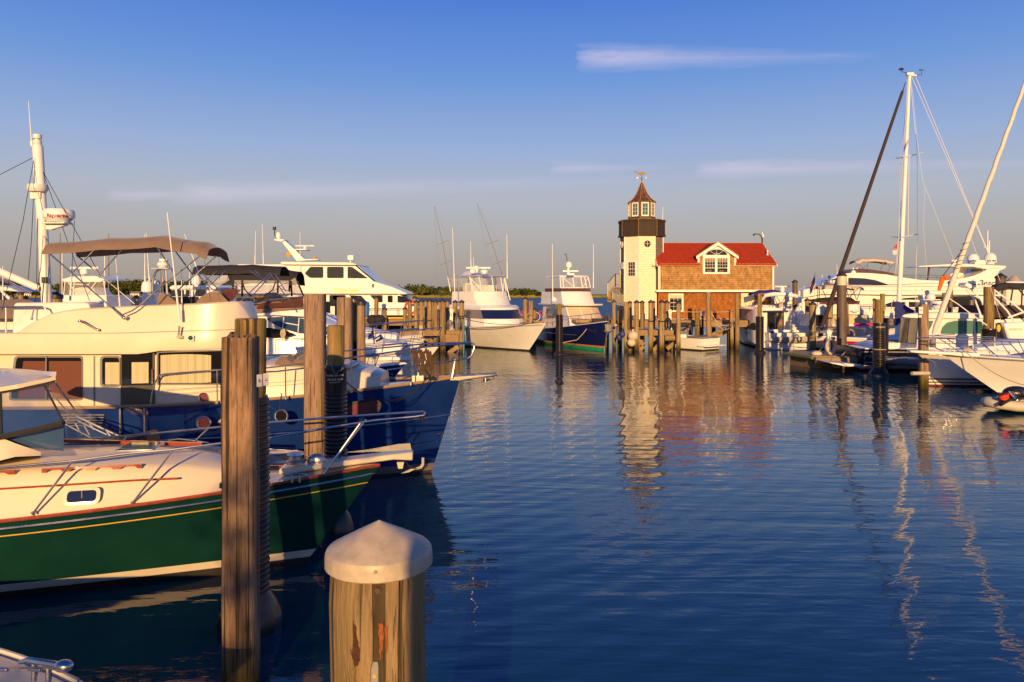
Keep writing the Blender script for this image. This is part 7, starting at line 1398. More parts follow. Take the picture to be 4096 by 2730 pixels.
# ---------------------------------------------------------------- small bowrider by the lighthouse dock
bt = C4(860, 620, 50.3); br_ = boat('bowrider_boat', 'small white bowrider with folded black canopy by the lighthouse dock', 'motorboat', (bt.x-2.4, 54.6), R(128), 5.6, 2.3, lambda t: .80+.25*t*t, .8, ['gel', 'bottom_black'], [(.08, 1), (('f', 1.0), 0)], rail=None)
m = MB(); m.prism([(-.55, -1.0, .28), (.25, -1.12, .28), (.25, 1.12, .28), (-.55, 1.0, .28)], (0, 0, .10)); br_.part('swim_platform', m, 'gel', bev=.04)
m = MB(); m.prism([(.05, -1.02, .82), (1.1, -1.02, .86), (1.1, 1.02, .86), (.05, 1.02, .82)], (0, 0, .10)); br_.part('engine_cover', m, 'greyd', bev=.04)
m = MB(); m.loft([[C4(x, yt, 51.2), C4(x, yb, 51.2), C4(x, yb, 53), C4(x, yt, 53)] for x, yt, yb in ((615, 378, 410), (680, 372, 408), (760, 366, 402), (820, 372, 398))]); bc = br_.part('folded_canopy', m, 'canvas_blk', world=True, ang=60); wires(br_, 'canopy_pole', [[C4(815, 395, 51.2), C4(838, 510, 51.0)], [C4(815, 395, 53), C4(785, 500, 52.6)], [C4(620, 400, 51.2), C4(600, 500, 51.2)]], .02, 'chrome', bc)
m = MB(); m.box(C4(730, 520, 51.2), (.5, .5, .4)); br_.part('seat', m, 'gel', world=True, bev=.06)
def domtext(t, c, r, txt, size, yaw, mat, parent):
    return t.part('radar_lettering', textmb(txt, size, Matrix.Translation(c) @ Matrix.Rotation(R(yaw), 4, 'Z') @ Matrix.Translation((0, -r, 0)) @ Matrix.Rotation(R(90), 4, 'X'), .012, bold=.003, bend=r), mat, parent, world=True, ang=0)
# ================================================================ white aft-cabin cruiser
cq = boat('aft_view_cruiser', 'white flybridge cruiser seen from astern with a grey inflatable on its swim platform', 'motor cruiser', (19.05-.55, 61.6), R(93), 11, 3.15, lambda t: 1.15+.75*t*t, 1.2, ['gel', 'bottom_black'], [(.10, 1), (('f', 1.0), 0)], ps=2.6, bw=.92, tr_=.96)
m = MB(); m.prism([C4(1640, 582, 50.4), C4(2090, 582, 50.4), C4(2090, 655, 50.4), C4(1640, 655, 50.4)], (0, 1.0, 0)); cq.part('swim_platform', m, 'gelm', world=True, bev=.05)
m = MB(); m.prism(flat(C4, [(1640, 440), (2050, 450), (2075, 560), (1640, 575)], 51.3), (0, .4, 0)); tw_ = cq.part('transom', m, 'gel', world=True, bev=.06)
m = MB(); m.prism(flat(C4, [(1540, 245), (1890, 245), (1950, 470), (1560, 470)], 53.2), (0, 5.2, 0)); cab = cq.part('cabin', m, 'gel', world=True, bev=.06)
panel(cq, 'sliding_door', C4, [(1618, 262), (1792, 258), (1792, 440), (1618, 440)], 53.18, 'glass', .02, .03, cab); panel(cq, 'curtain', C4, [(1715, 272), (1785, 268), (1785, 435), (1722, 435)], 53.14, 'interior', 0, .01, cab)
m = MB(); [m.cyl(C4(x, 285, 53.05), C4(x, 438, 53.05), .02, n=6) for x in (1700, 1782)]; cq.part('door_rail', m, 'chrome', cab, world=True)
m = MB(); m.prism(flat(C4, [(1490, 235), (1530, 205), (1880, 225), (1885, 242), (1560, 248)], 52.4), (0, 5.8, 0)); ov = cq.part('flybridge_deck', m, 'gel', world=True, bev=.05)
m = MB(); m.prism(flat(C4, [(1480, 190), (1560, 185), (1870, 200), (1880, 225), (1490, 225)], 54.5), (0, 3.4, 0)); cq.part('flybridge', m, 'gel', ov, world=True, bev=.08)
m = MB(); m.tube(flat(C4, [(1560, 180), (1880, 180)], 52.5), .025, 6); m.tube(flat(C4, [(1560, 205), (1880, 205)], 52.5), .018, 6); [m.cyl(C4(x, 180, 52.5), C4(x, 222, 52.5), .02, n=6) for x in (1565, 1640, 1715, 1790, 1870)]; cq.part('flybridge_rail', m, 'chrome', ov, world=True)
m = MB(); m.tube([C4(1495, 215, 55), C4(1560, 135, 54), C4(1600, 85, 53.6), C4(1680, 72, 53.4), C4(1800, 72, 53.2), C4(1920, 90, 53), C4(1958, 125, 52.8), C4(1955, 200, 52.6)], [.10, .12, .14, .15, .15, .14, .14, .16], 8); ar = cq.part('radar_arch', m, 'gel', world=True)
m = MB(); m.prism(flat(C4, [(1955, 190), (1920, 210), (1865, 310), (1870, 340), (1915, 350), (1990, 240)], 52.6), (0, .14, 0)); cq.part('arch_leg', m, 'gelm', ar, world=True, bev=.04)
m = MB(); m.prism(flat(C4, [(1935, 240), (2000, 245), (2060, 440), (2080, 570), (1960, 560)], 52.0), (0, .25, 0)); cq.part('cockpit_side', m, 'gel', world=True, bev=.08)
m = MB(); [m.box(C4(1890, 360+i*35, 52.4-i*.25), (.55, .35, .22)) for i in range(3)]; cq.part('step', m, 'gelm', world=True, bev=.03)
bq = bimini(cq, [(C4(1470, 0, 54).x, C4(0, 72, 54).z), (C4(1560, 0, 54).x, C4(0, 45, 54).z), (C4(1700, 0, 54).x, C4(0, 40, 54).z), (C4(1835, 0, 54).x, C4(0, 66, 54).z)], 53.8, 55.2, 'canvas_navy', .12, .1)
wires(cq, 'bimini_pole', [[C4(*a, 54), C4(*b, 54)] for a, b in (((1480, 75), (1505, 200)), ((1560, 65), (1480, 205)), ((1680, 60), (1720, 180)), ((1820, 70), (1760, 180)), ((1700, 62), (1770, 190)))], .022, 'capblk', bq)
openradar(cq, C4(1775, 30, 53.4), 1.1, ar); m = MB(); m.cyl(C4(1775, 72, 53.3), C4(1775, 5, 53.4), .10); m.ball(C4(1775, 25, 53.4), .18); cq.part('radar_post', m, 'gel', ar, world=True)
m = MB(); m.loft([[C4(x, yt, 55.6), C4(x, yb, 53.9)] for x, yt, yb in ((1392, 405, 415), (1410, 388, 430), (1445, 372, 445), (1480, 365, 452))], False, False)
sidew = flat(C4, [(1395, 408), (1430, 380), (1478, 365), (1490, 400), (1488, 450), (1430, 440)], 52.0)
panel(cq, 'side_window', C4, [(1395, 408), (1430, 380), (1478, 365), (1488, 400), (1486, 452), (1440, 442)], 51.4, 'glass', .1, .25); m.b.free()
m = MB(); m.loft([[C4(x, yt, dd), C4(x, yb, dd-.05)] for x, yt, yb, dd in ((1335, 300, 470, 58.5), (1380, 300, 500, 56), (1440, 250, 560, 53.2), (1505, 210, 600, 51.6), (1560, 235, 620, 51.35), (1640, 440, 650, 51.3))], False, False); cq.part('topside', m, 'gel', world=True, ang=60)
m = MB(); m.tube([C4(1335, 460, 58.4), C4(1440, 482, 53.1), C4(1640, 520, 51.2)], .02, 6); m.tube([C4(1335, 405, 58.4), C4(1400, 410, 55), C4(1490, 410, 51.5)], .02, 6); cq.part('rub_line', m, 'greyd', world=True)
m = MB(); [m.tube(sagpts(C4(1330, 300+i*18, 57.8), C4(1465, 225, 54), .1), .022, 5) for i in range(2)]; [m.cyl(C4(x, 330, 57), C4(x+18, 270, 57), .022, n=5) for x in (1335, 1365, 1400)]; cq.part('bow_rail', m, 'chrome', world=True)
whip(cq, C4, 1970, 100, 1968, 10, 53, .02)
def flag(p, w, h, lab, kind='us', pole=None):
    t = T('flag', lab, 'flag', p); m = MB(); m.cyl((0, 0, -h*1.3), (0, 0, h*1.2), .018, n=6); t.part('staff', m, 'spar')
    m = MB(); n = 6
    for i in range(n): m.mi = (i % 2) if kind == 'us' else 0; m.loft([[Vector((-w*.25*u+.04*math.sin(u*5), .05*math.sin(u*6), lerp(h, 0, (i)/n)-u*h*.9)), Vector((-w*.25*u+.04*math.sin(u*5), .05*math.sin(u*6), lerp(h, 0, (i+1)/n)-u*h*.9))] for u in [k/6 for k in range(7)]], False, False)
    c = t.part('flag_cloth', m, ['flagred', 'sailflag'] if kind == 'us' else ['flagred'], ang=60)
    if kind == 'us': m = MB(); m.loft([[Vector((-w*.25*u+.04*math.sin(u*5)-.0, .05*math.sin(u*6)-.012, h-u*h*.9)), Vector((-w*.25*u+.04*math.sin(u*5), .05*math.sin(u*6)-.012, h*.5-u*h*.9))] for u in (0, .2, .4)], False, False); t.part('canton', m, 'flagblue', c, ang=0)
flag(C4(1778, 185, 52.4), .9, .35, 'small striped flag on the rail of the white cruiser seen from astern'); flag(C5(358, 430, 47.8), 1.2, .7, 'striped flag on a staff beside the small flybridge cruiser bimini')
def dinghy(p, rz, L, lab, par=None, motor=True, mt_='grey', cat='dinghy', r=.21, B=1.5):
    t = T('inflatable_dinghy', lab, 'dinghy', p, rz); m = MB(); pts = []
    for s in (1,): pts = [(-L*.5, -B*.36, .26), (L*.1, -B*.36, .26), (L*.30, -B*.30, .30), (L*.43, -B*.16, .36), (L*.48, 0, .40), (L*.43, B*.16, .36), (L*.30, B*.30, .30), (L*.1, B*.36, .26), (-L*.5, B*.36, .26)]
    rr = [r*.35]+[r]*7+[r*.35]; full = [(-L*.62, -B*.36, .26)]+pts+[(-L*.62, B*.36, .26)]; m.tube(full, [r*.25, r]+[r]*7+[r, r*.25], 12); t.part('tube', m, mt_, ang=60)
    m = MB(); m.prism([(-L*.45, -B*.3, .12), (L*.2, -B*.3, .12), (L*.4, 0, .16), (L*.2, B*.3, .12), (-L*.45, B*.3, .12)], (0, 0, .06)); t.part('floor', m, 'greyd'); m = MB(); m.box((-L*.44, 0, .32), (.07, B*.5, .40)); t.part('transom_board', m, 'gelm'); m = MB(); m.box((0, 0, .42), (.22, B*.72, .04)); t.part('seat', m, 'gelm')
    m = MB(); m.tube([(-L*.5, -B*.36-r*.98, .24), (L*.1, -B*.36-r*.98, .24), (L*.3, -B*.3-r*.95, .28)], .02, 5); m.tube([(-L*.5, -B*.36-r*.90, .36), (L*.1, -B*.36-r*.9, .36), (L*.3, -B*.3-r*.85, .4)], .012, 5); t.part('rub_stripe', m, 'greyd')
    if motor:
        m = MB(); m.b.verts.ensure_lookup_table(); m.loft([[Vector((-L*.44-.12+dx, y, z)) for dx, y in ((-.14*s, -.10*s), (.14*s, -.10*s), (.17*s, 0), (.14*s, .10*s), (-.14*s, .10*s))] for z, s in ((.50, .8), (.56, 1.05), (.72, 1.05), (.80, .8), (.83, .3))]); mo = t.part('outboard_cowl', m, 'black', ang=40)
        m = MB(); m.tube([(-L*.44-.12, 0, .55), (-L*.44-.14, 0, .15), (-L*.44-.14, 0, -.1)], [.07, .05, .06], 8); m.tube([(-L*.44, 0, .58), (-L*.44+.38, .05, .64)], .022, 6); t.part('outboard_leg', m, 'black', mo)
    return t
q = C4(1885, 575, 50.9); dinghy(Vector((q.x, 50.9, q.z-.05)), R(2), 3.0, 'grey inflatable dinghy with tilted motor resting on the white cruiser platform')
# ================================================================ small flybridge cruiser with pink towel
wq = boat('bimini_cruiser', 'cream flybridge cruiser with bimini and a pink towel on its bow rail', 'motor cruiser', (24.9, 46.6), R(-62), 8.0, 2.9, lambda t: 1.15+.7*t*t, 1.1, ['gel', 'bottom_black'], [(.10, 1), (('f', 1.0), 0)], ps=2.6)
D = 48.4
m = MB(); m.prism(flat(C5, [(360, 690), (840, 695), (870, 800), (360, 800)], D), (0, 2.6, 0)); wc = wq.part('cabin', m, 'gel', world=True, bev=.05)
for q in ([(362, 700), (430, 700), (430, 795), (362, 795)], [(520, 700), (700, 702), (720, 775), (520, 775)], [(710, 702), (820, 702), (845, 775), (730, 775)]): panel(wq, 'cabin_window', C5, q, D-.005, 'curtain' if q[0][0] > 500 else 'glass', .05, .02, wc)
m = MB(); m.loft([[C5(x0, y, D-.3), C5(x1, y, D-.3), C5(x1-20, y-2, D+2.6), C5(x0+20, y-2, D+2.6)] for y, x0, x1 in ((692, 355, 840), (680, 350, 838), (640, 360, 775), (602, 370, 755))]); wf_ = wq.part('flybridge', m, 'gel', world=True, ang=30)
m = MB(); m.loft([[C5(x0, y, D-.28), C5(x1, y, D-.28), C5(x1-20, y, D+2), C5(x0+20, y, D+2)] for y, x0, x1 in ((604, 400, 757), (568, 395, 762))]); wq.part('windscreen', m, 'smoke', wf_, world=True)
m = MB(); m.ball(C5(715, 660, D-.4), .28, (1, .5, .35)); wq.part('horn_pad', m, 'gelm', wf_, world=True)
bw_ = bimini(wq, [(C5(372, 0, D).x, C5(0, 452, D).z), (C5(470, 0, D).x, C5(0, 440, D).z), (C5(620, 0, D).x, C5(0, 438, D).z), (C5(775, 0, D).x, C5(0, 460, D).z)], D-.4, D+1.0, 'canvas_cream', .12, .1)
wires(wq, 'bimini_pole', [[C5(*a, D-.4), C5(*b, D-.4)] for a, b in (((385, 455), (378, 600)), ((400, 450), (395, 570)), ((690, 450), (730, 560)), ((770, 462), (735, 560)), ((745, 455), (650, 560)), ((420, 455), (470, 570)), ((640, 455), (665, 565)))], .022, 'capblk', bw_)
radome(wq, C5(508, 416, D+1), .24, .22, parent=bw_); whip(wq, C5, 557, 420, 555, 240, D, .022); whip(wq, C5, 422, 425, 421, 338, D+.5, .05); m = MB(); m.cyl(C5(487, 425, D), C5(487, 360, D), .02); m.ball(C5(487, 355, D), .09); m.cyl(C5(460, 425, D), C5(460, 390, D), .02); m.box(C5(460, 385, D), (.3, .05, .05)); wq.part('wind_sensor', m, 'capblk', bw_, world=True)
wq.part('bow_rail', wq.h.rail(MB(), .4, .985, .7, 7, inset=.1, r=.02, mid=True), 'chrome')
p0 = C5(700, 770, 46.0); m = MB(); m.loft([[C5(x, yt, 45.6), C5(x, yt+2, 45.45), C5(x, yb, 45.42+.04*math.sin(x*.1))] for x, yt, yb in ((698, 772, 778), (730, 770, 808), (745, 771, 800), (800, 770, 792), (860, 774, 792), (900, 782, 796))], False, False); solo('pink_towel', 'bright pink towel hung on the cruiser bow rail', 'towel', m, 'pink', p0)
port(wq, C5, 665, 873, .42, 45.9, 'glass', .36, 'hull_port', wq.hull, R(15), 'teakgrey')
# ================================================================ long white yacht
Y = 60.5; ly = boat('long_white_yacht', 'long sleek white yacht with a hardtop arch and blue lettered stern', 'yacht', (21.0, Y+2.9), R(180), 23, 5.8, lambda t: 2.5+.4*t*t, 2.4, ['gel', 'bottom_black'], [(.3, 1), (('f', 1.0), 0)], ps=2.6)
def lay(name, pts, y0, th, mat, parent=None, bev=.05, cr=C5, **k): m = MB(); m.prism(flat(cr, pts, y0), (0, th, 0)); return ly.part(name, m, mat, parent, world=True, bev=bev, **k)
side = lay('main_deck_side', [(-10, 545), (20, 520), (200, 482), (380, 446), (700, 432), (1130, 430), (2010, 428), (2010, 520), (1400, 515), (1120, 520), (700, 512), (420, 512), (230, 548), (120, 575), (0, 600)], Y-.15, 3.0, 'gel')
lay('lower_house', [(60, 560), (230, 545), (420, 510), (2000, 510), (1990, 740), (60, 740)], Y+.25, 5.0, 'gel', side)
sup = lay('upper_house', [(375, 445), (470, 395), (555, 345), (650, 322), (760, 318), (850, 321), (1000, 333), (1150, 360), (1300, 382), (1480, 390), (1640, 378), (1780, 345), (1860, 312), (1897, 292), (1960, 262), (2030, 258), (2070, 275), (2012, 300), (1985, 345), (1975, 400), (2000, 432), (375, 440)], Y+.05, 2.6, 'gel')
for pts, mt_ in (([(380, 438), (470, 388), (555, 362), (640, 360), (650, 428), (600, 432)], 'glassblue'), ([(655, 362), (800, 368), (900, 385), (1015, 424), (655, 428)], 'glassnavy')): panel(ly, 'cabin_window', C5, pts, Y+.045, mt_, .1, .03, sup)
for pts in ([(240, 570), (400, 542), (560, 533), (680, 538), (752, 590), (600, 600)], [(985, 600), (1150, 545), (1450, 528), (1780, 526), (1840, 560), (1860, 620), (1500, 628), (1000, 618)]): panel(ly, 'cabin_window', C5, pts, Y+.245, 'glass', .2, .03, sup)
m = MB(); m.tube(flat(C5, [(300, 478), (700, 440), (1400, 440), (2000, 445)], Y-.16), .03, 5); m.tube(flat(C5, [(300, 500), (700, 480), (1400, 478), (2000, 482)], Y-.16), .02, 5); ly.part('moulding_line', m, 'boot', side, world=True)
htp = lay('hardtop', [(1280, 268), (1300, 256), (1580, 240), (1720, 238), (1900, 246), (2075, 256), (2070, 275), (1990, 280), (1900, 288), (1780, 266), (1500, 262)], Y+.0, 2.2, 'gel')
lay('arch_fin', [(1560, 345), (1650, 272), (1760, 276), (1700, 320), (1650, 372)], Y+2.0, .25, 'gelm', htp, .03); lay('hardtop_post', [(1378, 270), (1390, 270), (1376, 385), (1364, 385)], Y+.6, .1, 'capblk', htp, 0)
m = MB(); m.prism(flat(C5, [(668, 288), (760, 280), (860, 288), (1000, 310), (1150, 345), (1145, 362), (1000, 338), (850, 322), (690, 322)], Y+.4), (0, 1.8, 0)); ly.part('flybridge_screen', m, 'smoke', sup, world=True)
by = bimini(ly, [(C5(732, 0, Y+.8).x, C5(0, 222, Y).z), (C5(790, 0, Y+.8).x, C5(0, 198, Y).z), (C5(900, 0, Y+.8).x, C5(0, 195, Y).z), (C5(1000, 0, Y+.8).x, C5(0, 205, Y).z), (C5(1078, 0, Y+.8).x, C5(0, 222, Y).z)], Y+.8, Y+2.3, 'canvas_cream', .16, .12)
wires(ly, 'bimini_pole', [[C5(*a, Y+.8), C5(*b, Y+.8)] for a, b in (((735, 232), (795, 278)), ((845, 225), (790, 280)), ((830, 240), (830, 282)), ((740, 235), (730, 272)), ((975, 220), (945, 295)), ((985, 218), (1040, 262)), ((1070, 230), (1018, 290)), ((1018, 290), (1015, 315)), ((1072, 230), (1088, 320)))], .035, 'greyd', by)
m = MB(); [m.tube(flat(C5, [(1130, y), (1640, y+2)], Y+.3), .022, 5) for y in (340, 358)]; [m.cyl(C5(x, 340, Y+.3), C5(x, 385, Y+.3), .025, n=5) for x in range(1150, 1640, 75)]; ly.part('flybridge_rail', m, 'chrome', sup, world=True)
m = MB(); [m.tube(flat(C5, [(640, y), (2000, y+4)], Y-.4), .022, 5) for y in (605, 622)]; [m.cyl(C5(x, 605, Y-.4), C5(x, 650, Y-.4), .025, n=5) for x in range(660, 2000, 110)]; ly.part('side_rail', m, 'chrome', side, world=True)
for x, y1, y0 in ((1775, 236, 146), (1928, 242, 137)):
    dm = dome(ly, C5, x, y1, y0, 100, Y+1.6+(.3 if x < 1800 else 0), parent=htp); c = C5(x+(18 if x < 1800 else 20), lerp(y1, y0, .28), Y+1.6); R0 = (C5(x+50, 0, Y+1.6).x-C5(x, 0, Y+1.6).x)
    ly.part('dome_lettering', textmb('Intellian', .21, Matrix.Translation((C5(x, 0, Y+1.6).x, Y+1.6+(.3 if x < 1800 else 0), c.z)) @ Matrix.Rotation(R(-16), 4, 'Z') @ Matrix.Translation((0, -R0*1.015, 0)) @ Matrix.Rotation(R(90), 4, 'X'), .012, bold=.006, bend=R0*1.012), 'letter_blue', dm, world=True, ang=0)
rd_ = radome(ly, C5(1602, 240, Y+1), .26, .36, parent=htp); domtext(ly, C5(1602, 226, Y+1), .265, 'Raymarine', .09, -22, 'letter_red', rd_)
m = MB(); m.box(C5(1830, 232, Y+.6), (.9, .3, .2)); m.box(C5(1835, 216, Y+.6), (.7, .25, .2)); m.tube(flat(C5, [(1905, 140), (1905, -60)], Y+2), .05, 6); m.tube(flat(C5, [(1918, 140), (1920, 30)], Y+2), .06, 6); m.tube(flat(C5, [(1905, 100), (1868, 82)], Y+2), .03, 6); [m.cyl(C5(1904, y, Y+2), C5(1920, y, Y+2), .06) for y in (85, 105, 125)]; ly.part('sensor_mast', m, 'gel', htp, world=True)
m = MB(); [m.cyl(C5(x, 325, Y+.5), C5(x, 275, Y+.5), .10, .07) for x in (700, 733)]; m.ball(C5(700, 315, Y+.5), .22); ly.part('search_light', m, 'gel', sup, world=True)
ly.part('name_lettering', textmb("'s Beach", .70, facing(C5(1880, 412, Y+.03)), .01, shear=.25, bold=.006), 'letter_blk', sup, world=True, ang=0)
# ================================================================ red sailboat
RS = 43.2; rsb = boat('red_sailboat', 'red hulled sailboat with tall white mast, black furled jib and navy sail cover', 'sailboat', (17.85, RS), R(180), 11, 3.1, lambda t: 1.12+.16*t*t, 1.6, ['red', 'bottom_black', 'gel'], [(.12, 1), (('f', .88), 0), (('f', 1.0), 2)], ps=2.3, pw=1.3)
rsb.part('toe_rail', rsb.h.caprail(.05, .0, .04), 'gel', rsb.hull); rsb.part('trunk_cabin', shell([(2.0, .9, 1.4, 1.0, .85), (6, .95, 1.5, .9, .75), (7.4, 1.0, 1.25, .5, .35)], .05, .12), 'gel', ang=40)
mx0, mx1 = C5(1095, 900, RS), CM(328, 130, RS); m = MB(); m.tube([mx0, mx0.lerp(mx1, .3), mx1], [.14, .135, .09], 14); mast2 = rsb.part('mast', m, 'spar', world=True)
fs0, fs1 = C5(410, 835, RS), CM(300, 175, RS); m = MB(); m.tube([fs0, fs0.lerp(fs1, .02), fs0.lerp(fs1, .1), fs0.lerp(fs1, .96), fs0.lerp(fs1, .97), fs1], [.03, .115, .125, .08, .03, .02], 10); rsb.part('furled_jib', m, 'canvas_dark', world=True)
m = MB(); m.cyl(fs0+Vector((0, 0, -.35)), fs0+Vector((0, 0, -.15)), .14); rsb.part('furling_drum', m, 'black', world=True)
m = MB(); m.loft([[C5(x, yt, RS-.18), C5(x, (yt+yb)/2, RS-.24-.05*math.sin(x*.05)), C5(x, yb, RS-.12), C5(x, yb, RS+.12), C5(x, yt, RS+.18)] for x, yt, yb in ((1072, 578, 790), (1080, 574, 792), (1120, 578, 790), (1170, 610, 760), (1215, 640, 740), (1290, 668, 715), (1500, 690, 720), (1720, 700, 722))]); rsb.part('sail_cover', m, 'canvas_navy', world=True, ang=60)
m = MB()
for y, L in ((698, 26), (1255, 48)):
    p = CM(lerp(328, 250, (y-130)/1400)-8, y, RS)
    for s in (1, -1): m.cyl(p, p+Vector((.45*s+.2 if s > 0 else -.0, s*-.9, .12)), .035, .025, 6)
rsb.part('spreader', m, 'spar', mast2, world=True)
m = MB(); top = CM(330, 125, RS)
for a, b in (((345, 140), (940, 1510)), ((372, 138), (960, 1560))): m.tube([CM(*a, RS), CM(*b, RS-(.0))], .016, 4)
for yy, ex in ((1, .9), (-1, .9)): m.tube([top, CM(322, 672, RS)+Vector((0, -yy*.9, 0)), CM(316, 1252, RS)+Vector((0, -yy*1.0, 0)), Vector((mx0.x+.2, RS-yy*1.45, 1.1))], .013, 4)
m.tube([top, CM(352, 260, RS-.2), CM(380, 560, RS-.3), CM(420, 860, RS-.5), CM(640, 1420, RS-1)], .008, 4); m.tube([CM(316, 150, RS), CM(285, 700, RS), CM(262, 1100, RS), C5(1080, 520, RS)], .010, 4)
m.tube([CM(436, 900, RS), CM(425, 1180, RS), CM(450, 1540, RS)], .006, 4); m.tube([CM(325, 670, RS-.9), CM(318, 1250, RS-.95)], .018, 4); rsb.part('rigging', m, 'spar', mast2, world=True)
m = MB(); m.tube([CM(330, 115, RS), CM(272, 100, RS), CM(268, 85, RS)], .02, 5); [m.box(CM(x, y, RS), (.12, .12, .08)) for x, y in ((262, 84), (278, 84), (270, 80))]; m.tube([CM(370, 122, RS), CM(412, 124, RS), CM(413, 88, RS)], .015, 5); m.prism(flat(CM, [(395, 92), (398, 82), (408, 86), (440, 88), (410, 92)], RS), (0, .03, 0)); rsb.part('wind_sensor', m, 'black', mast2, world=True)
m = MB(); m.box(CM(330, 118, RS), (.42, .2, .16)); m.box(CM(352, 128, RS), (.4, .12, .1)); rsb.part('masthead', m, 'spar', mast2, world=True, bev=.02)
rsb.part('pulpit', rsb.h.rail(MB(), .70, .985, .62, 4, inset=.06, r=.022, mid=True, ext=.15), 'chrome'); rsb.part('lifeline', rsb.h.rail(MB(), .08, .70, .6, 6, inset=.06, r=.008, mid=True, close=False), 'chrome')
t = T('signal_flags', 'small red and white flags flying from the tall white mast', 'flag', CM(228, 1320, RS)); m = MB(); m.loft([[CM(x, yt, RS-.1), CM(x, yb, RS-.1+.05*math.sin(x))] for x, yt, yb in ((240, 1295, 1335), (228, 1312, 1325), (216, 1325, 1338))], False, False); t.part('flag_cloth', m, 'flagred', world=True, ang=60); m = MB(); m.loft([[CM(x, yt, RS-.1), CM(x, yb, RS-.1+.05*math.sin(x))] for x, yt, yb in ((240, 1340, 1375), (228, 1346, 1378), (211, 1345, 1372))], False, False); t.part('flag_cloth', m, 'sailflag', world=True, ang=60)
m = MB(); m.cyl(CM(243, 1285, RS-.1), CM(242, 1380, RS-.1), .01, n=4); t.part('halyard', m, 'rope', world=True)
# ================================================================ navy picnic boat with green windows
kb = boat('navy_cabin_boat', 'dark navy cabin boat with white pilothouse and green shaded windows', 'motorboat', (28.2, 38.1), 0, 10.9, 3.5, lambda t: 1.10+.25*t*t, 1.2, ['black_navy', 'bottom_red', 'boot'], [(.12, 1), (.28, 2), (('f', 1.0), 0)], ps=2.3, bw=.92, tr_=.86)
K = 36.75
KW = 1.75; kx = C5(1292, 0, K).x
m = MB(); m.prism([Vector((kx-.12, K, C5(0, 1000, K).z)), C5(1292, 722, K), C5(1860, 722, K), C5(1900, 900, K), C5(1900, 1000, K)], (0, KW, 0)); kh = kb.part('pilothouse', m, 'gel', world=True, bev=.05)
m = MB(); m.loft([[C5(x, yb, K-.18), C5(x, yt+8, K-.18), C5(x, yt, K+.3), C5(x, yt, K+KW-.2), C5(x, yb, K+KW+.15)] for x, yt, yb in ((1135, 702, 706), (1160, 688, 716), (1230, 680, 722), (1320, 674, 726), (1600, 672, 728), (1820, 680, 728), (1880, 700, 726))]); kr = kb.part('roof', m, 'gel', world=True, ang=40)
for pts, mt_ in (([(1318, 745), (1418, 748), (1400, 800), (1372, 850), (1312, 872)], 'curtain_g'), ([(1480, 865), (1495, 810), (1540, 765), (1600, 750), (1685, 748), (1685, 865)], 'curtain_g'), ([(1692, 748), (1772, 748), (1780, 865), (1692, 865)], 'curtain_g'), ([(1795, 752), (1850, 752), (1880, 862), (1800, 864)], 'glassgreen')): panel(kb, 'cabin_window', C5, pts, K-.005, mt_, .08, .03, kh)
for u0, u1 in ((.06, .46), (.52, .94)):
    m = MB(); m.prism([Vector((kx-.015-.12*q, K+KW*u, lerp(C5(0, 735, K).z, C5(0, 960, K).z, q))) for u, q in ((u0, 0), (u1, 0), (u1, 1), (u0, 1))], (-.02, 0, 0)); kb.part('aft_window', m, 'glassgreen', kh, world=True)
m = MB(); m.tube(flat(C5, [(1462, 872), (1480, 815), (1525, 762), (1590, 742), (1780, 742)], K-.02), .035, 6); m.tube(flat(C5, [(1425, 745), (1405, 800), (1370, 860), (1335, 885)], K-.02), .035, 6); kb.part('window_frame', m, 'gel', kh, world=True)
kb.part('cockpit_coaming', kb.h.caprail(.03, .03, .01, 0), 'gel', kb.hull); m = MB(); m.tube([kb.h.pt(t, .42, -1)+Vector((0, -.012, 0)) for t in [lerp(.02, .95, i/14) for i in range(15)]], .018, 5); m.tube([kb.h.pt(t, .95, -1)+Vector((0, -.012, 0)) for t in [lerp(.0, .98, i/14) for i in range(15)]], .016, 5); kb.part('gold_stripe', m, 'boot', kb.hull)
m = MB(); m.prism(flat(C5, [(498, 1122), (770, 1140), (765, 1156), (640, 1160), (500, 1130)], 35.6), (0, 2.6, 0)); kb.part('swim_platform', m, 'gelm', world=True, bev=.02); m = MB(); m.prism(flat(C5, [(895, 975), (1000, 948), (1130, 945), (1120, 1000), (900, 1000)], K+.1), (0, 2.3, 0)); kb.part('engine_box', m, 'gel', world=True, bev=.05)
m = MB(); m.tube([kb.w((-.02, -1.2, .25)), kb.w((-.75, -1.1, .42))], .03, 6); m.tube([kb.w((-.02, .9, .25)), kb.w((-.75, .9, .42))], .03, 6); kb.part('platform_strut', m, 'chrome', world=True)
kb.part('name_lettering', textmb('Blue Quest', .26, Matrix.Translation(kb.w((-.015, -.35, .80))) @ Matrix.Rotation(R(-90), 4, 'Z') @ Matrix.Rotation(R(90), 4, 'X'), .008, shear=.3), 'gold', kb.hull, world=True, ang=0)
m = MB(); m.tube(flat(C5, [(1725, 450), (1718, 470), (1790, 560), (1860, 740)], K+.2), .045, 8); m.tube(flat(C5, [(1770, 450), (1765, 475), (1830, 540), (1870, 600)], K+.4), .04, 8); m.tube(flat(C5, [(1720, 465), (1855, 455), (1900, 440)], K+.3), .04, 8); m.prism(flat(C5, [(1700, 430), (1720, 405), (1760, 425), (1840, 430), (1835, 445), (1740, 455)], K+.1), (0, .6, 0)); ka = kb.part('radar_arch', m, 'gel', world=True)
rr2 = radome(kb, C5(1788, 446, K+.4), .31, .30, parent=ka); domtext(kb, C5(1788, 421, K+.4), .315, 'Raymarine', .09, -20, 'letter_red', rr2)
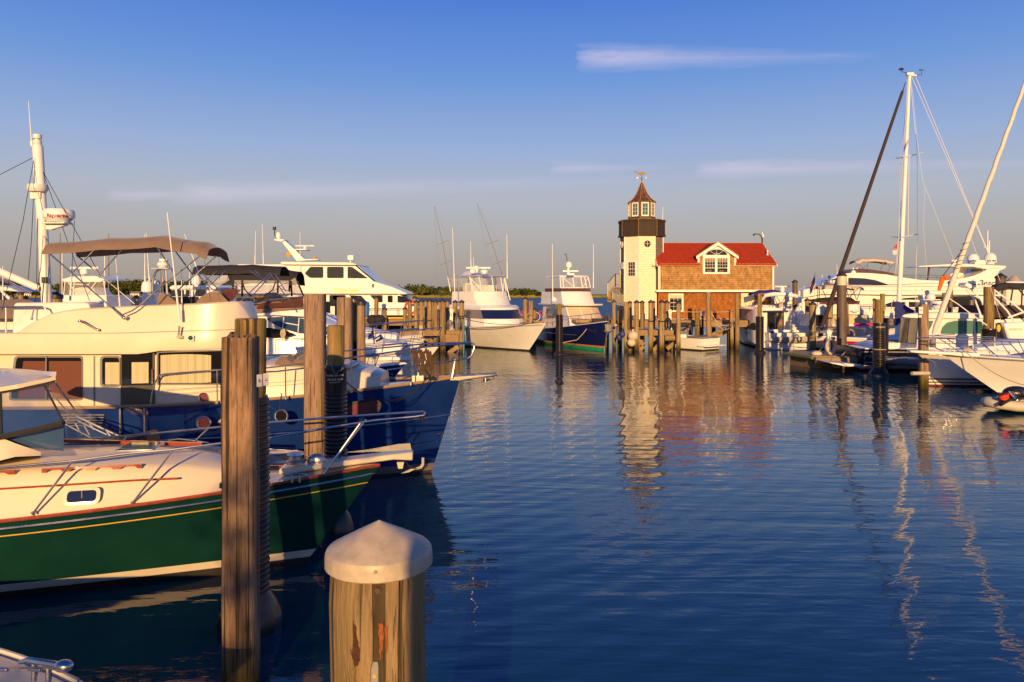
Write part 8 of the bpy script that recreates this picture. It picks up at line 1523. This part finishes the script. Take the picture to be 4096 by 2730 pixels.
m = MB(); m.prism(flat(C5, [(1322, 520), (1355, 515), (1420, 670), (1380, 672)], K+1.2), (0, .5, 0)); m.box(C5(1385, 560, K+1), (.9, .5, .05)); m.ball(C5(1395, 540, K+1), .22); kb.part('light_mast', m, 'gel', kr, world=True, bev=.03); r3 = radome(kb, C5(1455, 632, K+.8), .33, .34, parent=kr); domtext(kb, C5(1455, 602, K+.8), .335, 'SIMRAD', .12, -34, 'letter_blue', r3)
m = MB(); m.box(C5(1180, 570, 46), (1.6, .14, .13)); m.cyl(C5(1180, 640, 46), C5(1180, 575, 46), .12); 
rsb.part('radar_array', m, 'gel', world=True)
whip(kb, C5, 1888, 445, 1889, 348, K+.2, .012); 
# small dinghy hanging at that boat's bow quarter
q = C5(1190, 1085, 34.9); dinghy(Vector((q.x+.3, 35.3, q.z-.45)), R(180), 2.7, 'slate and grey inflatable dinghy tied beside the dark navy cabin boat', mt_='greyd', r=.17)
# ================================================================ plumb-bow sailboat
zb_ = boat('plumb_bow_sailboat', 'white sailboat with plumb bow, grey boot stripes and white furled headsail', 'sailboat', (17.1, 30.6), R(195), 10.5, 3.5, lambda t: 1.42+.06*t*t, .12, ['gel', 'bottom_red', 'greystripe'], [(.075, 1), (.115, 0), (.20, 2), (.25, 0), (.34, 2), (('f', 1.0), 0)], ps=2.0, pw=1.7, bw=.96)
z0 = C5(1412, 890, 30.7); z1 = CM(1125, 200, 31.4); dirz = (z1-z0); z2 = z0+dirz*1.25
m = MB(); pts = [z0, z0+dirz*.015]; rr = [.03, .08]; 
for i in range(40): q = i/39; pts.append(z0+dirz*lerp(.04, 1.2, q)+Vector((.010*math.sin(i*1.9), .01*math.cos(i*1.7), 0))); rr.append(lerp(.112, .065, q)*(1+.05*math.sin(i*2.3)))
m.tube(pts+[z2], rr+[.02], 10); fs = zb_.part('furled_headsail', m, 'sailcloth', world=True, ang=60)
m = MB(); [m.tube([z0.lerp(z1, f)+Vector((.125*math.cos(k*.6283), .125*math.sin(k*.6283), .012*k)) for k in range(12)], .014, 5) for f in (.26, .275, .29, .31, .335, .36)]; m.cyl(z0+Vector((0, 0, -.45)), z0+Vector((0, 0, -.1)), .12); zb_.part('sheet_wrap', m, 'greyd', fs, world=True)
mz = Vector((z2.x+.15, z2.y+.15, z2.z)); m = MB(); m.tube([Vector((mz.x-.1, mz.y, 1.4)), mz], [.12, .09], 12); zb_.part('mast', m, 'spar', world=True)
m = MB(); m.tube(flat(C5, [(1562, 550), (1640, 600), (1760, 690), (1900, 790)], 30.9), .022, 6); m.tube(flat(C5, [(1755, 0), (1830, 210), (1950, 500), (2040, 800)], 31), .008, 4); zb_.part('rigging', m, 'spar', world=True)
zb_.part('pulpit', zb_.h.rail(MB(), .76, .99, .6, 4, inset=.08, r=.018, mid=True, ext=.1), 'chrome'); zb_.part('trunk_cabin', shell([(2, 1.35, 1.75, 1.2, 1.05), (6, 1.38, 1.85, 1.0, .85), (8.2, 1.42, 1.55, .5, .35)], .05, .12), 'gel', ang=40)
m = MB(); a = C5(1500, 1083, 30.0); 
for k in range(4): m.poly([a+Vector((.11*math.cos(k*1.5708), 0, .11*math.sin(k*1.5708))), a+Vector((.03*math.cos(k*1.5708+.8), 0, .03*math.sin(k*1.5708+.8))), a+Vector((.03*math.cos(k*1.5708-.8), 0, .03*math.sin(k*1.5708-.8)))])
zb_.part('star_emblem', m, 'letter_blk', zb_.hull, world=True, ang=0)
m = MB(); m.tube([C5(1225, 1220, 29.3), C5(1380, 1218, 29.5)], .075, 10); solo('float_log', 'grey padded boom lying between the brown piling and the plumb bow', 'fender', m, 'grey', C5(1300, 1219, 29.4))
# orange bag hung on the furled headsail
a = C5(1515, 365, 30.55); ob = T('orange_wind_sock', 'orange fabric tube with dark letters hung beside the white furled sail', 'wind sock', a); m = MB(); m.tube([a+Vector((.16, -.04, .03)), a+Vector((.05, 0, .01)), a+Vector((-.06, 0, -.03)), a+Vector((-.11, 0, -.16)), a+Vector((-.15, 0, -.32)), a+Vector((-.215, .02, -.52))], [.098, .10, .105, .085, .075, .06], 14); ob.part('cloth', m, 'orangefab', world=True, ang=60)
m = MB(); m.tube([a+Vector((.165, -.05, .03)), a+Vector((.175, -.055, .032))], [.099, .085], 14); ob.part('mouth', m, 'redfab', world=True); ob.part('lettering', textmb('KE', .10, facing(a+Vector((-.035, -.112, -.01))), .003, bold=.002), 'letter_blk', world=True, ang=0); m = MB(); m.tube([a+Vector((0, .05, .09)), z0.lerp(z1, .355)], .008, 5); m.tube([a+Vector((-.05, .05, .07)), z0.lerp(z1, .36)], .008, 5); ob.part('cord', m, 'ropeblk', world=True)
# ================================================================ white bow at the right edge
vb = boat('white_bow_cruiser', 'white cruiser bow with long pulpit and steel rail at the right edge', 'motor cruiser', (16.45, 28.25), R(175), 12, 4.1, lambda t: 1.25+.27*t*t, 2.1, ['gel', 'bottom_black'], [(.08, 1), (('f', 1.0), 0)], ps=2.2, pw=1.1, bw=.82)
m = MB(); m.loft([[vb.w((x, y, z)) for y, z in ((-w, z0_), (-w, z1_), (w, z1_), (w, z0_))] for x, w, z0_, z1_ in ((10.9, .50, 1.42, 1.60), (11.9, .36, 1.50, 1.62), (13.0, .26, 1.56, 1.66), (13.25, .16, 1.58, 1.66))]); vp = vb.part('bow_pulpit', m, 'gel', world=True, bev=.03)
m = MB(); m.prism([vb.w((12.9, .03, 1.5)), vb.w((12.75, .03, 1.36)), vb.w((11.5, .03, 1.30)), vb.w((11.4, .03, 1.34)), vb.w((12.3, .03, 1.48))], (0, .03, 0)); m.tube([vb.w((12.7, .02, 1.4)), vb.w((12.3, .02, 1.2)), vb.w((12.25, .02, 1.05))], .02, 5); vb.part('anchor', m, 'galv', vp, world=True)
m = vb.h.rail(MB(), .62, .985, .62, 7, inset=.14, r=.021, ext=.9, lean=.3, h1=.62, zb=.02); vb.part('bow_rail', m, 'chrome')
vb.part('rub_strip', vb.h.caprail(.022, -.01, -.05, 0, 26), 'greyd', vb.hull); vb.part('trunk_cabin', shell([(3, 1.25, 2.1, 1.5, 1.3), (6, 1.3, 2.0, 1.35, 1.1), (8.4, 1.38, 1.72, .8, .5), (9.0, 1.42, 1.5, .4, .2)], .06, .15), 'gel', ang=40)
p0, p1 = vb.w((10.6, .9, 1.55)), C5(2330, 1360, 25); m = MB(); m.tube(sagpts(C5(1690, 1010, 27.6), C5(2330, 1345, 25.5), .25, 14), .018, 6); solo('bow_line', 'thin pale line drooping along the white bow at the right edge', 'rope', m, 'rope', C5(1900, 1150, 27))
m = MB(); m.tube([C5(1700, 1005, 27.7), C5(1730, 1000, 27.6), C5(1700, 1015, 27.6), C5(1760, 1008, 27.6), C5(1690, 1012, 27.6)], .03, 6); cleat(vb, C5(1720, 1012, 27.7), .4, R(175)); solo('rope_coil', 'small pale rope coil on the white bow cleat at the right edge', 'rope', m, 'rope', C5(1720, 1008, 27.6))
m = MB(); c = C5(1855, 1430, 28.9); m.loft([[c+Vector((x, y, z)) for x, y in ((-.30, -.12), (.30, -.14), (.36, 0), (.30, .14), (-.30, .12))] for z, in ((.30,), (.0,), (-.6,))]); m.cyl(c+Vector((-.32, -.1, .06)), c+Vector((-.62, -.12, .04)), .19, .21, 14); refl_blk = vb.part('reflection_block', m, 'black', world=True)  # black block standing in for the dark reflection under the stem
# ================================================================ canopied cruiser behind the right edge
jb = boat('canopy_cruiser', 'white cruiser with black canopy and tall house cut by the right edge', 'motor cruiser', (36.5, 48.5), R(52), 12, 3.8, lambda t: 1.4+.4*t*t, 1.2, ['gel', 'bottom_black'], [(.1, 1), (('f', 1.0), 0)])
J = 40.0
m = MB(); m.prism(flat(C5, [(1940, 740), (2600, 700), (2600, 1000), (1940, 1000)], J), (0, 3, 0)); jh = jb.part('house', m, 'gel', world=True, bev=.05)
m = MB(); m.prism(flat(C5, [(2050, 770), (2600, 730), (2600, 1000), (2140, 1000), (2090, 900)], J-.4), (0, .5, 0)); jw = jb.part('house_side', m, 'gel', world=True, bev=.1); jb.part('maker_lettering', textmb('SILVERTON', .14, facing(C5(2155, 826, J-.41)), .01, bold=.004), 'boot', jw, world=True, ang=0)
panel(jb, 'door', C5, [(1975, 765), (2060, 762), (2060, 965), (1975, 965)], J-.005, 'glass', .03, .02, jh); m = MB(); m.ball(C5(2003, 815, J-.12), .14, (.8, .5, 1.5)); jb.part('yellow_jacket', m, 'reddeck', jh, world=True)
m = MB(); m.prism(flat(C5, [(1950, 615), (2600, 610), (2600, 730), (1930, 720)], J-.1), (0, 3, 0)); jb.part('weather_cloth', m, 'canvas_dark', world=True)
jc = bimini(jb, [(C5(1960, 0, J).x, C5(0, 470, J).z), (C5(1990, 0, J).x, C5(0, 435, J).z), (C5(2080, 0, J).x, C5(0, 420, J).z), (C5(2250, 0, J).x, C5(0, 425, J).z), (C5(2600, 0, J).x, C5(0, 430, J).z)], J-.2, J+.5, 'canvas_blk', .10, .25)
m = MB(); m.slab(flat(C5, [(1962, 478), (2010, 470), (2600, 470), (2600, 615), (1950, 615)], J-.15), .02); jb.part('clear_curtain', m, 'vinyl', jc, world=True, ang=0)
m = MB(); [m.tube(flat(C5, s, J-.22), .035, 6) for s in ([(2040, 470), (2020, 615)], [(2130, 470), (2105, 615)], [(2215, 470), (2210, 615)], [(1965, 480), (2015, 465), (2090, 440), (2180, 460), (2231, 520)])]; jb.part('canvas_strap', m, 'canvas_blk', jc, world=True)
m = MB(); [m.tube(flat(C5, s, J-.6), .05, 8) for s in ([(1960, 470), (2140, 600), (2300, 730)], [(1955, 530), (2080, 660), (2140, 755)], [(1955, 520), (2030, 520)], [(2085, 720), (2110, 712), (2231, 670)])]; jb.part('rod_holder_arch', m, 'gel', world=True)
m = MB(); m.loft([[C5(x, yt, 62), C5(x, 405, 61), C5(x, 405, 65), C5(x, yt, 64)] for x, yt in ((2060, 400), (2090, 372), (2125, 342), (2160, 345), (2185, 370), (2205, 392))]); t = T('covered_tender', 'boat under a pale canvas cover behind the brown steel piling at the right', 'tender', C5(2130, 405, 63)); t.part('cover', m, 'canvas_cream', world=True, ang=50); m = MB(); m.box(C5(2150, 425, 62), (8, 2.6, .5)); t.part('hull', m, 'gel', world=True, bev=.1); m = MB(); m.box(C5(2150, 480, 62.5)+Vector((0, 0, -1.2)), (7.6, 2.2, 3.0)); t.part('davit_base', m, 'gelm', world=True)
# ================================================================ floating dock with pedestal
FD = 38.0; a = C5(222, 1048, 37.6); b = C5(770, 1100, 36.4)
fd = T('floating_dock', 'small green-edged floating dock with a white power pedestal', 'dock', C5(480, 1170, 38)); zt = C5(0, 1050, 38.6).z
m = MB(); m.prism([Vector((14.75, 39.9, zt-.10)), Vector((15.3, 37.6, zt-.10)), Vector((18.2, 37.2, zt-.10)), Vector((19.0, 41.2, zt-.10)), Vector((16.0, 41.6, zt-.10))], (0, 0, .10)); fd.part('deck', m, 'planks', world=True)
m = MB(); m.prism([Vector((14.95, 39.8, -.2)), Vector((15.5, 37.9, -.2)), Vector((18.0, 37.5, -.2)), Vector((18.8, 41, -.2)), Vector((16.0, 41.3, -.2))], (0, 0, zt+.095)); fd.part('float_box', m, 'timberdk', world=True, bev=.05); m = MB(); m.tube([Vector((14.7, 39.95, zt-.08)), Vector((15.25, 37.55, zt-.08))], .09, 8); fd.part('edge_bumper', m, 'marsh2', world=True)
m = MB(); m.tube([Vector((15.35, 37.45, zt-.18)), Vector((18.2, 37.05, zt-.18))], .17, 10); fd.part('edge_bumper', m, 'timber', world=True)
c = C5(374, 1052, 38.3); m = MB(); m.ball(c+Vector((0, 0, .05)), .24, (1.15, .9, .62)); solo('cylinder_fender', 'pale oval fender lying on the corner of the floating dock', 'fender', m, 'skin_ball', c)
q = C5(480, 1048, 38.7); q.z = zt; pedestal(q, C5(0, 825, 38.7).z-zt, 'white power pedestal with pale coiled hose on the floating dock'); coil(C5(488, 912, 38.4), .27, .42, 11, 'pale coiled hose hanging on the floating dock pedestal', 'rope', .028)
m = MB(); m.tube([C5(500, 1058, 38.2), C5(540, 1066, 37.6), C5(515, 1075, 37.4), C5(505, 1120, 36.9), C5(530, 1165, 36.8), C5(580, 1160, 36.8)], .035, 6); m.tube(sagpts(C5(385, 1030, 38.3), C5(452, 938, 40), .05), .02, 5); m.tube(sagpts(C5(540, 1070, 38), C5(668, 982, 37.5), .15), .022, 5); solo('dock_ropes', 'ropes draped over the floating dock edge towards the red sailboat', 'rope', m, 'rope', C5(500, 1070, 38))
coil(C5(525, 725, 44.5), .17, .34, 6, 'pale rope coil hanging on a piling left of the big steel piling', 'rope', .03, 'rope_coil')
# ================================================================ dinghy at the lower right
ng = dinghy(Vector((C5(2160, 1520, 24.2).x+.25, 24.2, -.06)), R(196), 3.0, 'grey inflatable dinghy with black outboard and red bag at the right edge', motor=False, r=.17, B=1.5)
m = MB(); c = C5(2165, 1395, 23.6); m.ball(c, .36, (1.2, .8, .62)); m.tube([c, C5(2110, 1440, 23.5), C5(2050, 1475, 23.4), C5(2020, 1500, 23.3)], [.12, .09, .08, .06], 8); mo = ng.part('outboard_motor', m, 'black', world=True); m = MB(); [m.tube(sagpts(C5(2095+i*18, 1380, 23.4), C5(2200-i*9, 1460, 23.2), .08), .014, 5) for i in range(5)]; m.tube([C5(2150, 1370, 23.2), C5(2215, 1365, 23.2), C5(2231, 1410, 23.2)], .012, 5); ng.part('motor_fittings', m, 'chrome', mo, world=True)
m = MB(); rd = random.Random(9); secs = []
for i, (x, yt, yb, w) in enumerate(((1995, 1430, 1446, .1), (2025, 1408, 1455, .22), (2055, 1386, 1462, .28), (2085, 1380, 1455, .25), (2102, 1400, 1440, .12))): secs.append([C5(x, yb, 23.5-w), C5(x+rd.uniform(-6, 6), lerp(yb, yt, .6), 23.45-w*.8), C5(x, yt, 23.6), C5(x, yt+6, 23.9), C5(x, yb, 24.0)])
m.loft(secs); solo('red_bag', 'crumpled red-orange bag lying on the grey dinghy at the right edge', 'bag', m, 'redfab', C5(2055, 1430, 23.6), ang=60)
# ================================================================ behind the camera: unseen post and tree added to shade the near pilings
t = T('shade_post', 'unseen tall round post added behind the viewer to shade a near piling', 'piling', (-.39, -1.6, 0)); pile_mesh(t, .12, 4.6, 'wood', seed=21)
tt = T('dapple_tree', 'unseen small leafy tree added on the bank to dapple a near piling', 'tree', (-3.26, -19, 1.6)); m = MB(); rt_ = random.Random(12)
for _ in range(300):
    c = Vector((rt_.gauss(0, .8), rt_.gauss(0, .8), 4.6+rt_.gauss(0, 1.1))); 
    for k in range(4):
        p = c+Vector((rt_.gauss(0, .12), rt_.gauss(0, .12), rt_.gauss(0, .12))); u = Vector((rt_.gauss(0, 1), rt_.gauss(0, 1), rt_.gauss(0, 1))).normalized()*.09; v = u.cross(Vector((rt_.gauss(0, 1), rt_.gauss(0, 1), rt_.gauss(0, 1)))).normalized()*.06; m.poly([p-u, p+v, p+u, p-v])
tt.part('crown', m, 'leaf2', ang=0)
m = MB(); m.tube([(0, 0, -1.6), (.1, 0, 1.5), (0, .1, 3), (.1, 0, 5)], [.12, .10, .07, .03], 8)
for a in range(7): z = 2.2+a*.45; m.tube([(.05, 0, z), (1.0*math.cos(a*2.4), .9*math.sin(a*2.4), z+.9)], [.04, .012], 5)
tt.part('trunk', m, 'bark')
m = MB(); m.loft([[Vector((x, -8, -1)), Vector((x, -11, 1.2)), Vector((x, -16, 1.7)), Vector((x, -80, 2.5))] for x in (-120, -40, 40, 120)], False, False); struct('near_bank', m, 'marsh2')
# ================================================================ one piece, one part: separate poles, posts and the like
SPLIT = {'bimini_pole', 'support_post', 'cross_brace', 'gate_edge', 'windshield', 'engine_vent', 'corner_board', 'horn', 'pulley_block', 'hatch_hinge', 'search_light', 'canopy_pole', 'hardtop_pole', 'enclosure_pole', 'number_sign', 'step', 'platform_strut', 'canvas_strap', 'tread', 'window_cover', 'side_window', 'camera_dome', 'door_rail', 'deck_hatch', 'side_rail', 'antenna_mount', 'stringer', 'spotlight', 'mast_shelf', 'pole_socket', 'clear_curtain', 'lifeline', 'rigging', 'screw', 'spreader', 'covered_boat', 'canvas_strip', 'tie_cord', 'rod_holder_arch', 'window_frame', 'hatch', 'window', 'pane', 'bimini', 'aft_rail', 'screen_frame', 'rub_line', 'trunk', 'sensor_mast', 'sheet_wrap'}
for o in list(bpy.data.objects):
    if o.type != 'MESH' or o.parent is None or o.name.split('.')[0] not in SPLIT or o.children: continue
    if o.name.split('.')[0] in ('window', 'pane', 'trunk') and o.parent.name.split('.')[0] not in ('far_house',): continue
    b = bmesh.new(); b.from_mesh(o.data); b.verts.ensure_lookup_table(); seen = {}; isl = []
    for v in b.verts:
        if v.index in seen: continue
        st = [v]; seen[v.index] = len(isl); g = []
        while st:
            q = st.pop(); g.append(q.index)
            for e in q.link_edges:
                w_ = e.other_vert(q)
                if w_.index not in seen: seen[w_.index] = len(isl); st.append(w_)
        isl.append(g)
    b.free()
    if not 1 < len(isl) <= 40: continue
    for k, g in enumerate(isl):
        b = bmesh.new(); b.from_mesh(o.data); b.verts.ensure_lookup_table(); gs = set(g)
        bmesh.ops.delete(b, geom=[v for v in b.verts if v.index not in gs], context='VERTS')
        me = o.data.copy(); b.to_mesh(me); b.free()
        c = o.copy(); c.data = me; COL.objects.link(c)
    bpy.data.objects.remove(o)
